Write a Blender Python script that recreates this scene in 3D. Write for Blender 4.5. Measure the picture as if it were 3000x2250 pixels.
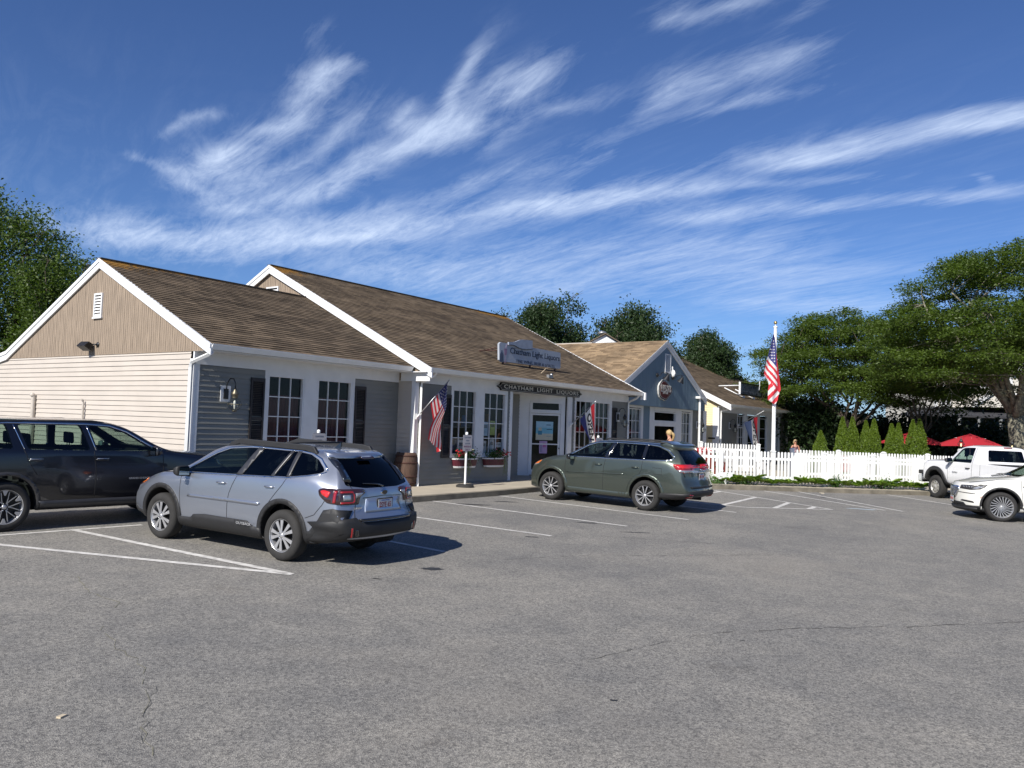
import bpy, bmesh, math, random
import numpy as np
from mathutils import Vector, Matrix, Euler
from mathutils.bvhtree import BVHTree
from mathutils.geometry import delaunay_2d_cdt
for o in list(bpy.data.objects): bpy.data.objects.remove(o, do_unlink=True)
scene = bpy.context.scene
COL = scene.collection
rng = random.Random(7)
pi = math.pi

# ------------------------------------------------------------------ camera
F = 2449.0; PITCH = .0514; ROLL = .03385; YAW = math.radians(35.1); CAMH = 2.25
def _w(v):
    s = (math.sin(YAW), math.cos(YAW)); n = (-math.cos(YAW), math.sin(YAW))
    return Vector((v[0]*s[0]+v[1]*s[1], v[0]*n[0]+v[1]*n[1], v[2]))
_cp, _sp, _cr, _sr = math.cos(PITCH), math.sin(PITCH), math.cos(ROLL), math.sin(ROLL)
_u0 = (0, -_sp, _cp)
CR = _w((_cr, _sr*_u0[1], _sr*_u0[2])); CU = _w((-_sr, _cr*_u0[1], _cr*_u0[2])); CF = _w((0, _cp, _sp))
CAM = Vector((0, 0, CAMH))
cam = bpy.data.cameras.new('camera'); cam_o = bpy.data.objects.new('camera', cam); COL.objects.link(cam_o)
M = Matrix.Identity(4)
for i in range(3): M[i][0] = CR[i]; M[i][1] = CU[i]; M[i][2] = -CF[i]
M.translation = CAM
cam_o.matrix_world = M
cam.sensor_fit = 'HORIZONTAL'; cam.sensor_width = 36; cam.lens = F/3000*36
cam.clip_start = .1; cam.clip_end = 3000
scene.camera = cam_o
# measured photograph points -> places in the world (x along the shop fronts, y into the buildings)
def ray(px, py): return (px-1500)/F*CR-(py-1125)/F*CU+CF
def PX(px, py, c): d = ray(px, py); return CAM+(c-CAM.x)/d.x*d
def PY(px, py, c): d = ray(px, py); return CAM+(c-CAM.y)/d.y*d
def PD(px, py, dep): return CAM+dep*ray(px, py)
def zg(x, y): return .02*max(-30, min(y, 20))+.005*max(-30, min(x, 60))
def G(px, py, dz=0.):
    d = ray(px, py); n = Vector((-.005, -.02, 1)); return CAM+(dz-CAM.dot(n))/d.dot(n)*d

# ------------------------------------------------------------------ light
SUN_EL = math.radians(37); SUN_DIR = Vector((-1.0, -.05, math.tan(SUN_EL))).normalized()   # towards the sun
sun = bpy.data.lights.new('sun', 'SUN'); sun.energy = 4.2; sun.angle = math.radians(.5); sun.color = (1, .955, .88)
sun_o = bpy.data.objects.new('sun', sun); COL.objects.link(sun_o)
sun_o.rotation_euler = SUN_DIR.to_track_quat('Z', 'Y').to_euler()
scene.view_settings.view_transform = 'Standard'; scene.view_settings.look = 'None'
scene.view_settings.exposure = .70; scene.view_settings.gamma = 1
scene.cycles.use_denoising = True
scene.cycles.max_bounces = 6; scene.cycles.transparent_max_bounces = 12

world = bpy.data.worlds.new('World'); scene.world = world; world.use_nodes = True
wn, wl = world.node_tree.nodes, world.node_tree.links
wn.clear()
def wm(op, a, b=None, c=None, clamp=False):
    n = wn.new('ShaderNodeMath'); n.operation = op; n.use_clamp = clamp
    for i, v in enumerate((a, b, c)):
        if v is None: continue
        if isinstance(v, (int, float)): n.inputs[i].default_value = v
        else: wl.new(v, n.inputs[i])
    return n.outputs[0]
sky = wn.new('ShaderNodeTexSky'); sky.sky_type = 'NISHITA'; sky.sun_disc = False
sky.sun_elevation = SUN_EL; sky.sun_rotation = math.atan2(SUN_DIR.x, SUN_DIR.y)
sky.air_density = 1.0; sky.dust_density = .4; sky.ozone_density = 3.2; sky.altitude = 0
tc = wn.new('ShaderNodeTexCoord'); sep = wn.new('ShaderNodeSeparateXYZ'); wl.new(tc.outputs['Generated'], sep.inputs[0])
zc = wm('MAXIMUM', sep.outputs[2], .02)
zc = wm('ADD', zc, .06)
qx = wm('DIVIDE', sep.outputs[0], zc); qy = wm('DIVIDE', sep.outputs[1], zc)
def cloud_pt(px, py):
    d = ray(px*1.35623, py*1.35623).normalized(); z = max(d.z, .02)+.06; return Vector((d.x/z, d.y/z))
CA = math.radians(67.4); ca, sa = math.cos(CA), math.sin(CA)
al = wm('ADD', wm('MULTIPLY', qx, ca), wm('MULTIPLY', qy, sa))
ac = wm('ADD', wm('MULTIPLY', qx, -sa), wm('MULTIPLY', qy, ca))
def wnoise(sa_, sc_, off, detail=6, rough=.6, dist=0.):
    cb = wn.new('ShaderNodeCombineXYZ'); wl.new(wm('MULTIPLY', al, sa_), cb.inputs[0]); wl.new(wm('MULTIPLY', ac, sc_), cb.inputs[1]); cb.inputs[2].default_value = off
    t = wn.new('ShaderNodeTexNoise'); t.noise_dimensions = '3D'; t.inputs['Scale'].default_value = 1
    t.inputs['Detail'].default_value = detail; t.inputs['Roughness'].default_value = rough; t.inputs['Distortion'].default_value = dist
    wl.new(cb.outputs[0], t.inputs['Vector']); return t.outputs['Fac']
warp = wm('SUBTRACT', wnoise(.7, .9, 3.3, 3), .5)
wx = wm('ADD', qx, wm('MULTIPLY', warp, .55)); wy = wm('ADD', qy, wm('MULTIPLY', wm('SUBTRACT', wnoise(.8, 1.1, 9.1, 3), .5), .55))
# the cirrus bands: (x0, y0, x1, y1, half width, strength)
STRANDS = [([(385, 400), (560, 275), (680, 190), (770, 95)], 25, .9), ([(430, 432), (640, 335), (800, 205)], 17, .6), ([(480, 455), (700, 385), (840, 275), (905, 195)], 17, .62), ([(370, 290), (465, 215)], 10, .55),
 ([(600, 450), (800, 355), (940, 230)], 15, .55), ([(830, 335), (965, 250), (1095, 75)], 13, .75), ([(900, 330), (1060, 225), (1240, 130)], 24, .8), ([(1000, 345), (1150, 250), (1320, 215)], 13, .4), ([(260, 310), (385, 368)], 11, .5), ([(395, 385), (430, 430), (520, 455)], 10, .4),
 ([(150, 520), (420, 500), (650, 540)], 34, .85), ([(620, 535), (1000, 472), (1520, 392)], 21, .95), ([(560, 505), (900, 440), (1250, 310)], 15, .45), ([(1590, 360), (1900, 285), (2260, 215)], 17, .95), ([(1250, 440), (1900, 372)], 8, .5),
 ([(1450, 470), (1900, 432), (2260, 383)], 12, .7), ([(700, 600), (1200, 560), (1720, 520)], 28, .6), ([(950, 645), (1500, 600), (1950, 575)], 22, .5), ([(1385, 250), (1550, 185), (1830, 120)], 20, .65), ([(1480, 262), (1800, 190)], 10, .5),
 ([(1410, 95), (1550, 50), (1700, -5)], 20, .55), ([(1720, 80), (1870, -5)], 9, .4), ([(1500, 645), (2000, 655)], 20, .55), ([(1160, 385), (1400, 262)], 12, .4), ([(2070, 376), (2110, 368)], 7, .5), ([(700, 70), (775, 20)], 9, .3)]
BANDS = [(a[0], a[1], b[0], b[1], hw, st) for (P_, hw, st) in STRANDS for a, b in zip(P_[:-1], P_[1:])]
acc = None
for (x0, y0, x1, y1, hw, st) in BANDS:
    a, b = cloud_pt(x0, y0), cloud_pt(x1, y1); m = (a+b)/2; d = b-a; L = d.length/2; d.normalize(); nn = Vector((-d.y, d.x))
    mx, my = (x0+x1)/2, (y0+y1)/2; ln = math.hypot(x1-x0, y1-y0)
    side = cloud_pt(mx-(y1-y0)/ln*hw, my+(x1-x0)/ln*hw); W = max(abs((side-m).dot(nn)), .02)
    dx = wm('SUBTRACT', wx, m.x); dy = wm('SUBTRACT', wy, m.y)
    u = wm('MULTIPLY', wm('ADD', wm('MULTIPLY', dx, d.x), wm('MULTIPLY', dy, d.y)), 1/(L*1.12))
    v = wm('MULTIPLY', wm('ADD', wm('MULTIPLY', dx, nn.x), wm('MULTIPLY', dy, nn.y)), 1/(W*1.7))
    r = wm('ADD', wm('POWER', wm('ABSOLUTE', u), 3.), wm('MULTIPLY', v, v))
    g = wm('MULTIPLY', wm('POWER', 2.718, wm('MULTIPLY', r, -1)), st)
    acc = g if acc is None else wm('SUBTRACT', wm('ADD', acc, g), wm('MULTIPLY', acc, g))
fib = wnoise(1.6, 6.5, 0, 9, .68, 1.4)
fib2 = wnoise(6., 24., 4, 8, .7, 1.2)
clump = wnoise(1.4, 2.6, 13, 6, .62, .8)
fibm = wm('ADD', wm('ADD', wm('MULTIPLY', fib, .44), wm('MULTIPLY', fib2, .24)), wm('MULTIPLY', clump, .32))
den = wm('ADD', fibm, wm('MULTIPLY', wm('SUBTRACT', acc, .55), .26))
dens = wm('MULTIPLY', wm('SUBTRACT', den, .385), 3.2, clamp=True)
dens = wm('MULTIPLY', wm('MULTIPLY', dens, wm('POWER', wm('MAXIMUM', acc, .0001), .8)), 1.0, clamp=True)
veil = wm('MULTIPLY', wm('MULTIPLY', wm('SUBTRACT', wm('ADD', wm('MULTIPLY', fib, .6), wm('MULTIPLY', clump, .4)), .47), 1.6, clamp=True), wm('MULTIPLY', wm('SUBTRACT', .42, sep.outputs[2]), 1.3, clamp=True), clamp=True)
dens = wm('MAXIMUM', dens, veil)
hz = wm('GREATER_THAN', sep.outputs[2], 0)
dens = wm('MULTIPLY', dens, hz)
mix = wn.new('ShaderNodeMix'); mix.data_type = 'RGBA'
grade = wn.new('ShaderNodeMix'); grade.data_type = 'RGBA'; grade.blend_type = 'MULTIPLY'; grade.inputs[0].default_value = 1
wl.new(sky.outputs[0], grade.inputs[6])
hr = wn.new('ShaderNodeValToRGB'); hr.color_ramp.elements[0].color = (.62, .84, 1.25, 1); hr.color_ramp.elements[1].color = (.56, .72, 1.06, 1); hr.color_ramp.elements[0].position = 0; hr.color_ramp.elements[1].position = .35
wl.new(sep.outputs[2], hr.inputs[0]); wl.new(hr.outputs[0], grade.inputs[7])
wl.new(dens, mix.inputs[0]); wl.new(grade.outputs[2], mix.inputs[6]); mix.inputs[7].default_value = (7.6, 9.0, 11.6, 1)
bg = wn.new('ShaderNodeBackground'); bg.inputs[1].default_value = .058
wl.new(mix.outputs[2], bg.inputs[0]); wo = wn.new('ShaderNodeOutputWorld'); wl.new(bg.outputs[0], wo.inputs[0])
world.cycles.sampling_method = 'MANUAL'; world.cycles.sample_map_resolution = 512
# ------------------------------------------------------------------ materials
def nt(name):
    m = bpy.data.materials.new(name); m.use_nodes = True; n = m.node_tree.nodes; l = m.node_tree.links
    return m, n, l, n['Principled BSDF']
def setp(b, **k):
    for a, v in k.items():
        a = {'rough': 'Roughness', 'metal': 'Metallic', 'coat': 'Coat Weight', 'spec': 'Specular IOR Level', 'trans': 'Transmission Weight', 'ior': 'IOR', 'alpha': 'Alpha', 'coatr': 'Coat Roughness', 'sheen': 'Sheen Weight', 'sss': 'Subsurface Weight'}[a]
        b.inputs[a].default_value = v
def c4(c): return (c[0], c[1], c[2], 1)
def mat(name, col, rough=.5, metal=0, var=.12, scale=6, bump=0, bscale=60, coord='Object', stretch=None, dark=None, **k):
    m, n, l, b = nt(name); setp(b, rough=rough, metal=metal, **k)
    t = n.new('ShaderNodeTexCoord'); src = t.outputs[coord]
    if stretch:
        mp = n.new('ShaderNodeMapping'); mp.inputs['Scale'].default_value = stretch; l.new(src, mp.inputs[0]); src = mp.outputs[0]
    if var:
        no = n.new('ShaderNodeTexNoise'); no.inputs['Scale'].default_value = scale; no.inputs['Detail'].default_value = 5; l.new(src, no.inputs['Vector'])
        r = n.new('ShaderNodeValToRGB'); r.color_ramp.elements[0].position = .3; r.color_ramp.elements[1].position = .7
        d = dark or tuple(x*(1-var) for x in col)
        r.color_ramp.elements[0].color = c4(d); r.color_ramp.elements[1].color = c4(tuple(min(1, x*(1+var*.6)) for x in col))
        l.new(no.outputs['Fac'], r.inputs[0]); l.new(r.outputs[0], b.inputs['Base Color'])
    else: b.inputs['Base Color'].default_value = c4(col)
    if bump:
        nb = n.new('ShaderNodeTexNoise'); nb.inputs['Scale'].default_value = bscale; nb.inputs['Detail'].default_value = 3; l.new(src, nb.inputs['Vector'])
        bp = n.new('ShaderNodeBump'); bp.inputs['Strength'].default_value = bump; bp.inputs['Distance'].default_value = .01
        l.new(nb.outputs['Fac'], bp.inputs['Height']); l.new(bp.outputs[0], b.inputs['Normal'])
    return m
def paint(name, col, metal=.0, rough=.35, flake=.0):
    m, n, l, b = nt(name); setp(b, rough=rough, metal=metal, coat=1.0, coatr=.04); b.inputs['Base Color'].default_value = c4(col)
    t = n.new('ShaderNodeTexCoord'); no = n.new('ShaderNodeTexNoise'); no.inputs['Scale'].default_value = 3; no.inputs['Detail'].default_value = 6
    l.new(t.outputs['Object'], no.inputs['Vector'])
    mr = n.new('ShaderNodeMapRange'); mr.inputs[3].default_value = max(.02, rough-.06); mr.inputs[4].default_value = rough+.08
    l.new(no.outputs['Fac'], mr.inputs[0]); l.new(mr.outputs[0], b.inputs['Roughness'])
    return m
def glass_mat(name, tint, gloss_ior=1.5, opaque=0.):
    # thin glazing: tinted see-through plus sky reflection
    m, n, l, b = nt(name); n.remove(b)
    tr = n.new('ShaderNodeBsdfTransparent'); tr.inputs[0].default_value = c4(tint)
    gl = n.new('ShaderNodeBsdfGlossy'); gl.inputs['Roughness'].default_value = .02
    lw = n.new('ShaderNodeLayerWeight'); lw.inputs[0].default_value = .5; r0 = ((gloss_ior-1)/(gloss_ior+1))**2
    p5 = n.new('ShaderNodeMath'); p5.operation = 'POWER'; p5.inputs[1].default_value = 5; l.new(lw.outputs['Facing'], p5.inputs[0])
    fr = n.new('ShaderNodeMath'); fr.operation = 'MULTIPLY_ADD'; fr.inputs[1].default_value = 1-r0; fr.inputs[2].default_value = r0; l.new(p5.outputs[0], fr.inputs[0])
    mx = n.new('ShaderNodeMixShader'); l.new(fr.outputs[0], mx.inputs[0]); l.new(tr.outputs[0], mx.inputs[1]); l.new(gl.outputs[0], mx.inputs[2])
    l.new(mx.outputs[0], n['Material Output'].inputs[0]); return m
def emit_mat(name, col, s):
    m, n, l, b = nt(name); b.inputs['Base Color'].default_value = c4(col); b.inputs['Emission Color'].default_value = c4(col); b.inputs['Emission Strength'].default_value = s; return m

# ------------------------------------------------------------------ objects
def tag(o, label=None, cat=None, group=None, kind=None):
    for k, v in (('label', label), ('category', cat), ('group', group), ('kind', kind)):
        if v: o[k] = v
    return o
def thing(name, label, cat, loc=(0, 0, 0), rz=0, group=None, kind=None):
    o = bpy.data.objects.new(name, None); COL.objects.link(o); o.location = loc; o.rotation_euler = (0, 0, rz); o.empty_display_size = .2
    return tag(o, label, cat, group, kind)
class MB:
    def __init__(s): s.v = []; s.f = []; s.m = []; s.sm = []
    def add(s, vs, fs, mi=0, smooth=False, M=None):
        b = len(s.v); s.v += [tuple(M@Vector(v)) if M is not None else tuple(v) for v in vs]
        s.f += [tuple(b+i for i in f) for f in fs]; s.m += [mi]*len(fs); s.sm += [smooth]*len(fs); return s
    def box(s, x0, x1, y0, y1, z0, z1, mi=0, M=None):
        vs = [(x, y, z) for x in (x0, x1) for y in (y0, y1) for z in (z0, z1)]
        return s.add(vs, [(0, 1, 3, 2), (4, 6, 7, 5), (0, 4, 5, 1), (2, 3, 7, 6), (0, 2, 6, 4), (1, 5, 7, 3)], mi, M=M)
    def quad(s, a, b, c, d, mi=0): return s.add([a, b, c, d], [(0, 1, 2, 3)], mi)
    def prism(s, poly, fn, t0, t1, mi=0, smooth=False):
        # poly: list of 2D points, fn(p, t) -> 3D
        n = len(poly); vs = [fn(p, t0) for p in poly]+[fn(p, t1) for p in poly]
        fs = [tuple(range(n))[::-1], tuple(range(n, 2*n))]+[(i, (i+1) % n, n+(i+1) % n, n+i) for i in range(n)]
        return s.add(vs, fs, mi, smooth)
    def tube(s, pts, r, n=8, mi=0, cap=True, smooth=True):
        pts = [Vector(p) for p in pts]; rs = r if isinstance(r, (list, tuple)) else [r]*len(pts)
        vs = []; fs = []; up = None
        for i, p in enumerate(pts):
            d = (pts[min(i+1, len(pts)-1)]-pts[max(i-1, 0)])
            if d.length < 1e-9: d = Vector((0, 0, 1))
            d.normalize()
            if up is None:
                up = Vector((0, 0, 1)) if abs(d.z) < .9 else Vector((1, 0, 0))
            a = d.cross(up).normalized(); b = a.cross(d).normalized(); up = b
            for k in range(n):
                t = 2*pi*k/n; vs.append(p+(a*math.cos(t)+b*math.sin(t))*rs[i])
        for i in range(len(pts)-1):
            for k in range(n): fs.append((i*n+k, i*n+(k+1) % n, (i+1)*n+(k+1) % n, (i+1)*n+k))
        if cap: fs += [tuple(range(n))[::-1], tuple(range((len(pts)-1)*n, len(pts)*n))]
        return s.add(vs, fs, mi, smooth)
    def lathe(s, prof, n=24, mi=0, M=None, smooth=True, cap=False):
        # prof: (r, z)
        vs = []; fs = []
        for r, z in prof:
            for k in range(n): t = 2*pi*k/n; vs.append((r*math.cos(t), r*math.sin(t), z))
        for i in range(len(prof)-1):
            for k in range(n): fs.append((i*n+k, i*n+(k+1) % n, (i+1)*n+(k+1) % n, (i+1)*n+k))
        if cap: fs += [tuple(range(n))[::-1], tuple(range((len(prof)-1)*n, len(prof)*n))]
        return s.add(vs, fs, mi, smooth, M)
    def build(s, name, mats, parent=None, loc=None, rz=None, bevel=0, label=None, uv=None):
        me = bpy.data.meshes.new(name); me.from_pydata(s.v, [], s.f)
        if not isinstance(mats, (list, tuple)): mats = [mats]
        for m in mats: me.materials.append(m)
        me.polygons.foreach_set('material_index', s.m); me.polygons.foreach_set('use_smooth', s.sm); me.update()
        bm = bmesh.new(); bm.from_mesh(me); bmesh.ops.recalc_face_normals(bm, faces=bm.faces); bm.to_mesh(me); bm.free()
        o = bpy.data.objects.new(name, me); COL.objects.link(o)
        if parent: o.parent = parent
        if loc: o.location = loc
        if rz is not None: o.rotation_euler = (0, 0, rz)
        if bevel:
            b = o.modifiers.new('bevel', 'BEVEL'); b.width = bevel; b.segments = 2; b.limit_method = 'ANGLE'
        if label: o['label'] = label
        return o
def structure(o, name=None): o['kind'] = 'structure'; return o
def copy_tree(o, parent=None):
    c = o.copy(); COL.objects.link(c)
    if parent is not None: c.parent = parent
    for ch in list(o.children): copy_tree(ch, c)
    return c
def text_mesh(body, size, depth=.004, xs=1.0, bold=0., spacing=1.0, align='CENTER'):
    cu = bpy.data.curves.new('t', 'FONT'); cu.body = body; cu.size = size; cu.extrude = depth; cu.align_x = align; cu.align_y = 'CENTER'; cu.offset = bold; cu.space_character = spacing
    cu.resolution_u = 3
    o = bpy.data.objects.new('t', cu); COL.objects.link(o)
    dg = bpy.context.evaluated_depsgraph_get(); me = bpy.data.meshes.new_from_object(o.evaluated_get(dg)); bpy.data.objects.remove(o, do_unlink=True)
    for v in me.vertices: v.co.x *= xs
    return me
def text_obj(name, body, size, m, parent, loc, rot, **k):
    me = text_mesh(body, size, **k); me.name = name; me.materials.clear(); me.materials.append(m)
    o = bpy.data.objects.new(name, me); COL.objects.link(o); o.parent = parent; o.location = loc; o.rotation_euler = rot; return o

# ------------------------------------------------------------------ shared materials
WHITE = mat('white_paint', (.68, .685, .69), .45, var=.07, scale=3)
WHITEV = mat('white_vinyl', (.78, .78, .76), .35, var=.05, scale=4)
SID_W = mat('beige_siding', (.475, .425, .37), .55, var=.05, scale=2)
SID_G = mat('grey_siding', (.195, .195, .178), .5, var=.07, scale=2)
SID_Y = mat('yellow_siding', (.66, .55, .33), .55, var=.06, scale=2)
SID_O = mat('olive_siding', (.235, .23, .20), .55, var=.07, scale=2)
BLUE = mat('blue_board', (.135, .20, .255), .6, var=.08, scale=3, stretch=(6, 1, .6))
BOARD = mat('weathered_board', (.27, .21, .155), .8, var=.28, scale=3, stretch=(8, 8, .8))
BLACK = mat('black_metal', (.012, .012, .013), .4, var=.1)
SHUT = mat('black_shutter', (.016, .013, .014), .55, var=.2)
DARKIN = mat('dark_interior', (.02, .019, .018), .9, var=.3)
PANE = glass_mat('window_glass', (.85, .88, .87), 1.42)
GALV = mat('grey_metal', (.35, .36, .37), .4, metal=.7, var=.15)
BRASS = mat('brass', (.45, .33, .14), .35, metal=.9, var=.15)
CHROME = mat('chrome', (.75, .76, .78), .12, metal=1, var=.04)
CURT = mat('dark_red_curtain', (.075, .022, .03), .9, var=.35, scale=8, stretch=(6, 6, .3))
# ------------------------------------------------------------------ ground
def asphalt():
    m, n, l, b = nt('asphalt'); setp(b, rough=.85, spec=.35)
    t = n.new('ShaderNodeTexCoord')
    def noise(s, d=4, r=.55, off=0):
        x = n.new('ShaderNodeTexNoise'); x.inputs['Scale'].default_value = s; x.inputs['Detail'].default_value = d; x.inputs['Roughness'].default_value = r
        mp = n.new('ShaderNodeMapping'); mp.inputs['Location'].default_value = (off, off*1.3, 0); l.new(t.outputs['Object'], mp.inputs[0]); l.new(mp.outputs[0], x.inputs['Vector']); return x.outputs['Fac']
    def ramp(f, p0, c0, p1, c1):
        r = n.new('ShaderNodeValToRGB'); r.color_ramp.elements[0].position = p0; r.color_ramp.elements[1].position = p1
        r.color_ramp.elements[0].color = c4(c0); r.color_ramp.elements[1].color = c4(c1); l.new(f, r.inputs[0]); return r.outputs[0]
    def mixc(a, c, f, mode='MIX'):
        x = n.new('ShaderNodeMix'); x.data_type = 'RGBA'; x.blend_type = mode
        (l.new(f, x.inputs[0]) if not isinstance(f, (int, float)) else setattr(x.inputs[0], 'default_value', f))
        l.new(a, x.inputs[6]); l.new(c, x.inputs[7]); return x.outputs[2]
    # aggregate stones
    vo = n.new('ShaderNodeTexVoronoi'); vo.inputs['Scale'].default_value = 95; vo.inputs['Randomness'].default_value = 1; l.new(t.outputs['Object'], vo.inputs['Vector'])
    stones = n.new('ShaderNodeSeparateColor'); l.new(vo.outputs['Color'], stones.inputs[0])
    agg = ramp(stones.outputs[0], .0, (.075, .074, .072), 1., (.35, .34, .312))
    vo2 = n.new('ShaderNodeTexVoronoi'); vo2.inputs['Scale'].default_value = 38; l.new(t.outputs['Object'], vo2.inputs['Vector'])
    s2 = n.new('ShaderNodeSeparateColor'); l.new(vo2.outputs['Color'], s2.inputs[0])
    agg2 = ramp(s2.outputs[1], .1, (.09, .089, .087), .9, (.29, .282, .26))
    base = mixc(agg, agg2, .4)
    big = ramp(noise(.25, 6, .6), .3, (.82, .82, .83), .7, (1.17, 1.14, 1.09)); base = mixc(base, big, 1, 'MULTIPLY')
    mid = ramp(noise(1.7, 5, .65, 5), .3, (.84, .84, .85), .72, (1.14, 1.12, 1.09)); base = mixc(base, mid, 1, 'MULTIPLY')
    oil = ramp(noise(.55, 6, .7, 31), .64, (1, 1, 1), .78, (.62, .60, .58)); base = mixc(base, oil, 1, 'MULTIPLY')
    dust = n.new('ShaderNodeValToRGB'); dust.color_ramp.elements[0].position = .58; dust.color_ramp.elements[1].position = .8
    l.new(noise(.16, 7, .6, 77), dust.inputs[0])
    dc = n.new('ShaderNodeRGB'); dc.outputs[0].default_value = (.28, .25, .205, 1)
    fac = n.new('ShaderNodeMath'); fac.operation = 'MULTIPLY'; fac.inputs[1].default_value = .45; l.new(dust.outputs[0], fac.inputs[0])
    base = mixc(base, dc.outputs[0], fac.outputs[0])
    l.new(base, b.inputs['Base Color'])
    bp = n.new('ShaderNodeBump'); bp.inputs['Strength'].default_value = .75; bp.inputs['Distance'].default_value = .006
    l.new(vo.outputs['Distance'], bp.inputs['Height']); l.new(bp.outputs[0], b.inputs['Normal'])
    return m
ASPH = asphalt()
def sheet(name, xs, ys, dz, m, hole=None):
    g = MB(); vs = [(x, y, zg(x, y)+dz) for x in xs for y in ys]; ny = len(ys)
    fs = [(i*ny+j, (i+1)*ny+j, (i+1)*ny+j+1, i*ny+j+1) for i in range(len(xs)-1) for j in range(ny-1)]
    g.add(vs, fs); return structure(g.build(name, m))
sheet('ground', [-600, -200, -30, 0, 30, 60, 100, 300, 900], [-600, -200, -30, 0, 20, 60, 200, 900], -.05, mat('earth', (.09, .10, .05), .95, var=.3, scale=.4))
sheet('parking_lot', [-60, -30, 0, 10, 20, 30, 45, 60], [-40, -30, -10, 0, 10, 15.2, 20, 30, 40], 0, ASPH)
CONC = mat('concrete', (.40, .35, .27), .85, var=.12, scale=1.5, bump=.3, bscale=90)
KERB = mat('stained_kerb', (.17, .15, .115), .9, var=.35, scale=3, bump=.4, bscale=60)
PAINTL = mat('road_paint', (.62, .60, .56), .7, var=.22, scale=9, dark=(.40, .385, .36))
# raised walk: closed outline, kerb face all round the front
KL = [(11.3, 14.3), (12.6, 13.75), (15.5, 13.55), (18.6, 13.42), (20.9, 13.5), (23.5, 13.3), (25.8, 12.3), (27.6, 10.95), (28.4, 10.15), (30.3, 8.25), (33.7, 5.15), (37.5, 1.6), (41, -1.6)]
WK = .14
def walk():
    g = MB(); n = len(KL)
    inner = [(p[0]+.13*.6, p[1]+.16) for p in KL]; back = [(p[0]+.9 if i > 6 else max(p[0], 10.9), (17.0 if i < 5 else 18.5) if i < 8 else 18.5+(i-8)*1.5) for i, p in enumerate(KL)]
    def P(p, dz): return (p[0], p[1], zg(*p)+dz)
    for i in range(n-1):
        g.quad(P(inner[i], WK), P(inner[i+1], WK), P(back[i+1], WK), P(back[i], WK), 0)
    o = g.build('pavement', CONC); structure(o)
    k = MB()
    for i in range(n-1):
        k.quad(P(KL[i], -.02), P(KL[i+1], -.02), P(KL[i+1], WK-.004), P(KL[i], WK-.004), 0)
        k.quad(P(KL[i], WK-.004), P(KL[i+1], WK-.004), P(inner[i+1], WK+.001), P(inner[i], WK+.001), 0)
    structure(k.build('kerb', KERB))
walk()
def line(pts, w, name='parking_line'):
    g = MB()
    for (a, b) in pts:
        a = Vector(a); b = Vector(b); d = (b-a).normalized(); n = Vector((-d.y, d.x))*w/2; L = (b-a).length; k = max(1, int(L/1.0))
        for i in range(k):
            p = a+d*L*i/k; q = a+d*L*(i+1)/k
            e = [p+n, p-n, q-n, q+n]; g.add([(v.x, v.y, zg(v.x, v.y)+.006) for v in e], [(0, 1, 2, 3)])
    return g.build(name, PAINTL)
LN = [[((15.97, 13.5), (15.97, 8.14))], [((18.62, 13.35), (18.32, 7.76))], [((13.2, 13.6), (13.4, 8.4))], [((10.75, 13.7), (10.45, 8.55))], [((7.25, 13.78), (7.49, 8.78))], [((5.78, 13.1), (7.5, 8.7)), ((5.3, 14.2), (5.78, 13.1))],
      [((-3, 14.65), (3, 14.15)), ((3, 14.15), (8.4, 13.72))], [((21.2, 13.2), (21.0, 7.6))], [((29.9, 8.6), (26.08, 4.57))], [((32.38, 6.2), (29.54, 3.02))], [((28.9, 9.5), (25.85, 5.0))]]
WD = [.1, .1, .1, .1, .12, .12, .1, .1, .1, .1, .1]
for s, w in zip(LN, WD): structure(line(s, w))
# hatched island beside the dark green car
hx = [((27.3, 10.9), (24.45, 6.1)), ((22.3, 11.5), (22.55, 7.9)), ((22.55, 7.9), (24.45, 6.1)),
      ((26.9, 10.3), (22.5, 10.1)), ((26.0, 8.8), (22.5, 8.55)), ((25.3, 7.55), (23.1, 7.3)), ((24.75, 6.65), (23.85, 6.6))]
structure(line(hx[:3], .1)); structure(line(hx[3:], .14))
# blue accessible stall remains
g = MB(); g.add([(x, y, zg(x, y)+.008) for x, y in ((25.25, 5.95), (25.45, 5.85), (25.75, 5.2), (25.5, 5.25))], [(0, 1, 2, 3)]); structure(g.build('stall_marking', mat('pale_blue_paint', (.42, .50, .55), .7)))
# cracks in the tarmac
def crack(pts, w, m):
    g = MB(); r = random.Random(len(pts)); P = []
    for a, b in zip(pts[:-1], pts[1:]):
        a = Vector(a); b = Vector(b); k = max(2, int((b-a).length/.12)); n = Vector((-(b-a).y, (b-a).x)).normalized()
        for i in range(k): P.append(a.lerp(b, i/k)+n*r.gauss(0, .022))
    for i in range(len(P)-1):
        if r.random() < .12: continue
        d = (P[i+1]-P[i]).normalized(); n = Vector((-d.y, d.x))*w*r.uniform(.25, 1)
        g.add([(v.x, v.y, zg(v.x, v.y)+.004) for v in (P[i]+n, P[i]-n, P[i+1]-n, P[i+1]+n)], [(0, 1, 2, 3)])
    structure(g.build('crack', m))
CRK = mat('crack_dirt', (.065, .062, .056), .95, var=.3); CRKL = mat('crack_sand', (.19, .18, .13), .95, var=.4, scale=30)
def gp(px, py): v = G(px, py); return (v.x, v.y)
crack([gp(3000, 1822), gp(2700, 1835), gp(2350, 1842), gp(2060, 1858)], .008, CRK)
crack([gp(2060, 1858), gp(1700, 1940)], .004, CRK)
crack([gp(1480, 1640), gp(1700, 1628), gp(2300, 1626), gp(2900, 1618)], .008, CRK)
crack([gp(1750, 1570), gp(1950, 1583), gp(2130, 1595)], .01, CRK)
crack([gp(228, 1690), gp(250, 1730), gp(350, 1765), gp(322, 1790)], .007, CRKL)
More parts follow.
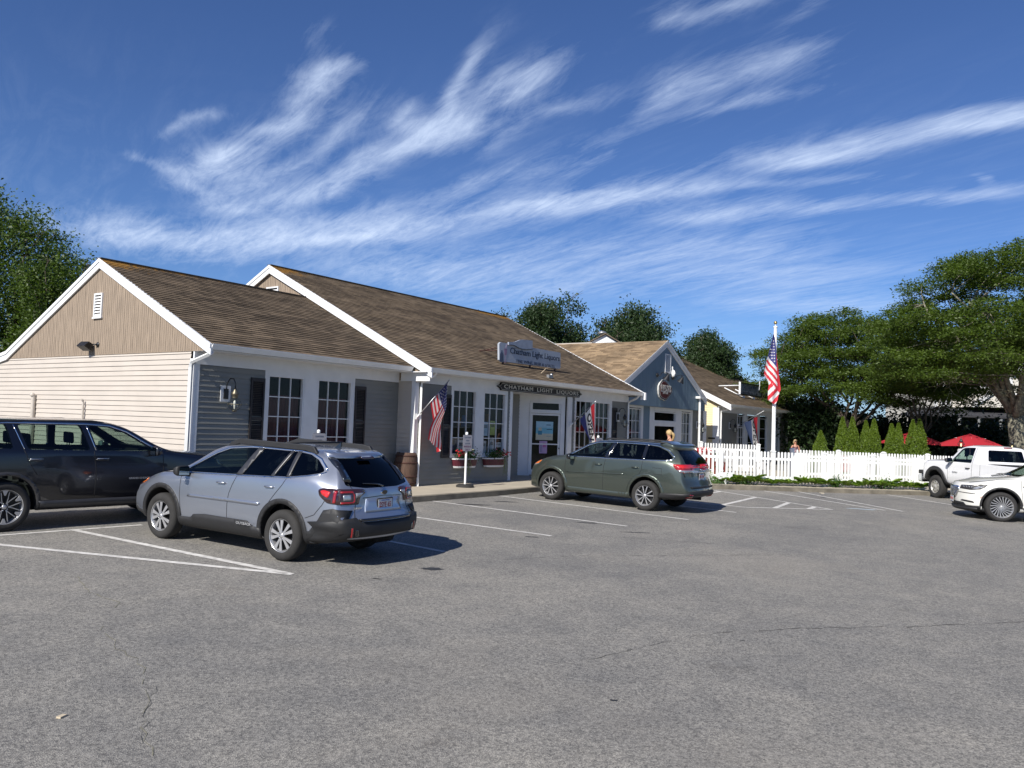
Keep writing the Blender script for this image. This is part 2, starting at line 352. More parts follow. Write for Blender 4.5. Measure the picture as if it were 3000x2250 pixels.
crack([gp(300, 1835), gp(335, 1890), gp(395, 1930), gp(430, 1990), gp(425, 2150), gp(440, 2240)], .004, CRKL)
crack([gp(455, 2010), gp(420, 2100), gp(408, 2200)], .0025, CRK)
OIL = mat('oil_spot', (.03, .03, .03), .6, var=.3, scale=20)
for (px, py, rx, ry) in ((1270, 1667, .16, .1), (1798, 2052, .035, .02), (2175, 1876, .03, .012), (1555, 1573, .14, .05), (1720, 1532, .25, .06), (1380, 1478, .5, .12), (1480, 1470, .3, .08), (1105, 1696, .06, .03), (2400, 1452, .5, .05), (2600, 1462, .5, .05), (2550, 1480, .3, .04), (1860, 1560, .3, .05)):
    c = G(px, py); k = 18; r = random.Random(px); a0 = math.atan2(CF.y, CF.x)
    P = []
    for i in range(k):
        t = 2*pi*i/k; q = r.uniform(.7, 1.2); u, v = rx*math.cos(t)*q, ry*math.sin(t)*q
        P.append((c.x+u*math.sin(a0)+v*math.cos(a0), c.y-u*math.cos(a0)+v*math.sin(a0)))
    g = MB(); g.add([(x, y, zg(x, y)+.003) for x, y in P], [tuple(range(k))]); structure(g.build('oil_spot', OIL))
# ------------------------------------------------------------------ buildings
def fy(Y): return lambda s, z, o=0.: (s, Y-o, z)          # wall facing -y
def fx(X): return lambda s, z, o=0.: (X-o, s, z)          # wall facing -x
def fpl(a, b):                                            # wall through two xy points, facing right-hand side
    a = Vector(a); b = Vector(b); d = (b-a).normalized(); n = Vector((d.y, -d.x))
    return lambda s, z, o=0.: (a.x+d.x*s+n.x*o, a.y+d.y*s+n.y*o, z)
def PL(px, py, a, b):
    a = Vector(a); b = Vector(b); d = (b-a).normalized(); n = Vector((d.y, -d.x)); r = ray(px, py)
    t = ((a.x-CAM.x)*n.x+(a.y-CAM.y)*n.y)/(r.x*n.x+r.y*n.y); P = CAM+t*r
    return (P.x-a.x)*d.x+(P.y-a.y)*d.y, P.z
CO = .1165
def clap(mb, pos, s0, s1, z0, z1, holes=(), mi=0, top=None):
    k = math.floor(z0/CO)
    while k*CO < z1:
        a, b = max(z0, k*CO), min(z1, (k+1)*CO); zm = (a+b)/2
        segs = [(s0, s1)]
        if top: segs = [(max(s0, top(zm)[0]), min(s1, top(zm)[1]))]
        for (h0, h1, g0, g1) in holes:
            if g0 < zm < g1:
                ns = []
                for (p, q) in segs:
                    if h1 <= p or h0 >= q: ns.append((p, q)); continue
                    if p < h0: ns.append((p, h0))
                    if q > h1: ns.append((h1, q))
                segs = ns
        for (p, q) in segs:
            if q-p < .01: continue
            # slight waviness of vinyl siding
            n = max(1, int((q-p)/.9)); 
            for i in range(n):
                u, v = p+(q-p)*i/n, p+(q-p)*(i+1)/n
                w0 = .0022*math.sin(u*2.1+k*1.7); w1 = .0022*math.sin(v*2.1+k*1.7)
                mb.add([pos(u, a, .028+w0), pos(v, a, .028+w1), pos(v, b+.012, .006), pos(u, b+.012, .006), pos(u, a+.010, .004), pos(v, a+.010, .004)], [(0, 1, 2, 3), (4, 5, 1, 0)], mi)
        k += 1
def slab(mb, pos, s0, s1, z0, z1, o0, o1, mi=0):
    mb.prism([(s0, z0), (s1, z0), (s1, z1), (s0, z1)], lambda p, t: pos(p[0], p[1], t), o0, o1, mi)
def window(parent, pos, s0, s1, z0, z1, cols, rows, fr=.045, mun=.022, recess=.05, casing=0, name='window', proud=.03):
    """glazed opening s0..s1, z0..z1 (glass size)"""
    g = MB()
    for (a, b, c, d) in ((s0-fr, s0, z0-fr, z1+fr), (s1, s1+fr, z0-fr, z1+fr), (s0, s1, z0-fr, z0), (s0, s1, z1, z1+fr)): slab(g, pos, a, b, c, d, -recess-.03, proud-.012)
    if casing:
        for (a, b, c, d) in ((s0-fr-casing, s0-fr, z0-fr-casing, z1+fr+casing), (s1+fr, s1+fr+casing, z0-fr-casing, z1+fr+casing), (s0-fr, s1+fr, z0-fr-casing, z0-fr), (s0-fr, s1+fr, z1+fr, z1+fr+casing)): slab(g, pos, a, b, c, d, 0, proud)
    for i in range(1, cols):
        x = s0+(s1-s0)*i/cols; slab(g, pos, x-mun/2, x+mun/2, z0, z1, -recess-.02, -recess+.016)
    for j in range(1, rows):
        z = z0+(z1-z0)*j/rows; slab(g, pos, s0, s1, z-mun/2, z+mun/2, -recess-.018, -recess+.019)
    w = g.build(name, WHITE, parent)
    p = MB(); p.quad(pos(s0, z0, -recess), pos(s1, z0, -recess), pos(s1, z1, -recess), pos(s0, z1, -recess)); p.build('pane', PANE, w)
    return w
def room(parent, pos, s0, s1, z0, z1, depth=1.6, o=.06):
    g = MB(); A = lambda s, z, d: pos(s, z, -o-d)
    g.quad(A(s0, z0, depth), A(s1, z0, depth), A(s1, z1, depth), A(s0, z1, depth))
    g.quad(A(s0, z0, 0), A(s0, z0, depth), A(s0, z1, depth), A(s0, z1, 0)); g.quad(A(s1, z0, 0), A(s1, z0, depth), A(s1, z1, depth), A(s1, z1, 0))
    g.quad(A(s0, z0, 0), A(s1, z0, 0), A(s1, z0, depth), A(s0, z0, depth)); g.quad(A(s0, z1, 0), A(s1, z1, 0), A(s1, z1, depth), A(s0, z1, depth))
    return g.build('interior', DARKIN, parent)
def curtain(parent, pos, s0, s1, z0, z1, m, off=-.14, amp=.03, name='curtain'):
    g = MB(); n = int((s1-s0)/.018); vs = []
    for i in range(n+1):
        s = s0+(s1-s0)*i/n; o = off+amp*math.sin(i*.9+math.sin(i*.23)*2)
        vs += [pos(s, z0, o*1.05), pos(s, z1, off+amp*.5*math.sin(i*.9+math.sin(i*.23)*2))]
    g.add(vs, [(2*i, 2*i+2, 2*i+3, 2*i+1) for i in range(n)], 0, True); return g.build(name, m, parent)
def gable_boards(mb, pos, s0, s1, z0, ztop, bw=.083, gap=.008, mi=0):
    s = s0; r = random.Random(3)
    while s < s1:
        e = min(s+bw-gap, s1); o = .012+r.uniform(0, .003)
        a, b = ztop(s), ztop(e)
        if max(a, b) > z0+.01:
            mb.add([pos(s, z0, o), pos(e, z0, o), pos(e, max(b, z0), o), pos(s, max(a, z0), o), pos(s, z0, -.002), pos(e, z0, -.002), pos(e, max(b, z0), -.002), pos(s, max(a, z0), -.002)], [(0, 1, 2, 3), (0, 3, 7, 4), (1, 5, 6, 2), (0, 4, 5, 1)], mi)
        s += bw
def roof_mat(name, c0, c1, axis, e0, step, moss):
    # shingles: one tint per tab; rows follow the laid courses
    m, n, l, b = nt(name); setp(b, rough=.9, spec=.3)
    t = n.new('ShaderNodeTexCoord'); sp = n.new('ShaderNodeSeparateXYZ'); l.new(t.outputs['Object'], sp.inputs[0])
    def ma(op, a, c=None):
        x = n.new('ShaderNodeMath'); x.operation = op
        for i, v in enumerate((a, c)):
            if v is None: continue
            if isinstance(v, (int, float)): x.inputs[i].default_value = v
            else: l.new(v, x.inputs[i])
        return x.outputs[0]
    A, U = (sp.outputs[1], sp.outputs[0]) if axis == 'y' else (sp.outputs[0], sp.outputs[1])
    row = ma('FLOOR', ma('DIVIDE', ma('SUBTRACT', A, e0), step))
    tab = ma('FLOOR', ma('ADD', ma('MULTIPLY', U, 3.3), ma('MULTIPLY', row, .47)))
    cb = n.new('ShaderNodeCombineXYZ'); l.new(row, cb.inputs[0]); l.new(tab, cb.inputs[1])
    wn_ = n.new('ShaderNodeTexWhiteNoise'); wn_.noise_dimensions = '2D'; l.new(cb.outputs[0], wn_.inputs['Vector'])
    r = n.new('ShaderNodeValToRGB'); r.color_ramp.elements[0].color = c4(c0); r.color_ramp.elements[1].color = c4(c1); l.new(wn_.outputs['Value'], r.inputs[0])
    no = n.new('ShaderNodeTexNoise'); no.inputs['Scale'].default_value = .8; no.inputs['Detail'].default_value = 6; l.new(t.outputs['Object'], no.inputs['Vector'])
    r2 = n.new('ShaderNodeValToRGB'); r2.color_ramp.elements[0].position = .3; r2.color_ramp.elements[1].position = .72; r2.color_ramp.elements[0].color = (.72, .70, .68, 1); r2.color_ramp.elements[1].color = (1.15, 1.12, 1.08, 1); l.new(no.outputs['Fac'], r2.inputs[0])
    mx = n.new('ShaderNodeMix'); mx.data_type = 'RGBA'; mx.blend_type = 'MULTIPLY'; mx.inputs[0].default_value = 1; l.new(r.outputs[0], mx.inputs[6]); l.new(r2.outputs[0], mx.inputs[7])
    gr = n.new('ShaderNodeTexNoise'); gr.inputs['Scale'].default_value = 60; gr.inputs['Detail'].default_value = 3; l.new(t.outputs['Object'], gr.inputs['Vector'])
    r3 = n.new('ShaderNodeValToRGB'); r3.color_ramp.elements[0].position = .3; r3.color_ramp.elements[1].position = .7; r3.color_ramp.elements[0].color = (.7, .7, .7, 1); r3.color_ramp.elements[1].color = (1.25, 1.25, 1.25, 1); l.new(gr.outputs['Fac'], r3.inputs[0])
    mx2 = n.new('ShaderNodeMix'); mx2.data_type = 'RGBA'; mx2.blend_type = 'MULTIPLY'; mx2.inputs[0].default_value = 1; l.new(mx.outputs[2], mx2.inputs[6]); l.new(r3.outputs[0], mx2.inputs[7])
    # orange lichen patches near given spots
    acc_ = None
    for (x, y, rx, ry) in moss:
        d = ma('ADD', ma('POWER', ma('DIVIDE', ma('SUBTRACT', sp.outputs[0], x), rx), 2.), ma('POWER', ma('DIVIDE', ma('SUBTRACT', sp.outputs[1], y), ry), 2.))
        g = ma('POWER', 2.718, ma('MULTIPLY', d, -1)); acc_ = g if acc_ is None else ma('MAXIMUM', acc_, g)
    out = mx2.outputs[2]
    if acc_ is not None:
        mn = n.new('ShaderNodeTexNoise'); mn.inputs['Scale'].default_value = 5; mn.inputs['Detail'].default_value = 8; mn.inputs['Roughness'].default_value = .75; l.new(t.outputs['Object'], mn.inputs['Vector'])
        k = ma('MULTIPLY', ma('SUBTRACT', ma('ADD', mn.outputs['Fac'], ma('MULTIPLY', acc_, .42)), .72), 9); x = n.new('ShaderNodeClamp'); l.new(k, x.inputs[0])
        mo = n.new('ShaderNodeMix'); mo.data_type = 'RGBA'; l.new(x.outputs[0], mo.inputs[0]); l.new(out, mo.inputs[6]); mo.inputs[7].default_value = (.30, .155, .03, 1); out = mo.outputs[2]
    l.new(out, b.inputs['Base Color'])
    bp = n.new('ShaderNodeBump'); bp.inputs['Strength'].default_value = .4; bp.inputs['Distance'].default_value = .004; l.new(gr.outputs['Fac'], bp.inputs['Height']); l.new(bp.outputs[0], b.inputs['Normal'])
    return m
def slope(name, parent, m, along, e, r, n, axis='y', lim=None, th=.03):
    """shingled slope; along=(a0,a1) ; e=(c,z) eave, r=(c,z) ridge; n courses; axis = coordinate that climbs"""
    g = MB(); P = (lambda a, c, z: (a, c, z)) if axis == 'y' else (lambda a, c, z: (c, a, z))
    L = math.hypot(r[0]-e[0], r[1]-e[1]); nz = abs(r[0]-e[0])/L; nc = -(r[1]-e[1])/L*(1 if r[0] > e[0] else -1)
    rr = random.Random(n)
    for i in range(n):
        t0, t1 = i/n, (i+1)/n; a0, a1 = along if lim is None else lim(i/n)
        c0, z0 = e[0]+(r[0]-e[0])*t0, e[1]+(r[1]-e[1])*t0; c1, z1 = e[0]+(r[0]-e[0])*t1, e[1]+(r[1]-e[1])*t1
        o = .016+rr.uniform(-.002, .002); k = max(1, int((a1-a0)/1.5))
        for j in range(k):
            u, v = a0+(a1-a0)*j/k, a0+(a1-a0)*(j+1)/k; ou, ov = o+.003*math.sin(u*3+i), o+.003*math.sin(v*3+i)
            g.add([P(u, c0+nc*ou, z0+nz*ou), P(v, c0+nc*ov, z0+nz*ov), P(v, c1, z1), P(u, c1, z1), P(u, c0, z0), P(v, c0, z0)], [(0, 1, 2, 3), (4, 5, 1, 0)])
    a0, a1 = along; d = th
    lo = [P(a0, e[0]-nc*0, e[1]-d), P(a1, e[0], e[1]-d), P(a1, r[0], r[1]-d), P(a0, r[0], r[1]-d)]
    hi = [P(a0, e[0], e[1]), P(a1, e[0], e[1]), P(a1, r[0], r[1]), P(a0, r[0], r[1])]
    g.add(lo+hi, [(0, 1, 2, 3), (0, 4, 5, 1), (0, 3, 7, 4), (1, 5, 6, 2)])
    o = g.build(name, m, parent); return o
def rake(parent, pos, pts, w=.2, o0=0., o1=.03, m=None, name='rake_board', cap=.06):
    """board following the roof edge: pts = top edge polyline (s, z)"""
    g = MB()
    for (a, b) in zip(pts[:-1], pts[1:]):
        g.prism([(a[0], a[1]-w), (b[0], b[1]-w), (b[0], b[1]), (a[0], a[1])], lambda p, t: pos(p[0], p[1], t), o0, o1)
        g.prism([(a[0], a[1]-w*.36), (b[0], b[1]-w*.36), (b[0], b[1]+.005), (a[0], a[1]+.005)], lambda p, t: pos(p[0], p[1], t), o1, o1+.022)
    return g.build(name, m or WHITE, parent)
def gutter(parent, x0, x1, y, z, h=.12, d=.12):
    g = MB(); prof = [(0, 0), (0, -h), (-d*.55, -h), (-d*.8, -h*.5), (-d, -h*.12), (-d, 0), (-d+.012, 0), (-d+.012, -h*.2), (-.012, -h*.2), (-.012, 0)]
    g.prism(prof, lambda p, t: (t, y+d+p[0], z+p[1]), x0, x1); return g.build('gutter', WHITEV, parent)
def downspout(parent, pts, r=.04):
    g = MB(); g.tube(pts, r, 4, smooth=False); return g.build('downspout', WHITEV, parent)
def hslab(mb, x0, x1, y0, y1, z0, z1, mi=0): mb.box(x0, x1, y0, y1, z0, z1, mi)
def shutter(parent, pos, s0, s1, z0, z1):
    g = MB(); fr = .05
    for (a, b, c, d) in ((s0, s0+fr, z0, z1), (s1-fr, s1, z0, z1), (s0+fr, s1-fr, z0, z0+.09), (s0+fr, s1-fr, z1-.09, z1), (s0+fr, s1-fr, (z0+z1)/2-.04, (z0+z1)/2+.04)): slab(g, pos, a, b, c, d, .02, .055)
    z = z0+.09
    while z < z1-.1:
        if abs(z+.02-(z0+z1)/2) > .05: g.add([pos(s0+fr, z, .05), pos(s1-fr, z, .05), pos(s1-fr, z+.035, .024), pos(s0+fr, z+.035, .024)], [(0, 1, 2, 3)])
        z += .04
    return g.build('shutter', SHUT, parent)
def vent(parent, pos, s0, s1, z0, z1, n=7, fm=None):
    g = MB(); f = .045
    for (a, b, c, d) in ((s0-f, s0, z0-f, z1+f), (s1, s1+f, z0-f, z1+f), (s0, s1, z0-f, z0), (s0, s1, z1, z1+f)): slab(g, pos, a, b, c, d, .0, .045)
    slab(g, pos, s0-f-.02, s1+f+.02, z0-f-.035, z0-f, 0, .06)
    h = (z1-z0)/n
    for i in range(n):
        z = z0+i*h; g.add([pos(s0, z, .04), pos(s1, z, .04), pos(s1, z+h*.55, .012), pos(s0, z+h*.55, .012), pos(s0, z-.008, .04), pos(s1, z-.008, .04)], [(0, 1, 2, 3), (4, 5, 1, 0)])
    v = g.build('gable_vent', fm or WHITE, parent)
    b = MB(); b.quad(pos(s0, z0, .006), pos(s1, z0, .006), pos(s1, z1, .006), pos(s0, z1, .006)); b.build('vent_backing', DARKIN, v)
FRZ0, FRZ1 = 3.385, 3.66

# ---------------- left wing with the red curtains
LW = thing('restaurant_wing', 'low clapboard wing with dark red curtains and a beige side wall, nearest building', 'building', (0, 0, 0))
XL, YL, X2 = 10.82, 16.03, 17.3
RIDGE_L = (20.0, 6.03); EAVE_L = (15.42, 3.80); EB = (24.55, 3.86); EB2 = (30.0, 2.9)
sl = (RIDGE_L[1]-EAVE_L[1])/(RIDGE_L[0]-EAVE_L[0])
def ztopL(y):
    if y <= 20: return RIDGE_L[1]-sl*(20-y)-.05
    if y <= EB[0]: return RIDGE_L[1]-(RIDGE_L[1]-EB[1])/(EB[0]-20)*(y-20)-.05
    return EB[1]-(EB[1]-EB2[1])/(EB2[0]-EB[0])*(y-EB[0])-.05
g = MB(); clap(g, fx(XL), YL+.1, 29.6, .2, 3.665, top=lambda z: (YL+.1, 29.6 if z < 2.85 else (29.6-(z-2.85)/(EB[1]-EB2[1])*(EB2[0]-EB[0]) if z > 2.85 else 29.6)))
g.build('side_siding', SID_W, LW)
g = MB(); gable_boards(g, fx(XL-.012), YL-.5, 26.2, 3.675, ztopL); slab(g, fx(XL), YL-.5, 25.6, 3.66, 3.675, 0, .03)
g.build('gable_boards', BOARD, LW)
g = MB(); clap(g, fy(YL), XL+.13, X2, .3, FRZ0, holes=[(12.70, 15.60, 1.22, 3.4)]); g.build('front_siding', SID_G, LW)
g = MB(); slab(g, fy(YL), XL-.02, X2, FRZ0, FRZ1, -.02, .03); hslab(g, XL-.02, X2, EAVE_L[0]+.02, YL, 3.655, 3.675)
g.build('frieze_board', WHITE, LW)
g = MB(); slab(g, fy(YL), XL-.022, XL+.13, .2, FRZ0, -.01, .026); slab(g, fx(XL), YL-.03, YL+.11, .2, 3.5, -.01, .028); g.build('corner_board', WHITE, LW)
g = MB()
for (a, b, c, d) in ((12.70, 12.80, 1.22, FRZ0), (13.90, 14.33, 1.22, FRZ0), (15.50, 15.60, 1.22, FRZ0), (12.8, 13.9, 3.29, FRZ0), (14.33, 15.5, 3.29, FRZ0), (12.8, 13.9, 1.22, 1.33), (14.33, 15.5, 1.22, 1.33)): slab(g, fy(YL), a, b, c, d, -.1, .026)
g.build('window_casing', WHITE, LW)
for a, b in ((12.84, 13.86), (14.37, 15.46)):
    window(LW, fy(YL), a, b, 1.37, 3.25, 3, 4); curtain(LW, fy(YL), a, b, 1.36, 2.83, CURT)
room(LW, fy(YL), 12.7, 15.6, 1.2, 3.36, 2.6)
for a, b in ((12.30, 12.69), (15.61, 16.0)): shutter(LW, fy(YL), a, b, 1.3, 3.19)
pos = fx(XL-.06)
RL = [(EAVE_L[0]-.06, EAVE_L[1]-.01), RIDGE_L, (EB[0], EB[1]), (EB2[0], EB2[1])]
rake(LW, pos, RL, .235, -.02, .02)
g = MB()   # soffit under the gable overhang
for a, b in zip(RL[:-1], RL[1:]): g.prism([(a[0], a[1]-.2), (b[0], b[1]-.2), (b[0], b[1]-.19), (a[0], a[1]-.19)], lambda p, t: (t, p[0], p[1]), XL-.055, XL+.01)
g.build('soffit', WHITE, LW)
C0, C1 = (.075, .056, .037), (.165, .125, .085)
CM0, CM1 = (.10, .074, .049), (.20, .152, .10)
slope('roof_slope', LW, roof_mat('shingles_wing', C0, C1, 'y', EAVE_L[0], (20-EAVE_L[0])/36, [(10.7, 20, 1.5, .7), (12.5, 20.1, 2.2, .3)]), (XL-.10, X2-.08), EAVE_L, RIDGE_L, 36)
slope('roof_slope', LW, roof_mat('shingles_wing_back', C0, C1, 'y', EB[0], -(EB[0]-20)/34, []), (XL-.10, X2), EB, RIDGE_L, 34)
slope('roof_slope', LW, roof_mat('shingles_wing_lean', C0, C1, 'y', EB2[0], -.15, []), (XL-.10, X2), EB2, EB, 34)
g = MB(); g.box(XL-.10, X2, 19.9, 20.1, 6.015, 6.045); g.build('ridge_cap', mat('ridge_shingle', (.09, .07, .05), .9, var=.3), LW)
gutter(LW, XL-.05, X2-.2, EAVE_L[0]-.1, 3.80)
downspout(LW, [(XL+.03, 15.42, 3.68), (XL+.02, 15.5, 3.6), (XL-.07, YL+.0, 3.42), (XL-.075, YL+.03, 3.3), (XL-.075, YL+.03, .3)], .045)
g = MB(); slab(g, fy(YL), XL, X2, .25, .42, -.02, .012); g.build('foundation', KERB, LW)
vent(LW, fx(XL-.02), 19.86, 20.14, 4.63, 5.13, 7)
# things on the wing's side wall
def pipe(y, ztop, r, lab):
    g = MB(); g.tube([(XL-.075, y, .3), (XL-.075, y, ztop-.06), (XL-.09, y, ztop), (XL-.15, y, ztop+.03)], r, 10)
    for z in (1.0, 2.0): g.tube([(XL-.075, y, z), (XL-.075, y, z+.04)], r*1.25, 10)
    o = g.build('vent_pipe', mat('painted_pipe', (.53, .48, .42), .45, var=.08), None); tag(o, lab, 'vent pipe', 'plastic pipes up the beige side wall')
pipe(22.87, 2.66, .055, 'thicker beige vent pipe on the beige side wall, left of the thin one')
pipe(20.37, 2.55, .026, 'thin beige pipe on the beige side wall, right of the thick one')
t = thing('floodlight', 'black box floodlight on the weathered board gable of the left wing', 'wall light')
g = MB(); g.lathe([(.0, 0), (.06, 0), (.06, .03), (.0, .035)], 16, M=Matrix.Translation((XL-.02, 19.93, 3.91))@Matrix.Rotation(-pi/2, 4, 'Y')); g.tube([(XL-.04, 19.93, 3.91), (XL-.12, 20.0, 3.91)], .018); g.build('mount', BLACK, t)
g = MB(); Mx = Matrix.Translation((XL-.2, 20.2, 3.87))@Euler((0, .35, .25)).to_matrix().to_4x4()
g.add([(-.14, -.13, -.06), (.1, -.13, -.09), (.1, -.13, .09), (-.05, -.13, .1), (-.14, .13, -.06), (.1, .13, -.09), (.1, .13, .09), (-.05, .13, .1)], [(0, 1, 2, 3), (7, 6, 5, 4), (0, 4, 5, 1), (1, 5, 6, 2), (2, 6, 7, 3), (3, 7, 4, 0)], M=Mx)
g.build('lamp_housing', BLACK, t, bevel=.008)

# ---------------- liquor store
ST = thing('liquor_store', 'long grey clapboard liquor store with brown shingle roof and recessed glass door', 'building')
YM, X3 = 15.4, 30.0
EAVE_M = (14.85, 3.79); RIDGE_M = (21.72, 7.165); EBM = (28.4, 3.8); sm = (RIDGE_M[1]-EAVE_M[1])/(RIDGE_M[0]-EAVE_M[0])
ztopM = lambda y: (RIDGE_M[1]-sm*abs(RIDGE_M[0]-y))-.05
g = MB(); clap(g, fx(X2), YM+.1, YL+.01, .3, 3.50); g.build('side_siding', SID_W, ST)
g = MB(); gable_boards(g, fx(X2-.005), 15.2, 28.1, 3.4, ztopM); g.build('gable_boards', BOARD, ST)
DA, DB = (23.95, 16.5), (25.36, 15.48)      # the angled door wall
holes = [(18.84, 21.68, 1.26, 3.4), (21.93, 25.36, 0, 3.4), (25.84, 28.64, 1.0, 3.4)]
for a_, b_ in ((X2+.12, 21.93), (25.36, X3-.02)): g = MB(); clap(g, fy(YM), a_, b_, .35, FRZ0, holes=holes); g.build('front_siding', SID_G, ST)
g = MB(); clap(g, fy(16.5), 21.9, DA[0], .35, 3.45); g.build('entrance_siding', SID_G, ST)
g = MB(); slab(g, fy(YM), X2-.02, X3+.02, FRZ0, FRZ1, -.02, .03); hslab(g, X2-.2, X3+.05, EAVE_M[0]+.02, YM, 3.655, 3.675)
g.build('frieze_board', WHITE, ST)
g = MB(); slab(g, fy(YM), X2-.022, X2+.12, .4, FRZ0, -.01, .026); slab(g, fx(X2), YM-.03, YM+.11, .4, 3.56, -.01, .028)
slab(g, fx(X2-.0), EAVE_M[0], YM+.5, 3.42, 3.66, .03, .06)
g.build('corner_board', WHITE, ST)
g = MB()
for (a, b, c, d) in ((18.84, 18.93, 1.3, FRZ0), (20.05, 20.43, 1.3, FRZ0), (21.58, 21.67, 1.3, FRZ0), (18.93, 20.05, 3.30, FRZ0), (20.43, 21.58, 3.30, FRZ0), (18.93, 20.05, 1.3, 1.38), (20.43, 21.58, 1.3, 1.38),
    ): slab(g, fy(YM), a, b, c, d, -.1, .026)
g.build('window_casing', WHITE, ST); g = MB()
for (a, b, c, d) in ((25.84, 25.93, 1.0, FRZ0), (27.15, 27.35, 1.0, FRZ0), (28.5, 28.64, 1.0, FRZ0), (25.93, 27.15, 3.3, FRZ0), (27.35, 28.5, 3.3, FRZ0)): slab(g, fy(YM), a, b, c, d, -.1, .026)
g.build('window_casing', WHITE, ST)
window(ST, fy(YM), 18.97, 20.01, 1.42, 3.26, 3, 4); window(ST, fy(YM), 20.47, 21.54, 1.42, 3.26, 3, 4)
window(ST, fy(YM), 25.97, 27.11, 1.05, 3.26, 3, 4); window(ST, fy(YM), 27.39, 28.46, 1.05, 3.26, 3, 4)
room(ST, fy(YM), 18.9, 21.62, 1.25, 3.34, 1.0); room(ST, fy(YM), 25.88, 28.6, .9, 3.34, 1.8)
for a, b in ((18.46, 18.83), (28.66, 29.05)): shutter(ST, fy(YM), a, b, 1.3, 3.12)
# shelf goods and papers seen in the left shop windows
g = MB(); r = random.Random(5)
for i in range(22):
    x = 18.95+r.random()*2.5; h = r.uniform(.12, .5); w = r.uniform(.06, .16); y = YM+.25+r.random()*.5; z = 1.32+(r.random() < .3)*.9
    g.box(x, x+w, y, y+.1, z, z+h, r.randrange(4))
g.box(18.9, 21.6, YM+.2, YM+.8, 2.18, 2.2, 3)
g.build('shelf_goods', [mat('goods_cream', (.35, .33, .28), .6), mat('goods_blue', (.05, .12, .3), .5), mat('goods_amber', (.16, .07, .02), .4), mat('goods_grey', (.12, .12, .12), .6)], ST)
for (a, b, c, d, col, nm) in ((20.5, 20.78, 1.95, 2.38, (.30, .42, .55), 'paper_notice'), (20.9, 21.15, 1.98, 2.42, (.32, .38, .10), 'paper_notice'), (20.5, 20.72, 1.42, 1.8, (.5, .5, .5), 'paper_notice'), (20.9, 21.12, 1.44, 1.85, (.45, .47, .5), 'paper_notice'), (19.35, 19.62, 1.42, 1.82, (.42, .42, .42), 'paper_notice'), (21.22, 21.5, 1.6, 1.75, (.45, .47, .48), 'paper_notice')):
    g = MB(); slab(g, fy(YM), a, b, c, d, -.062, -.058); slab(g, fy(YM), a+.03, b-.03, c+(d-c)*.55, c+(d-c)*.8, -.058, -.057, 1)
    g.build(nm, [mat('paper', col, .6, var=.25, scale=12), mat('paper_print', tuple(x*.35 for x in col), .6)], ST)
# entrance
g = MB()
for (a, b) in ((21.80, 21.95), (25.36, 25.66)): slab(g, fy(YM), a, b, .5, FRZ0, -.02, .03)
g.box(21.9, 25.4, YM, 16.5, 3.39, 3.42)       # porch ceiling
g.build('entrance_trim', WHITE, ST)
pd = fpl(DA, DB); Ld = math.hypot(DB[0]-DA[0], DB[1]-DA[1])
def dp(x, y): return PL(1400+x*.13863, 1100+y*.13863, DA, DB)
g = MB(); a = dp(1165, 575)[0]; b = dp(1720, 600)[0]; zt0, zt1 = dp(1400, 725)[1], dp(1400, 585)[1]; zd = dp(1400, 800)[1]
DZ0 = .62
for (s0, s1, z0, z1) in ((0, a-.08, .5, 3.4), (b+.08, Ld, .5, 3.4), (a-.08, b+.08, zt1, 3.4), (a-.08, b+.08, zd, zt0)): slab(g, pd, s0, s1, z0, z1, -.06, .0)
slab(g, pd, a-.1, b+.1, zt1, zt1+.05, 0, .02); slab(g, pd, a-.1, b+.1, zd+.02, zd+.06, 0, .02); slab(g, pd, a-.12, a-.07, .5, zt1, 0, .02); slab(g, pd, b+.07, b+.12, .5, zt1, 0, .02)
g.build('door_frame', WHITE, ST)
g = MB(); slab(g, pd, a-.08, a, zt0, zt1, -.05, -.01); slab(g, pd, b, b+.08, zt0, zt1, -.05, -.01); f = g.build('transom_window', WHITE, ST)
g = MB(); g.quad(pd(a, zt0, -.04), pd(b, zt0, -.04), pd(b, zt1, -.04), pd(a, zt1, -.04)); g.build('pane', PANE, f)
g = MB(); da, db = a-.07, b+.07; zmid = dp(1400, 1450)[1]
for (s0, s1, z0, z1) in ((da, a+.01, DZ0, zd-.01), (b-.01, db, DZ0, zd-.01), (a+.01, b-.01, zd-.07, zd-.01), (a+.01, b-.01, zmid-.02, zmid+.02), (a+.01, b-.01, DZ0, DZ0+.18)): slab(g, pd, s0, s1, z0, z1, -.045, -.008)
dr = g.build('door', WHITE, ST)
g = MB(); g.quad(pd(a, DZ0+.18, -.03), pd(b, DZ0+.18, -.03), pd(b, zd-.07, -.03), pd(a, zd-.07, -.03)); g.build('pane', PANE, dr)
g = MB(); g.lathe([(0, .03), (.02, .03), (.028, .015), (.012, 0)], 14, M=Matrix.Translation(pd(b+.02, 1.55, .0))@Matrix.Rotation(pi/2, 4, 'X')); g.build('door_lock', BLACK, dr)
g = MB(); A = lambda s, z, d: pd(s, z, -d)
g.quad(A(0, .5, 1.2), A(Ld, .5, 1.2), A(Ld, 3.4, 1.2), A(0, 3.4, 1.2)); g.quad(A(0, .5, .1), A(0, .5, 1.2), A(0, 3.4, 1.2), A(0, 3.4, .1)); g.quad(A(0, 3.38, .1), A(Ld, 3.38, .1), A(Ld, 3.38, 1.2), A(0, 3.38, 1.2)); g.quad(A(0, .52, .1), A(Ld, .52, .1), A(Ld, .52, 1.2), A(0, .52, 1.2)); g.build('interior', DARKIN, ST)
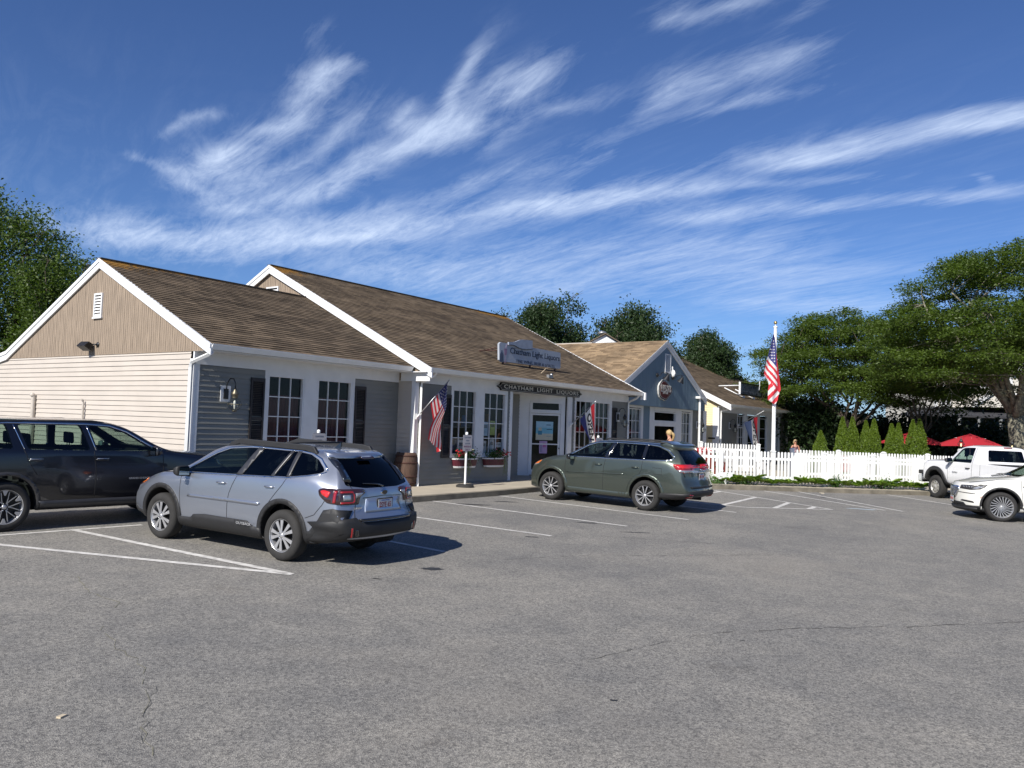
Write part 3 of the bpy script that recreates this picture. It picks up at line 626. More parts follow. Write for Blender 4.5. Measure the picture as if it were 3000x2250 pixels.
# poster and notice on the door
P0 = dp(1225, 1360); P1 = dp(1597, 980)
g = MB(); w = P1[0]-P0[0]; h = P1[1]-P0[1]; X = lambda u: P0[0]+w*u; Z = lambda v: P0[1]+h*v
slab(g, pd, X(0), X(1), Z(0), Z(.35), -.026, -.018, 1); slab(g, pd, X(0), X(1), Z(.35), Z(.66), -.026, -.018, 0); slab(g, pd, X(0), X(1), Z(.66), Z(1), -.026, -.018, 2)
slab(g, pd, X(.12), X(.36), Z(.28), Z(.5), -.018, -.0165, 3); slab(g, pd, X(.15), X(.33), Z(.5), Z(.66), -.018, -.0165, 1); slab(g, pd, X(.6), X(.86), Z(.8), Z(.84), -.018, -.0165, 4); slab(g, pd, X(.62), X(.95), Z(.56), Z(.6), -.018, -.0165, 4); slab(g, pd, X(.58), X(.9), Z(.2), Z(.22), -.018, -.0165, 3)
g.build('poster', [mat('poster_sea', (.16, .42, .55), .5), mat('poster_sand', (.47, .46, .36), .5), mat('poster_sky', (.30, .50, .62), .5), mat('poster_bottle', (.04, .2, .3), .5), mat('poster_ink', (.02, .05, .1), .5)], dr)
P0 = dp(1297, 1645); P1 = dp(1470, 1388); w = P1[0]-P0[0]; h = P1[1]-P0[1]
g = MB(); slab(g, pd, X(0), X(1), Z(0), Z(1), -.026, -.018, 0); slab(g, pd, X(.1), X(.32), Z(.1), Z(.75), -.018, -.0165, 1); slab(g, pd, X(.45), X(.85), Z(.5), Z(.85), -.018, -.0165, 2)
g.build('notice', [mat('notice_pink', (.42, .28, .48), .5), mat('notice_grey', (.25, .22, .35), .5), mat('notice_red', (.4, .12, .3), .5)], dr)
text_obj('house_number', '303', .19, BLACK, ST, (22.25, 16.47, 2.92), (pi/2, 0, 0), bold=.004)
pos = fx(X2-.10)
RM = [(EAVE_M[0]-.12, EAVE_M[1]-.03), RIDGE_M, EBM]
rake(ST, pos, RM, .26, -.02, .02)
g = MB()
for a_, b_ in zip(RM[:-1], RM[1:]): g.prism([(a_[0], a_[1]-.22), (b_[0], b_[1]-.22), (b_[0], b_[1]-.21), (a_[0], a_[1]-.21)], lambda p, t: (t, p[0], p[1]), X2-.095, X2+.01)
g.build('soffit', WHITE, ST)
slope('roof_slope', ST, roof_mat('shingles_store', CM0, CM1, 'y', EAVE_M[0], (RIDGE_M[0]-EAVE_M[0])/52, [(17.2, 21.6, 1.6, .6), (29.4, 21.6, 2.3, .4)]), (X2-.13, X3+.22), EAVE_M, RIDGE_M, 52)
slope('roof_slope', ST, roof_mat('shingles_store_back', CM0, CM1, 'y', EBM[0], -(EBM[0]-RIDGE_M[0])/50, []), (X2-.13, X3+.22), EBM, RIDGE_M, 50)
g = MB(); g.box(X2-.13, X3+.22, RIDGE_M[0]-.1, RIDGE_M[0]+.1, 7.155, 7.18); g.build('ridge_cap', mat('ridge_shingle_store', (.10, .08, .055), .9, var=.3), ST)
posr = lambda s, z, o=0.: (X3+.2+o, s, z)
rake(ST, posr, RM, .26, -.02, .02); g = MB(); g.box(X3+.12, X3+.24, EAVE_M[0]-.16, EAVE_M[0]+.05, 3.5, 3.79); g.build('rake_return', WHITE, ST)
g = MB(); slab(g, lambda s, z, o=0.: (X3+o, s, z), YM, 28, .4, 3.6, -.02, 0); g.prism([(15.0, 3.6), (28.2, 3.6), (21.7, 6.98)], lambda p, t: (X3+t, p[0], p[1]), -.02, 0); g.build('end_wall', SID_G, ST)
gutter(ST, X2-.1, X3+.12, EAVE_M[0]-.1, 3.785)
downspout(ST, [(X2+.22, 14.84, 3.68), (X2+.22, 14.9, 3.6), (X2+.17, YM-.08, 3.4), (X2+.17, YM-.06, 3.25), (X2+.17, YM-.06, .5)])
downspout(ST, [(X3-.1, 14.84, 3.68), (X3-.1, 14.95, 3.55), (X3-.06, YM-.08, 3.4), (X3-.06, YM-.06, 3.25), (X3-.06, YM-.06, .5)])
vent(ST, fx(X2-.02), 21.35, 21.85, 6.1, 6.42, 3)

# ---------------- blue gabled restaurant
EL = thing('blue_gabled_restaurant', 'restaurant with a slate blue board gable, white rake trim and open glass door', 'building')
YE, YB = 16.4, 16.1; XA, XE, XF = 35.05, 30.35, 39.72; AZ, EZ = 6.42, 4.02
se = (AZ-EZ)/(XF-XA)
ztopE = lambda x: AZ-se*abs(x-XA)-.06
def ce(x, y): return PY(1800+x*.15068, 980+y*.15068, YE)
def cg(x, y): return PY(1950+x*.12055, 1130+y*.12055, YE)
g = MB(); gable_boards(g, fy(YB), XE+.1, XF-.02, 3.385, ztopE, .1, .006); slab(g, fy(YB), XE, XF-.02, 3.37, 3.385, -.3, .02); g.build('gable_boards', BLUE, EL)
wl0, wl1 = ce(290, 1400).x, ce(510, 1400).x; pn0, pn1 = ce(555, 1400).x, ce(680, 1400).x; en1 = ce(1283, 1500).x
tr0, tr1 = ce(775, 1560).x, ce(1183, 1560).x; wr0, wr1 = cg(382, 700).x, cg(600, 700).x; wrb = cg(645, 700).x; cb0, cb1 = cg(905, 700).x, cg(958, 700).x
for a_, b_ in ((XE-.2, wl0-.1), (wrb, cb0)): g = MB(); clap(g, fy(YE), a_, b_, .4, 3.4); g.build('front_siding', SID_G, EL)
g = MB(); slab(g, fy(YE), pn0, pn1, .4, 3.4, -.02, .02); g.build('panel_board', BLUE, EL)
g = MB(); slab(g, fy(YE), wl0-.12, wl0-.045, .4, 3.4, -.02, .03); slab(g, fy(YE), wl1+.045, pn0, .4, 3.4, -.02, .03); slab(g, fy(YE), wl0-.045, wl1+.045, 3.27, 3.4, -.02, .03)
slab(g, fy(YE), pn1, tr0-.06, .4, 3.4, -.02, .03); slab(g, fy(YE), tr1+.06, wr0-.05, .4, 3.4, -.02, .03); slab(g, fy(YE), tr0-.06, tr1+.06, 3.2, 3.4, -.02, .03); slab(g, fy(YE), tr0-.06, tr1+.06, 2.62, 2.74, -.02, .03)
slab(g, fy(YE), wr1+.05, wrb, .4, 3.4, -.02, .03); slab(g, fy(YE), wr0-.05, wr1+.05, 3.27, 3.4, -.02, .03); slab(g, fy(YE), cb0, cb1+.15, .4, 3.4, -.02, .03)
g.build('front_trim', WHITE, EL)
window(EL, fy(YE), wl0, wl1, 1.2, 3.2, 3, 4, fr=.04); window(EL, fy(YE), wr0, wr1, 1.2, 3.2, 3, 4, fr=.04)
window(EL, fy(YE), tr0, tr1, 2.78, 3.14, 1, 1, fr=.05, name='transom_window')
LC = mat('pale_curtain', (.33, .34, .34), .9, var=.3, scale=5, stretch=(6, 6, .3))
curtain(EL, fy(YE), wl0+.55, wl1, 1.2, 3.2, LC); curtain(EL, fy(YE), wr0+.2, wr1, 1.2, 3.2, LC)
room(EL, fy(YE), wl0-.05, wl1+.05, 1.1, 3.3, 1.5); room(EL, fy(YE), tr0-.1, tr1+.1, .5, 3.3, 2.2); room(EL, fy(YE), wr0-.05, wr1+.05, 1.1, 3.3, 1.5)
g = MB()
for (a, b, c, d) in ((tr0-.06, tr0+.05, .55, 2.62), (tr1-.05, tr1+.06, .55, 2.62), (tr0+.05, tr1-.05, 2.52, 2.62), (tr0+.05, tr1-.05, .55, .75)): slab(g, fy(YE), a, b, c, d, -.04, .01)
dr2 = g.build('door', WHITE, EL); g = MB(); g.quad(*[fy(YE)(a, b, -.03) for a, b in ((tr0+.05, .7), (tr1-.05, .7), (tr1-.05, 2.53), (tr0+.05, 2.53))]); g.build('pane', PANE, dr2)
g = MB(); xm = (tr0+tr1)/2; g.tube([(xm-.35, YE-.01, 1.2), (xm-.35, YE-.05, 1.25), (xm-.35, YE-.05, 1.8), (xm-.35, YE-.01, 1.85)], .015); g.build('door_handle', CHROME, dr2)
rake(EL, fy(YB-.02), [(XE-.1, EZ-.05), (XA, AZ), (XF+.12, EZ-.05)], .3, -.02, .03, m=WHITE)
CE0, CE1 = (.17, .122, .076), (.33, .245, .155)
slope('roof_slope', EL, roof_mat('shingles_gable_w', CE0, CE1, 'x', XE, (XA-XE)/38, []), (YB-.06, 24.3), (XE-.1, EZ-.05), (XA, AZ), 38, axis='x')
slope('roof_slope', EL, roof_mat('shingles_gable_e', CE0, CE1, 'x', XF, -(XF-XA)/38, []), (YB-.06, 24.3), (XF+.14, EZ-.06), (XA, AZ), 38, axis='x')
g = MB(); slab(g, lambda s, z, o=0.: (XF-.05+o, s, z), YE, 24, .4, 4, -.03, 0); g.build('end_wall', SID_G, EL)
pv = lambda x, y: PY(1800+x*.15068, 980+y*.15068, YB)
a, b = pv(985, 560), pv(1078, 560); vent(EL, fy(YB), a.x, b.x, pv(1030, 725).z, pv(1030, 400).z, 15)
g = MB(); c = PY(2056, 1164, 15.9); g.box(c.x-.3, c.x+.22, 15.85, 16.1, c.z-.07, c.z+.03); g.build('gutter', WHITEV, EL)
downspout(EL, [(c.x-.05, 15.98, c.z-.06), (c.x-.05, 15.98, .5)], .055)
# little white cupola end with its flue, beyond the ridge
t = thing('roof_dormer', 'small white gabled dormer peeking over the ridge between the trees', 'dormer')
c = PD(1772, 1004, 44); cx_, cy_ = c.x, c.y
g = MB(); q = [(-.95, -.12), (.95, -.12), (0, .42)]; dv = CR.copy(); dv.z = 0; dv.normalize(); fv = Vector((-dv.y, dv.x, 0))
P = lambda p, t_: (cx_+dv.x*p[0]+fv.x*t_, cy_+dv.y*p[0]+fv.y*t_, c.z+p[1])
g.prism(q, P, 0, 3); g.build('gable_end', WHITE, t)
g = MB()
for s_ in (-1, 1): g.prism([(s_*1.15, -.2), (s_*1.15, -.14), (0, .51), (0, .45)], P, -.15, 3.1)
g.build('roof', mat('dormer_shingle', (.13, .10, .07), .9, var=.3), t)
g = MB(); g.box(cx_-1.2, cx_+1.4, cy_-.2+.3, cy_+3, .4, c.z-.1); g.build('wall', SID_W, t)
f = PD(1764, 1000, 45.5); g = MB(); g.lathe([(.13, -.6), (.13, .42), (.14, .42)], 14, M=Matrix.Translation(f)); g.lathe([(.28, .42), (.2, .52), (.03, .58)], 14, M=Matrix.Translation(f), cap=True)
o = g.build('flue_pipe', GALV); tag(o, 'galvanised metal flue with a round cap rising above the white dormer', 'flue')

# ---------------- coffee shop
CS = thing('coffee_shop', 'yellow and olive clapboard coffee shop at the far end of the row', 'building')
XC, YC, XD = 41.6, 16.1, 56.9; EAVE_C = (15.45, 3.80); RIDGE_C = (23.1, 7.45); EBC = (30.7, 3.8); sc = (RIDGE_C[1]-EAVE_C[1])/(RIDGE_C[0]-EAVE_C[0])
ztopC = lambda z: (YC+.1, 24)
def cp(x, y): return PY(2100+x*.15068, 1100+y*.15068, YC)
g = MB(); clap(g, fx(XC), YC+.1, 24, .4, 3.66); 
k = 3.66
while k < 7.2:
    yy = EAVE_C[0]+(k-EAVE_C[1]+.12)/sc; g2 = k+CO; clap(g, fx(XC), yy, 2*RIDGE_C[0]-yy, k, g2); k = g2
g.build('side_siding', SID_Y, CS)
xs = [cp(q, 1000).x for q in (388, 405, 520, 575, 598, 745, 828, 965, 990, 1060, 1128, 1205, 1222, 1337, 1365, 1480, 1490, 1655)]
hol = [(xs[0], xs[9]+.05, 0, 3.4), (xs[10]-.12, xs[12], 0, 3.4), (xs[13], xs[16], 0, 3.4)]
for a_, b_ in ((XC+.1, xs[0]), (xs[9]+.05, xs[10]-.12), (xs[12], xs[13]), (xs[16], XD-.1)):
    if b_-a_ > .05: g = MB(); clap(g, fy(YC), a_, b_, .4, FRZ0); g.build('front_siding', SID_O, CS)
g = MB(); slab(g, fy(YC), XC-.02, XD+.02, FRZ0, FRZ1, -.02, .03); hslab(g, XC-.1, XD+.2, EAVE_C[0]+.02, YC, 3.655, 3.675)
slab(g, fy(YC), XC-.022, XC+.13, .4, FRZ0, -.01, .026); slab(g, fx(XC), YC-.03, YC+.3, .4, 3.62, -.01, .03); slab(g, fy(YC), XD-.12, XD+.02, .4, FRZ0, -.01, .026)
for (a, b) in ((xs[0], xs[1]-.03), (xs[2]+.03, xs[3]), (xs[5]+.03, xs[6]-.03), (xs[7]+.03, xs[9]+.05), (xs[10]-.12, xs[10]-.03), (xs[11]+.03, xs[12]), (xs[13], xs[14]-.03), (xs[15]+.03, xs[16])): slab(g, fy(YC), a, b, .4, FRZ0, -.08, .03)
g.build('front_trim', WHITE, CS)
window(CS, fy(YC), xs[1], xs[2], 2.75, 3.25, 2, 1, fr=.03); window(CS, fy(YC), xs[1], xs[2], 1.1, 2.62, 3, 3, fr=.05)
window(CS, fy(YC), xs[4], xs[5], 1.1, 3.3, 1, 3, fr=.03); window(CS, fy(YC), xs[6], xs[7], .95, 3.2, 1, 4, fr=.03)
window(CS, fy(YC), xs[10], xs[11], 2.7, 3.2, 1, 1, fr=.03); window(CS, fy(YC), xs[10], xs[11], .8, 2.6, 3, 4, fr=.03)
window(CS, fy(YC), xs[14], xs[15], 2.7, 3.2, 1, 1, fr=.03); window(CS, fy(YC), xs[14], xs[15], .8, 2.6, 3, 4, fr=.03)
for a, b in ((xs[0], xs[9]), (xs[10]-.1, xs[12]), (xs[13], xs[16])): room(CS, fy(YC), a, b, .6, 3.36, 2.5, .1)
curtain(CS, fy(YC), xs[10], xs[11], .8, 2.6, LC, -.12); curtain(CS, fy(YC), xs[14], xs[15], .8, 2.6, LC, -.12)
g = MB(); g.box(xs[6], xs[7], YC+.5, YC+.7, 1.2, 1.25); g.box(xs[6]+.1, xs[6]+.5, YC+.5, YC+.7, 1.25, 1.7); g.box(xs[6]+.6, xs[6]+.8, YC+.5, YC+.7, 1.25, 1.55); g.build('shelf_goods', mat('goods_pale', (.3, .3, .3), .6), CS)
slope('roof_slope', CS, roof_mat('shingles_cafe', CM0, CM1, 'y', EAVE_C[0], (RIDGE_C[0]-EAVE_C[0])/56, [(55, 23.1, 5, .35)]), (XC-.3, XD+.5), EAVE_C, RIDGE_C, 56)
slope('roof_slope', CS, roof_mat('shingles_cafe_back', CM0, CM1, 'y', EBC[0], -(EBC[0]-RIDGE_C[0])/50, []), (XC-.3, XD+.5), EBC, RIDGE_C, 50)
g = MB(); g.box(XC-.3, XD+.5, RIDGE_C[0]-.1, RIDGE_C[0]+.1, 7.44, 7.47); g.build('ridge_cap', mat('ridge_shingle_cafe', (.15, .12, .06), .9, var=.3), CS)
RC = [(EAVE_C[0]-.12, EAVE_C[1]-.03), RIDGE_C, EBC]
rake(CS, fx(XC-.27), RC, .3, -.02, .02); rake(CS, lambda s, z, o=0.: (XD+.47+o, s, z), RC, .26, -.02, .02)
g = MB()
for a_, b_ in zip(RC[:-1], RC[1:]): g.prism([(a_[0], a_[1]-.25), (b_[0], b_[1]-.25), (b_[0], b_[1]-.24), (a_[0], a_[1]-.24)], lambda p, t: (t, p[0], p[1]), XC-.27, XC+.01)
g.build('soffit', WHITE, CS)
gutter(CS, XC-.2, XD+.35, EAVE_C[0]-.1, 3.795)
downspout(CS, [(XC+.3, 15.42, 3.68), (XC+.3, 15.5, 3.6), (XC+.16, YC-.08, 3.45), (XC+.16, YC-.07, 3.3), (XC+.16, YC-.07, .5)])
xq = cp(1350, 1000).x; downspout(CS, [(xq+1.6, 15.42, 3.68), (xq+1.5, 15.5, 3.6), (xq, YC-.08, 3.42), (xq, YC-.07, 3.3), (xq, YC-.07, .5)])
t = tag(MB().box(XC-.05, XC-.02, 16.25, 16.62, 1.98, 2.06).build('name_plate', mat('dark_plate', (.05, .04, .03), .5)), 'small dark name plate on the yellow end wall', 'plate')
# ------------------------------------------------------------------ vehicles
TYRE = mat('tyre_rubber', (.022, .021, .02), .85, var=.25, scale=9, bump=.3, bscale=80)
ALLOY = mat('alloy', (.48, .48, .49), .3, metal=.6, var=.06)
ALLOYD = mat('alloy_dark', (.03, .03, .032), .4, metal=.5, var=.1)
CLAD = mat('cladding', (.015, .015, .016), .6, var=.15, scale=10)
GAP = mat('panel_gap', (.006, .006, .007), .8, var=0)
CABIN = mat('cabin_dark', (.013, .013, .014), .9, var=.2)
WELL = mat('wheel_well', (.006, .006, .006), .95, var=.2)
TINT = glass_mat('privacy_glass', (.045, .05, .055), 1.5)
CLEARG = glass_mat('car_glass', (.50, .60, .55), 1.5)
BLKG = mat('black_gloss', (.008, .008, .009), .07, var=0, coat=1)
REDL = mat('red_lens', (.26, .008, .01), .12, var=.1, coat=1)
REDB = mat('bright_red_lens', (.55, .02, .02), .12, var=.1, coat=1)
CLRL = mat('clear_lens', (.42, .43, .45), .1, metal=.6, var=.2, scale=40, coat=1)
AMBL = mat('amber_lens', (.75, .17, .01), .15, var=.15, coat=1)
DARKL = mat('dark_lens', (.03, .012, .012), .1, var=.1, coat=1)
PLATE = mat('plate_white', (.62, .62, .60), .4, var=.05)
INKR = mat('plate_red', (.30, .01, .015), .5, var=0)
INKB = mat('ink_blue', (.05, .12, .38), .5, var=0)
SEAT = mat('seat_cloth', (.02, .02, .022), .85, var=.2)
MIRR = mat('mirror_glass', (.55, .62, .56), .03, metal=1, var=0)

def crv(keys, x):
    """smooth monotone-ish interpolation of [(x, v)...]"""
    ks = sorted(keys); xs = [k[0] for k in ks]; ys = [k[1] for k in ks]
    if x <= xs[0]: return ys[0]
    if x >= xs[-1]: return ys[-1]
    i = max(j for j in range(len(xs)-1) if xs[j] <= x)
    h = xs[i+1]-xs[i]; d = (ys[i+1]-ys[i])/h
    def sl_(j):
        if j <= 0 or j >= len(xs)-1: return d if 0 else ((ys[1]-ys[0])/(xs[1]-xs[0]) if j <= 0 else (ys[-1]-ys[-2])/(xs[-1]-xs[-2]))
        a = (ys[j]-ys[j-1])/(xs[j]-xs[j-1]); b = (ys[j+1]-ys[j])/(xs[j+1]-xs[j])
        return 0 if a*b <= 0 else 2*a*b/(a+b)
    m0, m1 = sl_(i), sl_(i+1); t = (x-xs[i])/h
    return (2*t**3-3*t**2+1)*ys[i]+(t**3-2*t**2+t)*h*m0+(-2*t**3+3*t**2)*ys[i+1]+(t**3-t**2)*h*m1

def shell(S, inset=0., zfloor=None, u0=None, u1=None):
    """closed car body; x forward, y left. S: dict of curves over x"""
    W = S['W']; xr, xf = S['xr'], S['xf']
    N = S.get('N', 56)
    K = [(.0, 'b', 0), (.6, 'b', 0), (1., 'b', .0)]
    rows = []
    xs = [xr+(xf-xr)*(.5-.5*math.cos(pi*i/N)*(.35)-.5*(1-2*i/N)*.65) for i in range(N+1)]
    if u0 is not None: xs = [u0+(u1-u0)*i/N for i in range(N+1)]
    def ring(x):
        w = crv(S['w'], x)*W; zb = crv(S['zb'], x) if zfloor is None else zfloor; sh = crv(S['sh'], x); tp = crv(S['top'], x); wr = crv(S['wr'], x)*W
        ts = crv(S.get('sh_in', [(0, .965)]), x)
        w -= inset; wr -= inset*1.4; tp -= inset*1.1; 
        if zfloor is not None: sh = max(zfloor+.05, sh-.0)
        wsh = w*ts; h = tp-sh
        ze = sh+h*crv(S['re'], x)      # roof-edge height
        if zfloor is None:
            P = [(0, zb), (w*.55, zb), (w*.86, zb+.005), (w*.945, zb+.05), (w*.982, zb+.16), (w*.995, zb+(sh-zb)*.38), (w*1.0, zb+(sh-zb)*.56), (w*.993, zb+(sh-zb)*.72), (w*.985, zb+(sh-zb)*.84), (wsh+(w-wsh)*.35, sh-.045), (wsh, sh)]
        else:
            P = [(0, zb), (w*.55, zb), (w*.86, zb), (w*.93, zb+.01), (w*.94, zb+.02), (w*.94, zb+(sh-zb)*.38), (w*.94, zb+(sh-zb)*.56), (w*.94, zb+(sh-zb)*.72), (w*.94, zb+(sh-zb)*.84), (wsh*.98, sh-.02), (wsh*.98, sh)]
        for t in (.25, .5, .75): P.append((wsh+(wr-wsh)*(t*.92+.08*t*t), sh+(ze-sh)*t))
        P += [(wr, ze), (wr-.03*min(1, h/.3), ze+(tp-ze)*.38), (wr*.86, ze+(tp-ze)*.68), (wr*.6, ze+(tp-ze)*.90), (wr*.3, ze+(tp-ze)*.98), (0, tp)]
        return P
    def xend(x, z, y, w):
        # shape the two ends: rear profile / front profile as function of height, plus crown
        s = (x-xr)/(xf-xr)
        rr = crv(S['rear'], z); ff = crv(S['front'], z); cr_, cf_ = S['crown']
        q = (abs(y)/max(W, .01))
        a = max(0, 1-s/ .22); b = max(0, 1-(1-s)/.22)
        return x+(a**1.5)*(rr+cr_*q**2.4)-(b**1.5)*(ff+cf_*q**2.4)
    vs = []; R = None; fs = []
    for x in xs:
        P = ring(x); R = len(P)
        full = [(y, z) for (y, z) in P]+[(-y, z) for (y, z) in P[-2:0:-1]]
        for (y, z) in full:
            X = xend(x, z, y, W) if zfloor is None else x
            vs.append((X, y, z))
    n = 2*R-2
    for i in range(len(xs)-1):
        for k in range(n): fs.append((i*n+k, i*n+(k+1) % n, (i+1)*n+(k+1) % n, (i+1)*n+k))
    # caps as curved grids
    for (base, x) in ((0, xs[0]), ((len(xs)-1)*n, xs[-1])):
        C = 9; grid = []
        for r in range(R):
            Lf = base+r; Rt = base+(n-r) % n
            if r == 0 or r == R-1: grid.append([Lf]*(C+1)); continue
            y0, z0 = vs[Lf][1], vs[Lf][2]; row = [Lf]
            for c in range(1, C):
                y = y0*(1-2*c/C); X = xend(x, z0, y, W) if zfloor is None else x
                row.append(len(vs)); vs.append((X, y, z0))
            row.append(Rt); grid.append(row)
        for r in range(R-1):
            for c in range(C):
                q = [grid[r][c], grid[r][c+1], grid[r+1][c+1], grid[r+1][c]]; u = []
                for a in q:
                    if a not in u: u.append(a)
                if len(u) > 2: fs.append(tuple(u))
    return vs, fs
def mk(vs, fs, mats, smooth=True):
    me = bpy.data.meshes.new('tmp'); me.from_pydata([tuple(v) for v in vs], [], fs)
    for m in mats: me.materials.append(m)
    bm = bmesh.new(); bm.from_mesh(me); bmesh.ops.remove_doubles(bm, verts=bm.verts, dist=1e-5); bmesh.ops.recalc_face_normals(bm, faces=bm.faces)
    for f in bm.faces: f.smooth = smooth
    bm.to_mesh(me); bm.free(); return me
def subdivided(me, lv=1):
    o = bpy.data.objects.new('tmp', me); COL.objects.link(o); s = o.modifiers.new('s', 'SUBSURF'); s.levels = lv; s.render_levels = lv
    dg = bpy.context.evaluated_depsgraph_get(); r = bpy.data.meshes.new_from_object(o.evaluated_get(dg)); bpy.data.objects.remove(o, do_unlink=True); return r
def boolean(me, cutters):
    o = bpy.data.objects.new('tmp', me); COL.objects.link(o); cs = []
    for cm in cutters:
        c = bpy.data.objects.new('cut', cm); COL.objects.link(c); cs.append(c)
        b = o.modifiers.new('b', 'BOOLEAN'); b.operation = 'DIFFERENCE'; b.object = c; b.solver = 'EXACT'
        try: b.material_mode = 'TRANSFER'
        except Exception: pass
    dg = bpy.context.evaluated_depsgraph_get(); r = bpy.data.meshes.new_from_object(o.evaluated_get(dg))
    for c in cs: bpy.data.objects.remove(c, do_unlink=True)
    bpy.data.objects.remove(o, do_unlink=True); return r
def prism_mesh(poly, fn, t0, t1, m):
    n = len(poly); vs = [fn(p, t0) for p in poly]+[fn(p, t1) for p in poly]
    fs = [tuple(range(n))[::-1], tuple(range(n, 2*n))]+[(i, (i+1) % n, n+(i+1) % n, n+i) for i in range(n)]
    return mk(vs, fs, [m], False)
def rnd(poly, r=.03, n=3):
    """round polygon corners"""
    out = []; N = len(poly)
    for i in range(N):
        p = Vector(poly[i]); a = Vector(poly[i-1]); b = Vector(poly[(i+1) % N]); da = (a-p); db = (b-p); q = min(r, da.length*.45, db.length*.45)
        s = p+da.normalized()*q; e = p+db.normalized()*q
        for k in range(n+1):
            t = k/n; out.append(tuple((1-t)**2*s+2*t*(1-t)*p+t*t*e))
    return out
def inset_poly(poly, d):
    N = len(poly); c = Vector((sum(p[0] for p in poly)/N, sum(p[1] for p in poly)/N)); out = []
    ar = sum(poly[i][0]*poly[(i+1) % N][1]-poly[(i+1) % N][0]*poly[i][1] for i in range(N)); sg = 1 if ar > 0 else -1
    for i in range(N):
        p = Vector(poly[i]); a = Vector(poly[i-1]); b = Vector(poly[(i+1) % N]); e1 = (p-a).normalized() if (p-a).length > 1e-6 else Vector((1, 0)); e2 = (b-p).normalized() if (b-p).length > 1e-6 else e1
        n = Vector((-e1.y-e2.y, e1.x+e2.x))*sg
        n = n.normalized() if n.length > 1e-6 else Vector((0, 0)); out.append(tuple(p+n*d))
    return out
AX = {'L': (lambda p: (Vector((p[0], 3, p[1])), Vector((0, -1, 0)))), 'R': (lambda p: (Vector((p[0], -3, p[1])), Vector((0, 1, 0)))),
      'F': (lambda p: (Vector((5, p[0], p[1])), Vector((-1, 0, 0)))), 'B': (lambda p: (Vector((-5, p[0], p[1])), Vector((1, 0, 0)))), 'T': (lambda p: (Vector((p[0], p[1], 4)), Vector((0, 0, -1))))}
def patch(bvh, poly, ax, off=.004, thick=.012, step=.06):
    """panel following the body: 2D outline seen from one side, laid on the surface"""
    P = [Vector(p) for p in poly]; N = len(P); pts = []
    for i in range(N):
        a, b = P[i], P[(i+1) % N]; k = max(1, int((b-a).length/step))
        pts += [a.lerp(b, j/k) for j in range(k)]
    nb = len(pts); x0, x1 = min(p.x for p in pts), max(p.x for p in pts); y0, y1 = min(p.y for p in pts), max(p.y for p in pts)
    def inside(q):
        c = False
        for i in range(nb):
            a, b = pts[i], pts[(i+1) % nb]
            if (a.y > q.y) != (b.y > q.y) and q.x < (b.x-a.x)*(q.y-a.y)/(b.y-a.y)+a.x: c = not c
        return c
    ins = []
    y = y0+step/2
    while y < y1:
        x = x0+step/2
        while x < x1:
            q = Vector((x, y))
            if inside(q) and min((q-p).length for p in pts) > step*.45: ins.append(q)
            x += step
        y += step
    r = delaunay_2d_cdt(pts+ins, [(i, (i+1) % nb) for i in range(nb)], [list(range(nb))], 1, 1e-6)
    V, E, Fc = r[0], r[1], r[2]
    top = []; bot = []
    for v in V:
        o, d = AX[ax](v); h = bvh.ray_cast(o, d)
        if h[0] is None:
            h = bvh.find_nearest(o+d*3)
        n = h[1]
        if n.dot(d) > 0: n = -n
        top.append(h[0]+n*off); bot.append(h[0]+n*(off-thick))
    cnt = {}
    for f in Fc:
        for i in range(len(f)):
            e = (f[i], f[(i+1) % len(f)]); cnt[e] = 1
    k = len(top); fs = [tuple(f) for f in Fc]
    if thick > 0:
        for (a, b) in cnt:
            if (b, a) not in cnt: fs.append((a, b, b+k, a+k))
        return top+bot, fs
    return top, fs
def put(name, bvh, poly, ax, m, parent, off=.004, thick=.012, step=.06, label=None, smooth=True, both=False):
    g = MB(); g.add(*patch(bvh, poly, ax, off, thick, step), 0, smooth)
    return g.build(name, m, parent, label=label)
def strip(pts, w):
    """outline of a thin band along pts"""
    P = [Vector(p) for p in pts]; a = []; b = []
    for i, p in enumerate(P):
        d = (P[min(i+1, len(P)-1)]-P[max(i-1, 0)]).normalized(); n = Vector((-d.y, d.x))*w/2; a.append(tuple(p+n)); b.append(tuple(p-n))
    return a+b[::-1]
def mirror_side(poly): return [(p[0], p[1]) for p in poly]
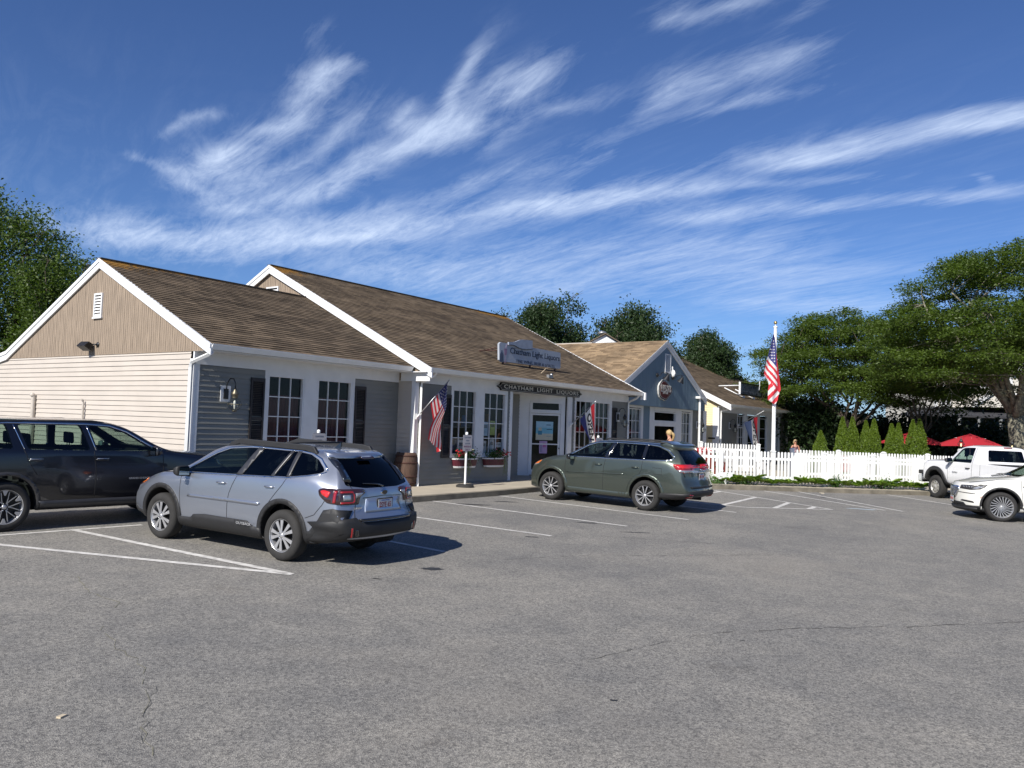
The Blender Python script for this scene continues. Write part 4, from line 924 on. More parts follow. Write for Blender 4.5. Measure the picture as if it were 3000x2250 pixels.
def wheel(parent, x, y, R, wd, rim, style, side, nsp=5):
    """side=+1 outer face towards +y"""
    M0 = Matrix.Translation((x, y, R))@Matrix.Rotation(-pi/2*side, 4, 'X')
    if side < 0: M0 = M0@Matrix.Rotation(pi, 4, 'Y')@Matrix.Rotation(0, 4, 'Z'); M0 = Matrix.Translation((x, y, R))@Matrix.Rotation(pi/2, 4, 'X')
    # local z = outward
    w = thing_part('wheel', parent)
    g = MB(); h = wd/2
    prof = [(rim-.01, -h+.02), (rim+.02, -h), (R-.05, -h), (R-.015, -h+.02), (R, -h+.05), (R, h-.05), (R-.015, h-.02), (R-.05, h), (rim+.035, h), (rim+.012, h-.008), (rim, h-.015), (rim-.012, h-.02)]
    g.lathe(prof, 48, M=M0); g.build('tyre', TYRE, w)
    g = MB()
    g.lathe([(rim+.002, h-.012), (rim-.012, h-.022), (rim-.022, h-.05), (rim-.03, h-.12)], 48, 0, M=M0)
    g.lathe([(rim-.02, h-.10), (.05, h-.115)], 32, 1, M=M0)
    g.lathe([(.0, h-.012), (.028, h-.014), (.036, h-.022), (.045, h-.05)], 20, 0, M=M0)
    def spoke(a, w0, w1, r0, r1, z0, z1, mi=0, bend=0.):
        vs = []; K = 5
        for i in range(K+1):
            t = i/K; r = r0+(r1-r0)*t; hw = w0+(w1-w0)*t; z = z0+(z1-z0)*(t**.7); an = a+bend*math.sin(t*pi*.5)
            cx_, cy_ = r*math.cos(an), r*math.sin(an); tx, ty = -math.sin(an), math.cos(an)
            vs += [(cx_+tx*hw, cy_+ty*hw, z-.003), (cx_-tx*hw, cy_-ty*hw, z-.003), (cx_+tx*hw*.9, cy_+ty*hw*.9, z+.004), (cx_-tx*hw*.9, cy_-ty*hw*.9, z+.004), (cx_+tx*hw, cy_+ty*hw, z-.035), (cx_-tx*hw, cy_-ty*hw, z-.035)]
        fs = []; ms = []
        for i in range(K):
            o = i*6; fs += [(o+2, o+3, o+9, o+8), (o+0, o+2, o+8, o+6), (o+1, o+7, o+9, o+3)]; 
        g.add(vs, fs, mi, False, M0)
        fs = []
        for i in range(K): o = i*6; fs += [(o+0, o+6, o+10, o+4), (o+1, o+5, o+11, o+7)]
        g.add(vs, fs, 1, False, M0)
    if style == 'twin5':      # five pairs of blades
        for k in range(5):
            for s_ in (-1, 1): spoke(2*pi*k/5+s_*.19, .012, .031, .035, rim-.012, h-.022, h-.03, bend=s_*.06)
    elif style == 'multi':    # ten slim bright spokes
        for k in range(10): spoke(2*pi*k/10+(.05 if k % 2 else -.05), .009, .014, .03, rim-.012, h-.02, h-.024)
    elif style == 'vtwin':    # six forked spokes
        for k in range(6):
            for s_ in (-1, 1): spoke(2*pi*k/6+s_*.02, .007, .006, .05, rim-.03, h-.03, h-.024, bend=s_*.24)
            spoke(2*pi*k/6+.262*2, .012, .045, rim-.09, rim-.01, h-.024, h-.022)
    elif style == 'turbine':
        for k in range(20): spoke(2*pi*k/20, .006, .013, .035, rim-.012, h-.028, h-.02, bend=.55)
    elif style == 'steel':
        g.lathe([(rim-.02, h-.045), (rim-.05, h-.03), (.10, h-.02), (.075, h-.035), (.06, h+.0), (.0, h+.004)], 32, 0, M=M0)
        for k in range(8):
            a = 2*pi*k/8; c = ((rim-.065)*math.cos(a), (rim-.065)*math.sin(a)); P = [(c[0]+.02*math.cos(a)*math.cos(t)-.027*math.sin(a)*math.sin(t), c[1]+.02*math.sin(a)*math.cos(t)+.027*math.cos(a)*math.sin(t), h-.022) for t in [2*pi*j/10 for j in range(10)]]
            g.add(P, [tuple(range(10))], 1, False, M0)
    g.build('rim', [ALLOY if style != 'steel' else mat('steel_rim', (.5, .48, .44), .4, metal=.6, var=.15), ALLOYD], w)
    if style != 'steel':
        n5 = MB()
        for k in range(5):
            a = 2*pi*(k+.5)/5; n5.lathe([(.0, h-.012), (.009, h-.014), (.009, h-.03)], 8, M=M0@Matrix.Translation((.055*math.cos(a), .055*math.sin(a), 0)))
        n5.build('lug_nuts', CHROME, w)
    return w
def thing_part(name, parent):
    # a part made of its own sub-parts: hub mesh carries them
    me = bpy.data.meshes.new(name); o = bpy.data.objects.new(name, None); COL.objects.link(o); o.parent = parent; o.empty_display_size = .1; return o
def seat(parent, x, y, z=.35, recl=.2):
    g = MB(); n = 10
    def slabp(pr, y0, y1): g.prism(pr, lambda p, t: (p[0], t, p[1]), y0, y1)
    slabp(rnd([(x, z), (x+.5, z+.04), (x+.5, z+.18), (x, z+.15)], .05), y-.25, y+.25)
    slabp(rnd([(x+.05, z+.1), (x-.12, z+.72), (x-.2, z+.72), (x-.12, z+.08)], .06), y-.24, y+.24)
    slabp(rnd([(x-.1, z+.76), (x-.12, z+.96), (x-.2, z+.97), (x-.19, z+.76)], .04), y-.13, y+.13)
    slabp([(x-.14, z+.7), (x-.15, z+.78), (x-.16, z+.78), (x-.155, z+.7)], y-.06, y-.04); slabp([(x-.14, z+.7), (x-.15, z+.78), (x-.16, z+.78), (x-.155, z+.7)], y+.04, y+.06)
    return g.build('seat', SEAT, parent, bevel=.02)
def make_car(S):
    t = thing('parked_car' if S.get('kind', 'car') == 'car' else S['kind'], S['label'], S['cat'], S['loc'], S['rz'], S.get('group'))
    # follow the fall of the tarmac
    h = Vector((math.cos(S['rz']), math.sin(S['rz']))); fx_, fy_ = .005, .02
    pitch = -(h.x*fx_+h.y*fy_); roll = (-h.y*fx_+h.x*fy_)
    t.rotation_euler = (roll, pitch, S['rz'])
    vs, fs = shell(S); me = subdivided(mk(vs, fs, [S['paint']]), 1)
    if S.get('deform'): 
        for v in me.vertices: v.co = S['deform'](v.co)
    bm = bmesh.new(); bm.from_mesh(me); bvh = BVHTree.FromBMesh(bm); bm.free()
    cut = []
    if S.get('cabin'):
        c0, c1, zf = S['cabin']; cv, cf = shell(S, inset=.05, zfloor=zf, u0=c0, u1=c1); cut.append(mk(cv, cf, [CABIN], False))
    sidew = [rnd(p, r) for p, r, *_ in S['side_windows']]
    for p in sidew: cut.append(prism_mesh(p, lambda q, w: (q[0], w, q[1]), -1.5, 1.5, S['paint']))
    for key, a, b in (('windshield', .1, 3.2), ('rear_window', -3.2, -.2)):
        if S.get(key): cut.append(prism_mesh(rnd(S[key], .05), lambda q, w: (w, q[0], q[1]), *(S.get(key+'_x') or (a, b)), CABIN))
    for (x, r) in S['arches']:
        P = [(r*math.cos(2*pi*k/40), r*math.sin(2*pi*k/40)) for k in range(40)]; zc_ = S['R']+S.get('archz', .0)
        for sg in (1, -1): cut.append(prism_mesh(P, lambda q, w, x=x, zc_=zc_: (x+q[0], w, zc_+q[1]), sg*(S['W']-.36), sg*1.4, WELL))
    me2 = boolean(me, cut); me2.name = 'body'
    bm = bmesh.new(); bm.from_mesh(me2)
    for e in bm.edges:
        if len(e.link_faces) == 2 and e.calc_face_angle(0) > math.radians(34): e.smooth = False
    for f in bm.faces: f.smooth = True
    bm.to_mesh(me2); bm.free()
    body = bpy.data.objects.new('body', me2); COL.objects.link(body); body.parent = t
    # glazing
    for i, (p, r, gm) in enumerate(S['side_windows']):
        q = inset_poly(rnd(p, r), -.006)
        for ax in 'LR': put('side_window', bvh, q, ax, gm, t, off=-.004, thick=0, step=.09)
    for key, ax in (('windshield', 'F'), ('rear_window', 'B')):
        if S.get(key): put('windscreen' if ax == 'F' else 'rear_window', bvh, inset_poly(rnd(S[key], .05), -.006), ax, S.get(key+'_glass', CLEARG), t, off=-.004, thick=0, step=.09)
    for (x, y) in S.get('seats', []): seat(t, x, y, S.get('seatz', .42))
    for x in S['wheel_x']:
        for sg in (1, -1): wheel(t, x, sg*(S['track']/2), S['R'], S['tw'], S['rim'], S['style'], sg)
    return t, bvh
def gaps(t, bvh, lines, w=.009, sides='LR'):
    for ln in lines:
        for ax in sides: put('door_gap', bvh, strip(ln, w), ax, GAP, t, off=.0022, thick=.004, step=.05)
def arc_band(cx_, cz, r0, r1, a0, a1, n=22, flat=None):
    A = [math.radians(a0+(a1-a0)*i/n) for i in range(n+1)]
    return [(cx_+r1*math.cos(a), cz+r1*math.sin(a)) for a in A]+[(cx_+r0*math.cos(a), cz+r0*math.sin(a)) for a in A[::-1]]
def handle(t, x, z, ys, m, L=.2):
    for sg in (1, -1):
        y = ys*sg; g = MB(); g.tube([(x-L/2, y-sg*.01, z), (x-L/2+.02, y+sg*.025, z), (x+L/2-.02, y+sg*.028, z), (x+L/2, y-sg*.01, z)], [.012, .016, .016, .012], 8); g.build('door_handle', m, t)
def mirror(t, x, y, z, m, sg):
    w = thing_part('wing_mirror', t); g = MB()
    prof = rnd([(x-.03, z-.09), (x+.09, z-.07), (x+.10, z+.05), (x-.02, z+.09)], .04)
    n = len(prof); vs = []; 
    for (k, sc_) in ((0, .8), (.04, .98), (.12, 1.), (.2, .92), (.23, .7)):
        for p in prof: vs.append((x+.03+(p[0]-x-.03)*sc_, sg*(y+.03+k), z+(p[1]-z)*sc_))
    fs = [tuple(range(n)), tuple(range(4*n, 5*n))]+[(i*n+j, i*n+(j+1) % n, (i+1)*n+(j+1) % n, (i+1)*n+j) for i in range(4) for j in range(n)]
    g.add(vs, fs, 0, True); g.tube([(x+.03, sg*(y-.04), z-.08), (x+.02, sg*(y+.08), z-.05)], .03); g.build('mirror_shell', m, w)
    g = MB(); g.quad((x-.035, sg*(y+.05), z-.065), (x-.035, sg*(y+.235), z-.06), (x-.03, sg*(y+.225), z+.065), (x-.028, sg*(y+.05), z+.07)); g.build('mirror_face', MIRR, w)

def surf(bvh, ax, p, back=0.):
    o, d = AX[ax](p); h = bvh.ray_cast(o, d)
    return h[0].x if ax in 'FB' else (h[0].z if ax == 'T' else h[0].y)
SILV = paint('silver_blue_paint', (.33, .355, .41), .75, .30)
PILL = mat('pillar_black', (.035, .035, .038), .35, var=.1)
def ground_at(x, y): return (x, y, zg(x, y))
def roofrail(t, x0, x1, y, z, m, h=.07, w=.045):
    for sg in (1, -1):
        g = MB()
        pts = [(x0, z(x0)-.01), (x0+.08, z(x0)+h*.8), (x0+.25, z(x0)+h), (x1-.3, z(x1-.3)+h), (x1-.1, z(x1)+h*.75), (x1, z(x1)-.01)]
        low = [(x1-.12, z(x1-.12)-.0), (x1-.28, z(x1-.28)+.028), (x0+.24, z(x0)+.028), (x0+.1, z(x0)+.0)]
        P = pts+low; g.prism(P, lambda p, k: (p[0], sg*(y+k), p[1]), -w/2, w/2)
        g.build('roof_rail', m, t, bevel=.01)
OB = dict(label='silver blue station wagon with black roof rails, seen from behind at left, nearest car', cat='car', loc=ground_at(8.80, 10.97), rz=math.radians(93.5),
 W=.925, xr=-2.53, xf=2.43, paint=SILV, group=None,
 w=[(-2.53, .90), (-2.1, .97), (-1.4, .995), (0, .985), (1.4, .985), (2.0, .945), (2.43, .86)],
 zb=[(-2.44, .40), (-2.0, .30), (-1.5, .24), (1.5, .24), (2.0, .27), (2.37, .33)],
 sh=[(-2.44, 1.10), (-1.9, 1.20), (-1.2, 1.17), (0, 1.12), (.85, 1.06), (1.5, 1.00), (2.0, .90), (2.37, .74)],
 sh_in=[(-2.44, .95), (0, .965), (1.2, .95), (2.37, .93)],
 top=[(-2.44, 1.49), (-2.05, 1.565), (-1.5, 1.615), (-.5, 1.635), (.1, 1.605), (.30, 1.56), (1.12, 1.14), (1.3, 1.115), (1.9, 1.02), (2.25, .93), (2.37, .86)],
 wr=[(-2.44, .66), (-1.8, .70), (-.5, .725), (.2, .73), (.5, .78), (1.15, .90), (1.6, .88), (2.37, .80)],
 re=[(-2.44, .78), (0, .84), (.3, .84), (1.1, .6), (1.3, .35), (2.37, .4)],
 rear=[(.2, .10), (.35, .02), (.5, -.03), (.66, -.03), (.8, .06), (.98, .07), (1.1, .10), (1.2, .17), (1.50, .42), (1.55, .42), (1.62, .40)],
 front=[(.2, .12), (.4, .01), (.6, .0), (.75, .03), (.88, .12), (1.0, .2)], crown=(.16, .36),
 cabin=(-2.0, 1.05, .62), windshield=[(-.66, 1.14), (.66, 1.14), (.585, 1.53), (-.585, 1.53)], rear_window=[(-.68, 1.14), (-.35, 1.10), (.35, 1.10), (.68, 1.14), (.54, 1.50), (-.54, 1.50)],
 rear_window_glass=glass_mat('rear_privacy_glass', (.02, .022, .03), 1.45),
 side_windows=[([(.93, 1.105), (.82, 1.16), (.30, 1.43), (.05, 1.515), (-.40, 1.555), (-.56, 1.56), (-.33, 1.155)], .03, CLEARG),
  ([(-.44, 1.157), (-.67, 1.56), (-1.24, 1.555), (-1.06, 1.185)], .02, TINT), ([(-1.11, 1.19), (-1.28, 1.555), (-1.36, 1.555), (-1.38, 1.20)], .015, TINT),
  ([(-1.43, 1.205), (-1.42, 1.55), (-1.62, 1.53), (-1.80, 1.465), (-1.94, 1.36), (-1.98, 1.315), (-1.93, 1.285), (-1.75, 1.25)], .03, TINT)],
 arches=[(1.365, .43), (-1.365, .43)], archz=.03, R=.363, tw=.225, rim=.235, track=1.60, wheel_x=[1.365, -1.365], style='twin5',
 seats=[(-.05, .37), (-.05, -.37), (-.95, .37), (-.95, -.37)], seatz=.5)
ob, ov = make_car(OB)
for sg, ax in ((1, 'L'), (-1, 'R')):
    for cx_ in (1.365, -1.365): put('arch_cladding', ov, arc_band(cx_, .39, .43, .50, -12, 192), ax, CLAD, ob, off=.016, thick=.03, step=.05)
    put('sill_cladding', ov, [(.93, .25), (-.93, .25), (-.93, .42), (-.78, .43), (-.66, .50), (.30, .50), (.55, .475), (.62, .42), (.93, .41)], ax, CLAD, ob, off=.02, thick=.03, step=.07)
    put('rear_corner_cladding', ov, [(-1.80, .36), (-1.80, .475), (-1.9, .485), (-2.06, .66), (-2.14, .80), (-2.28, .83), (-2.42, .80), (-2.47, .6), (-2.45, .40), (-2.1, .30)], ax, CLAD, ob, off=.014, thick=.03, step=.06)
    put('front_corner_cladding', ov, [(1.83, .28), (1.83, .40), (2.05, .42), (2.2, .5), (2.3, .48), (2.33, .30)], ax, CLAD, ob, off=.014, thick=.03, step=.06)
    put('body_moulding', ov, [(.72, .735), (.70, .775), (-.86, .80), (-.92, .775), (-.86, .745)], ax, SILV, ob, off=.014, thick=.016, step=.08)
    for ln in ([(.93, 1.11), (.3, 1.445), (.05, 1.53), (-.4, 1.575), (-1.42, 1.57), (-1.64, 1.548), (-1.83, 1.48), (-1.97, 1.37), (-2.015, 1.32)], [(-2.015, 1.31), (-1.94, 1.268), (-1.75, 1.235), (-1.43, 1.187), (-.4, 1.14), (.93, 1.09)]):
        put('window_trim', ov, strip(ln, .018), ax, CHROME, ob, off=.006, thick=.008, step=.05)
    for q in ([(-.32, 1.15), (-.55, 1.565), (-.68, 1.565), (-.45, 1.15)], [(-1.05, 1.18), (-1.23, 1.565), (-1.29, 1.565), (-1.12, 1.18)], [(-1.37, 1.19), (-1.35, 1.565), (-1.43, 1.56), (-1.44, 1.2)]):
        put('pillar_trim', ov, q, ax, PILL, ob, off=.004, thick=.006, step=.07)
    put('headlamp', ov, rnd([(2.16, .78), (2.12, .90), (1.86, .965), (1.92, .88)], .02), ax, DARKL, ob, off=.006, thick=.02, step=.04)
    put('indicator', ov, rnd([(2.08, .82), (2.06, .885), (1.93, .915), (1.95, .87)], .015), ax, AMBL, ob, off=.011, thick=.01, step=.04)
gaps(ob, ov, [[(.90, 1.09), (.93, 1.02), (.915, .75), (.86, .42)], [(-.36, 1.14), (-.28, 1.0), (-.22, .86), (-.2, .7), (-.2, .42)], [(-1.40, 1.19), (-1.33, 1.08), (-1.2, .94), (-1.08, .80), (-.99, .62), (-.92, .5)], [(-1.82, .66), (-1.98, .72), (-2.1, .86), (-2.14, .93)], [(1.0, 1.09), (1.5, 1.055), (1.95, .97)]])
for x in (-.02, -1.06): handle(ob, x-.02, 1.01 if x > -.5 else 1.035, .895, SILV, .19)
for sg in (1, -1): mirror(ob, .74, .86, 1.13, BLKG if 0 else CLAD, sg)
roofrail(ob, -1.72, .22, .60, lambda x: crv(OB['top'], x)-.07+.02, CLAD, .11, .055)
for x in (-1.05,):
    g = MB(); g.tube([(x, -.6, 1.665), (x, .6, 1.665)], .014); g.build('cross_bar', CLAD, ob)
g = MB(); g.add([(-1.45, -.015, 1.60), (-1.45, .015, 1.60), (-1.58, .012, 1.60), (-1.58, -.012, 1.60), (-1.575, 0, 1.70)], [(0, 1, 4), (1, 2, 4), (2, 3, 4), (3, 0, 4)]); g.build('antenna', BLKG, ob)
# tailgate: spoiler, lamps, plate, badge, wiper, bumper
put('rear_spoiler', ov, rnd([(-.60, 1.50), (.60, 1.50), (.55, 1.56), (-.55, 1.56)], .02), 'B', SILV, ob, off=.035, thick=.09, step=.07)
put('spoiler_side', ov, rnd([(.56, 1.18), (.67, 1.2), (.6, 1.5), (.53, 1.5)], .02), 'B', BLKG, ob, off=.02, thick=.05, step=.07); put('spoiler_side', ov, rnd([(-.56, 1.18), (-.67, 1.2), (-.6, 1.5), (-.53, 1.5)], .02), 'B', BLKG, ob, off=.02, thick=.05, step=.07)
put('brake_light', ov, rnd([(-.13, 1.478), (.13, 1.478), (.13, 1.492), (-.13, 1.492)], .005), 'B', DARKL, ob, off=.04, thick=.012, step=.08)
TL = [(.36, 1.045), (.47, .98), (.50, .88), (.80, .88), (.80, 1.075), (.44, 1.065)]
for sg in (1, -1):
    ax = 'L' if sg > 0 else 'R'
    lm = put('tail_lamp', ov, rnd([(p[0]*sg, p[1]) for p in TL], .02), 'B', DARKL, ob, off=.012, thick=.03, step=.05)
    put('red_element', ov, strip([(.775*sg, 1.05), (.59*sg, 1.05), (.565*sg, 1.02), (.565*sg, .93), (.59*sg, .905), (.78*sg, .905)], .026), 'B', REDL, lm, off=.017, thick=.01, step=.04)
    put('clear_element', ov, [(.62*sg, .94), (.74*sg, .94), (.74*sg, 1.015), (.62*sg, 1.015)], 'B', CLRL, lm, off=.016, thick=.008, step=.04)
    put('clear_element', ov, [(.54*sg, .965), (.545*sg, 1.035), (.41*sg, 1.04), (.45*sg, 1.0)], 'B', CLRL, lm, off=.016, thick=.008, step=.04)
    s_ = put('tail_lamp', ov, rnd([(-2.02, 1.075), (-2.05, .99), (-2.18, .90), (-2.42, .875), (-2.42, 1.09), (-2.1, 1.10)], .03), ax, DARKL, ob, off=.012, thick=.03, step=.05)
    put('bright_reflector', ov, rnd([(-2.06, 1.06), (-2.09, 1.01), (-2.19, .965), (-2.22, 1.05), (-2.12, 1.07)], .02), ax, REDB, s_, off=.017, thick=.01, step=.04)
    put('red_element', ov, rnd([(-2.27, .905), (-2.27, 1.07), (-2.31, 1.07), (-2.31, .905)], .01), ax, REDL, s_, off=.017, thick=.01, step=.04)
    put('rear_reflector', ov, rnd([(.655*sg, .45), (.685*sg, .45), (.685*sg, .57), (.655*sg, .57)], .008), 'B', REDL, ob, off=.035, thick=.02, step=.05)
    put('bumper_vent', ov, rnd([(.56*sg, .46), (.62*sg, .46), (.62*sg, .55), (.58*sg, .55)], .01), 'B', BLKG, ob, off=.035, thick=.02, step=.05)
put('rear_bumper', ov, [(-.86, .36), (.86, .36), (.90, .62), (.80, .68), (.60, .70), (.52, .64), (-.52, .64), (-.60, .70), (-.80, .68), (-.90, .62)], 'B', CLAD, ob, off=.03, thick=.05, step=.06)
put('bumper_step', ov, [(-.5, .645), (.5, .645), (.56, .675), (-.56, .675)], 'B', BLKG, ob, off=.045, thick=.04, step=.08)
put('tailgate_recess', ov, rnd([(-.40, .76), (.40, .76), (.36, .96), (-.36, .96)], .02), 'B', paint('silver_recess', (.33, .38, .47), .7, .34), ob, off=.005, thick=.01, step=.08)
gaps(ob, ov, [[(.60, .70), (.55, .86), (.55, .88)], [(-.60, .70), (-.55, .86), (-.55, .88)], [(-.42, .965), (0, .985), (.42, .965)], [(.58, 1.10), (.62, 1.16)]], .009, 'B')
def plate(t, bvh, x, y, z, w=.305, h=.155, txt='2SYE 65', rz=pi/2, ink=INKR, frame=BLKG, lean=0.):
    # x: outermost, faces -x when rz = -pi/2
    p = thing_part('number_plate', t); p.location = (x, y, z); p.rotation_euler = (pi/2-lean, 0, rz)
    g = MB(); g.box(-w/2-.018, w/2+.018, -h/2-.018, h/2+.018, -.012, 0); g.build('plate_frame', frame, p, bevel=.004)
    g = MB(); g.box(-w/2, w/2, -h/2, h/2, -.008, .003); g.build('plate_face', PLATE, p)
    me = text_mesh(txt, .105, .001, .72, .0015); me.materials.clear(); me.materials.append(ink); o = bpy.data.objects.new('plate_number', me); COL.objects.link(o); o.parent = p; o.location = (0, -.004, .0042)
    g = MB(); g.box(-.09, .09, h/2-.022, h/2-.008, .003, .0042); g.box(-.07, .07, -h/2+.006, -h/2+.018, .003, .0042); g.build('plate_band', INKB, p)
XB = surf(ov, 'B', (0, .86))-.012
plate(ob, ov, XB, -.02, .855, rz=-pi/2)
g = MB(); g.lathe([(.0, .012), (.055, .012), (.062, .006), (.066, 0)], 28, M=Matrix.Translation((surf(ov, 'B', (0, 1.03))+.002, -.02, 1.03))@Matrix.Rotation(-pi/2, 4, 'Y')@Matrix.Diagonal((.62, 1.15, 1, 1))); g.build('badge', CHROME, ob)
g = MB(); g.lathe([(.0, .014), (.05, .013)], 28, M=Matrix.Translation((surf(ov, 'B', (0, 1.03)), -.02, 1.03))@Matrix.Rotation(-pi/2, 4, 'Y')@Matrix.Diagonal((.62, 1.15, 1, 1))); g.build('badge_field', BLKG, ob)
g = MB(); g.tube([(surf(ov, 'B', (0, 1.12))-.02, .0, 1.12), (surf(ov, 'B', (.12, 1.15))-.02, .12, 1.15), (surf(ov, 'B', (.38, 1.165))-.02, .38, 1.165)], [.02, .012, .006]); g.build('rear_wiper', BLKG, ob)
def lettering(t, txt, size, loc, rot, m, xs=1.0):
    return text_obj('lettering', txt, size, m, t, loc, rot, depth=.0015, xs=xs, bold=.001)
lettering(ob, 'OUTBACK', .052, (-.62, .945, .455), (pi/2, 0, pi), ALLOY, 1.3)
lettering(ob, 'OUTBACK', .05, (surf(ov, 'B', (-.6, .86))-.012, -.62, .86), (pi/2, 0, -pi/2), CHROME, 1.0)
lettering(ob, 'SUBARU', .045, (surf(ov, 'B', (.5, .83))-.012, .53, .83), (pi/2, 0, -pi/2), CHROME, 1.0)
g = MB(); g.tube([(-1.365, -.7, .34), (-1.365, .7, .34)], .04); g.tube([(-2.25, -.45, .30), (-1.2, -.42, .28)], .05); g.tube([(-2.1, -.62, .31), (-2.1, -.25, .31)], .09); g.build('underbody', CABIN, ob)
g = MB(); Mst = Matrix.Translation((.52, .37, 1.02))@Matrix.Rotation(-1.15, 4, 'Y'); K = 24
g.lathe([(.17+.014*math.cos(a), .014*math.sin(a)) for a in [2*pi*i/8 for i in range(9)]], K, M=Mst); g.build('steering_wheel', SEAT, ob)
g = MB(); g.prism(rnd([(.55, .7), (1.0, .75), (1.05, 1.02), (.7, 1.07), (.52, .98)], .05), lambda p, k: (p[0], k, p[1]), -.68, .68); g.build('dashboard', SEAT, ob)
def car_loc(contact, hd, fx_, fy_):
    """place the car so that its wheel at local (fx_, fy_) touches the ground point"""
    h = math.radians(hd); c, s = math.cos(h), math.sin(h)
    x = contact[0]-(fx_*c-fy_*s); y = contact[1]-(fx_*s+fy_*c); return (x, y, zg(x, y))
# ------------------------------------------------ dark green family car
GRN = paint('dark_green_paint', (.078, .093, .078), .7, .32)
HI = dict(label='dark green metallic family car with silver window trim, parked before the glass shop door', cat='car', rz=math.radians(89.5), loc=car_loc((19.08, 10.67), 89.5, 0, .955),
 W=.955, xr=-2.55, xf=2.40, paint=GRN,
 w=[(-2.55, .90), (-2.1, .97), (-1.4, .995), (0, .985), (1.4, .985), (2.0, .94), (2.40, .84)],
 zb=[(-2.55, .42), (-2.0, .32), (-1.5, .25), (1.5, .25), (2.0, .26), (2.40, .30)],
 sh=[(-2.55, 1.16), (-1.9, 1.25), (-1.2, 1.24), (0, 1.21), (.85, 1.16), (1.5, 1.08), (2.0, .98), (2.40, .80)],
 sh_in=[(-2.5, .95), (0, .97), (1.2, .95), (2.37, .93)],
 top=[(-2.55, 1.56), (-2.15, 1.65), (-1.5, 1.695), (-.5, 1.715), (.05, 1.69), (.28, 1.64), (1.12, 1.24), (1.32, 1.215), (1.9, 1.12), (2.25, 1.02), (2.40, .93)],
 wr=[(-2.55, .66), (-1.8, .70), (-.5, .725), (.2, .73), (.5, .78), (1.15, .90), (1.6, .88), (2.40, .82)],
 re=[(-2.5, .80), (0, .86), (.3, .86), (1.1, .6), (1.3, .35), (2.37, .4)],
 rear=[(.2, .12), (.35, .03), (.5, -.04), (.66, -.02), (.8, .07), (.98, .08), (1.15, .11), (1.3, .19), (1.58, .42), (1.62, .42), (1.7, .40)],
 front=[(.2, .10), (.4, .0), (.6, .0), (.75, .03), (.9, .10), (1.05, .2)], crown=(.16, .42),
 cabin=(-2.05, 1.05, .66), windshield=[(-.68, 1.24), (.68, 1.24), (.60, 1.62), (-.60, 1.62)], rear_window=[(-.68, 1.22), (-.35, 1.19), (.35, 1.19), (.68, 1.22), (.56, 1.58), (-.56, 1.58)],
 rear_window_glass=TINT,
 side_windows=[([(.86, 1.225), (.70, 1.32), (.38, 1.51), (.11, 1.60), (-.36, 1.63), (-.19, 1.245)], .03, CLEARG),
  ([(-.30, 1.247), (-.46, 1.633), (-1.27, 1.63), (-1.26, 1.265)], .02, TINT),
  ([(-1.33, 1.27), (-1.34, 1.625), (-1.62, 1.60), (-1.87, 1.51), (-2.05, 1.36), (-2.03, 1.32), (-1.92, 1.295)], .03, TINT)],
 arches=[(1.395, .44), (-1.395, .44)], archz=.03, R=.376, tw=.235, rim=.25, track=1.66, wheel_x=[1.395, -1.395], style='multi',
 seats=[(.0, .38), (.0, -.38), (-.95, .38), (-.95, -.38)], seatz=.55)
hi, hv = make_car(HI)
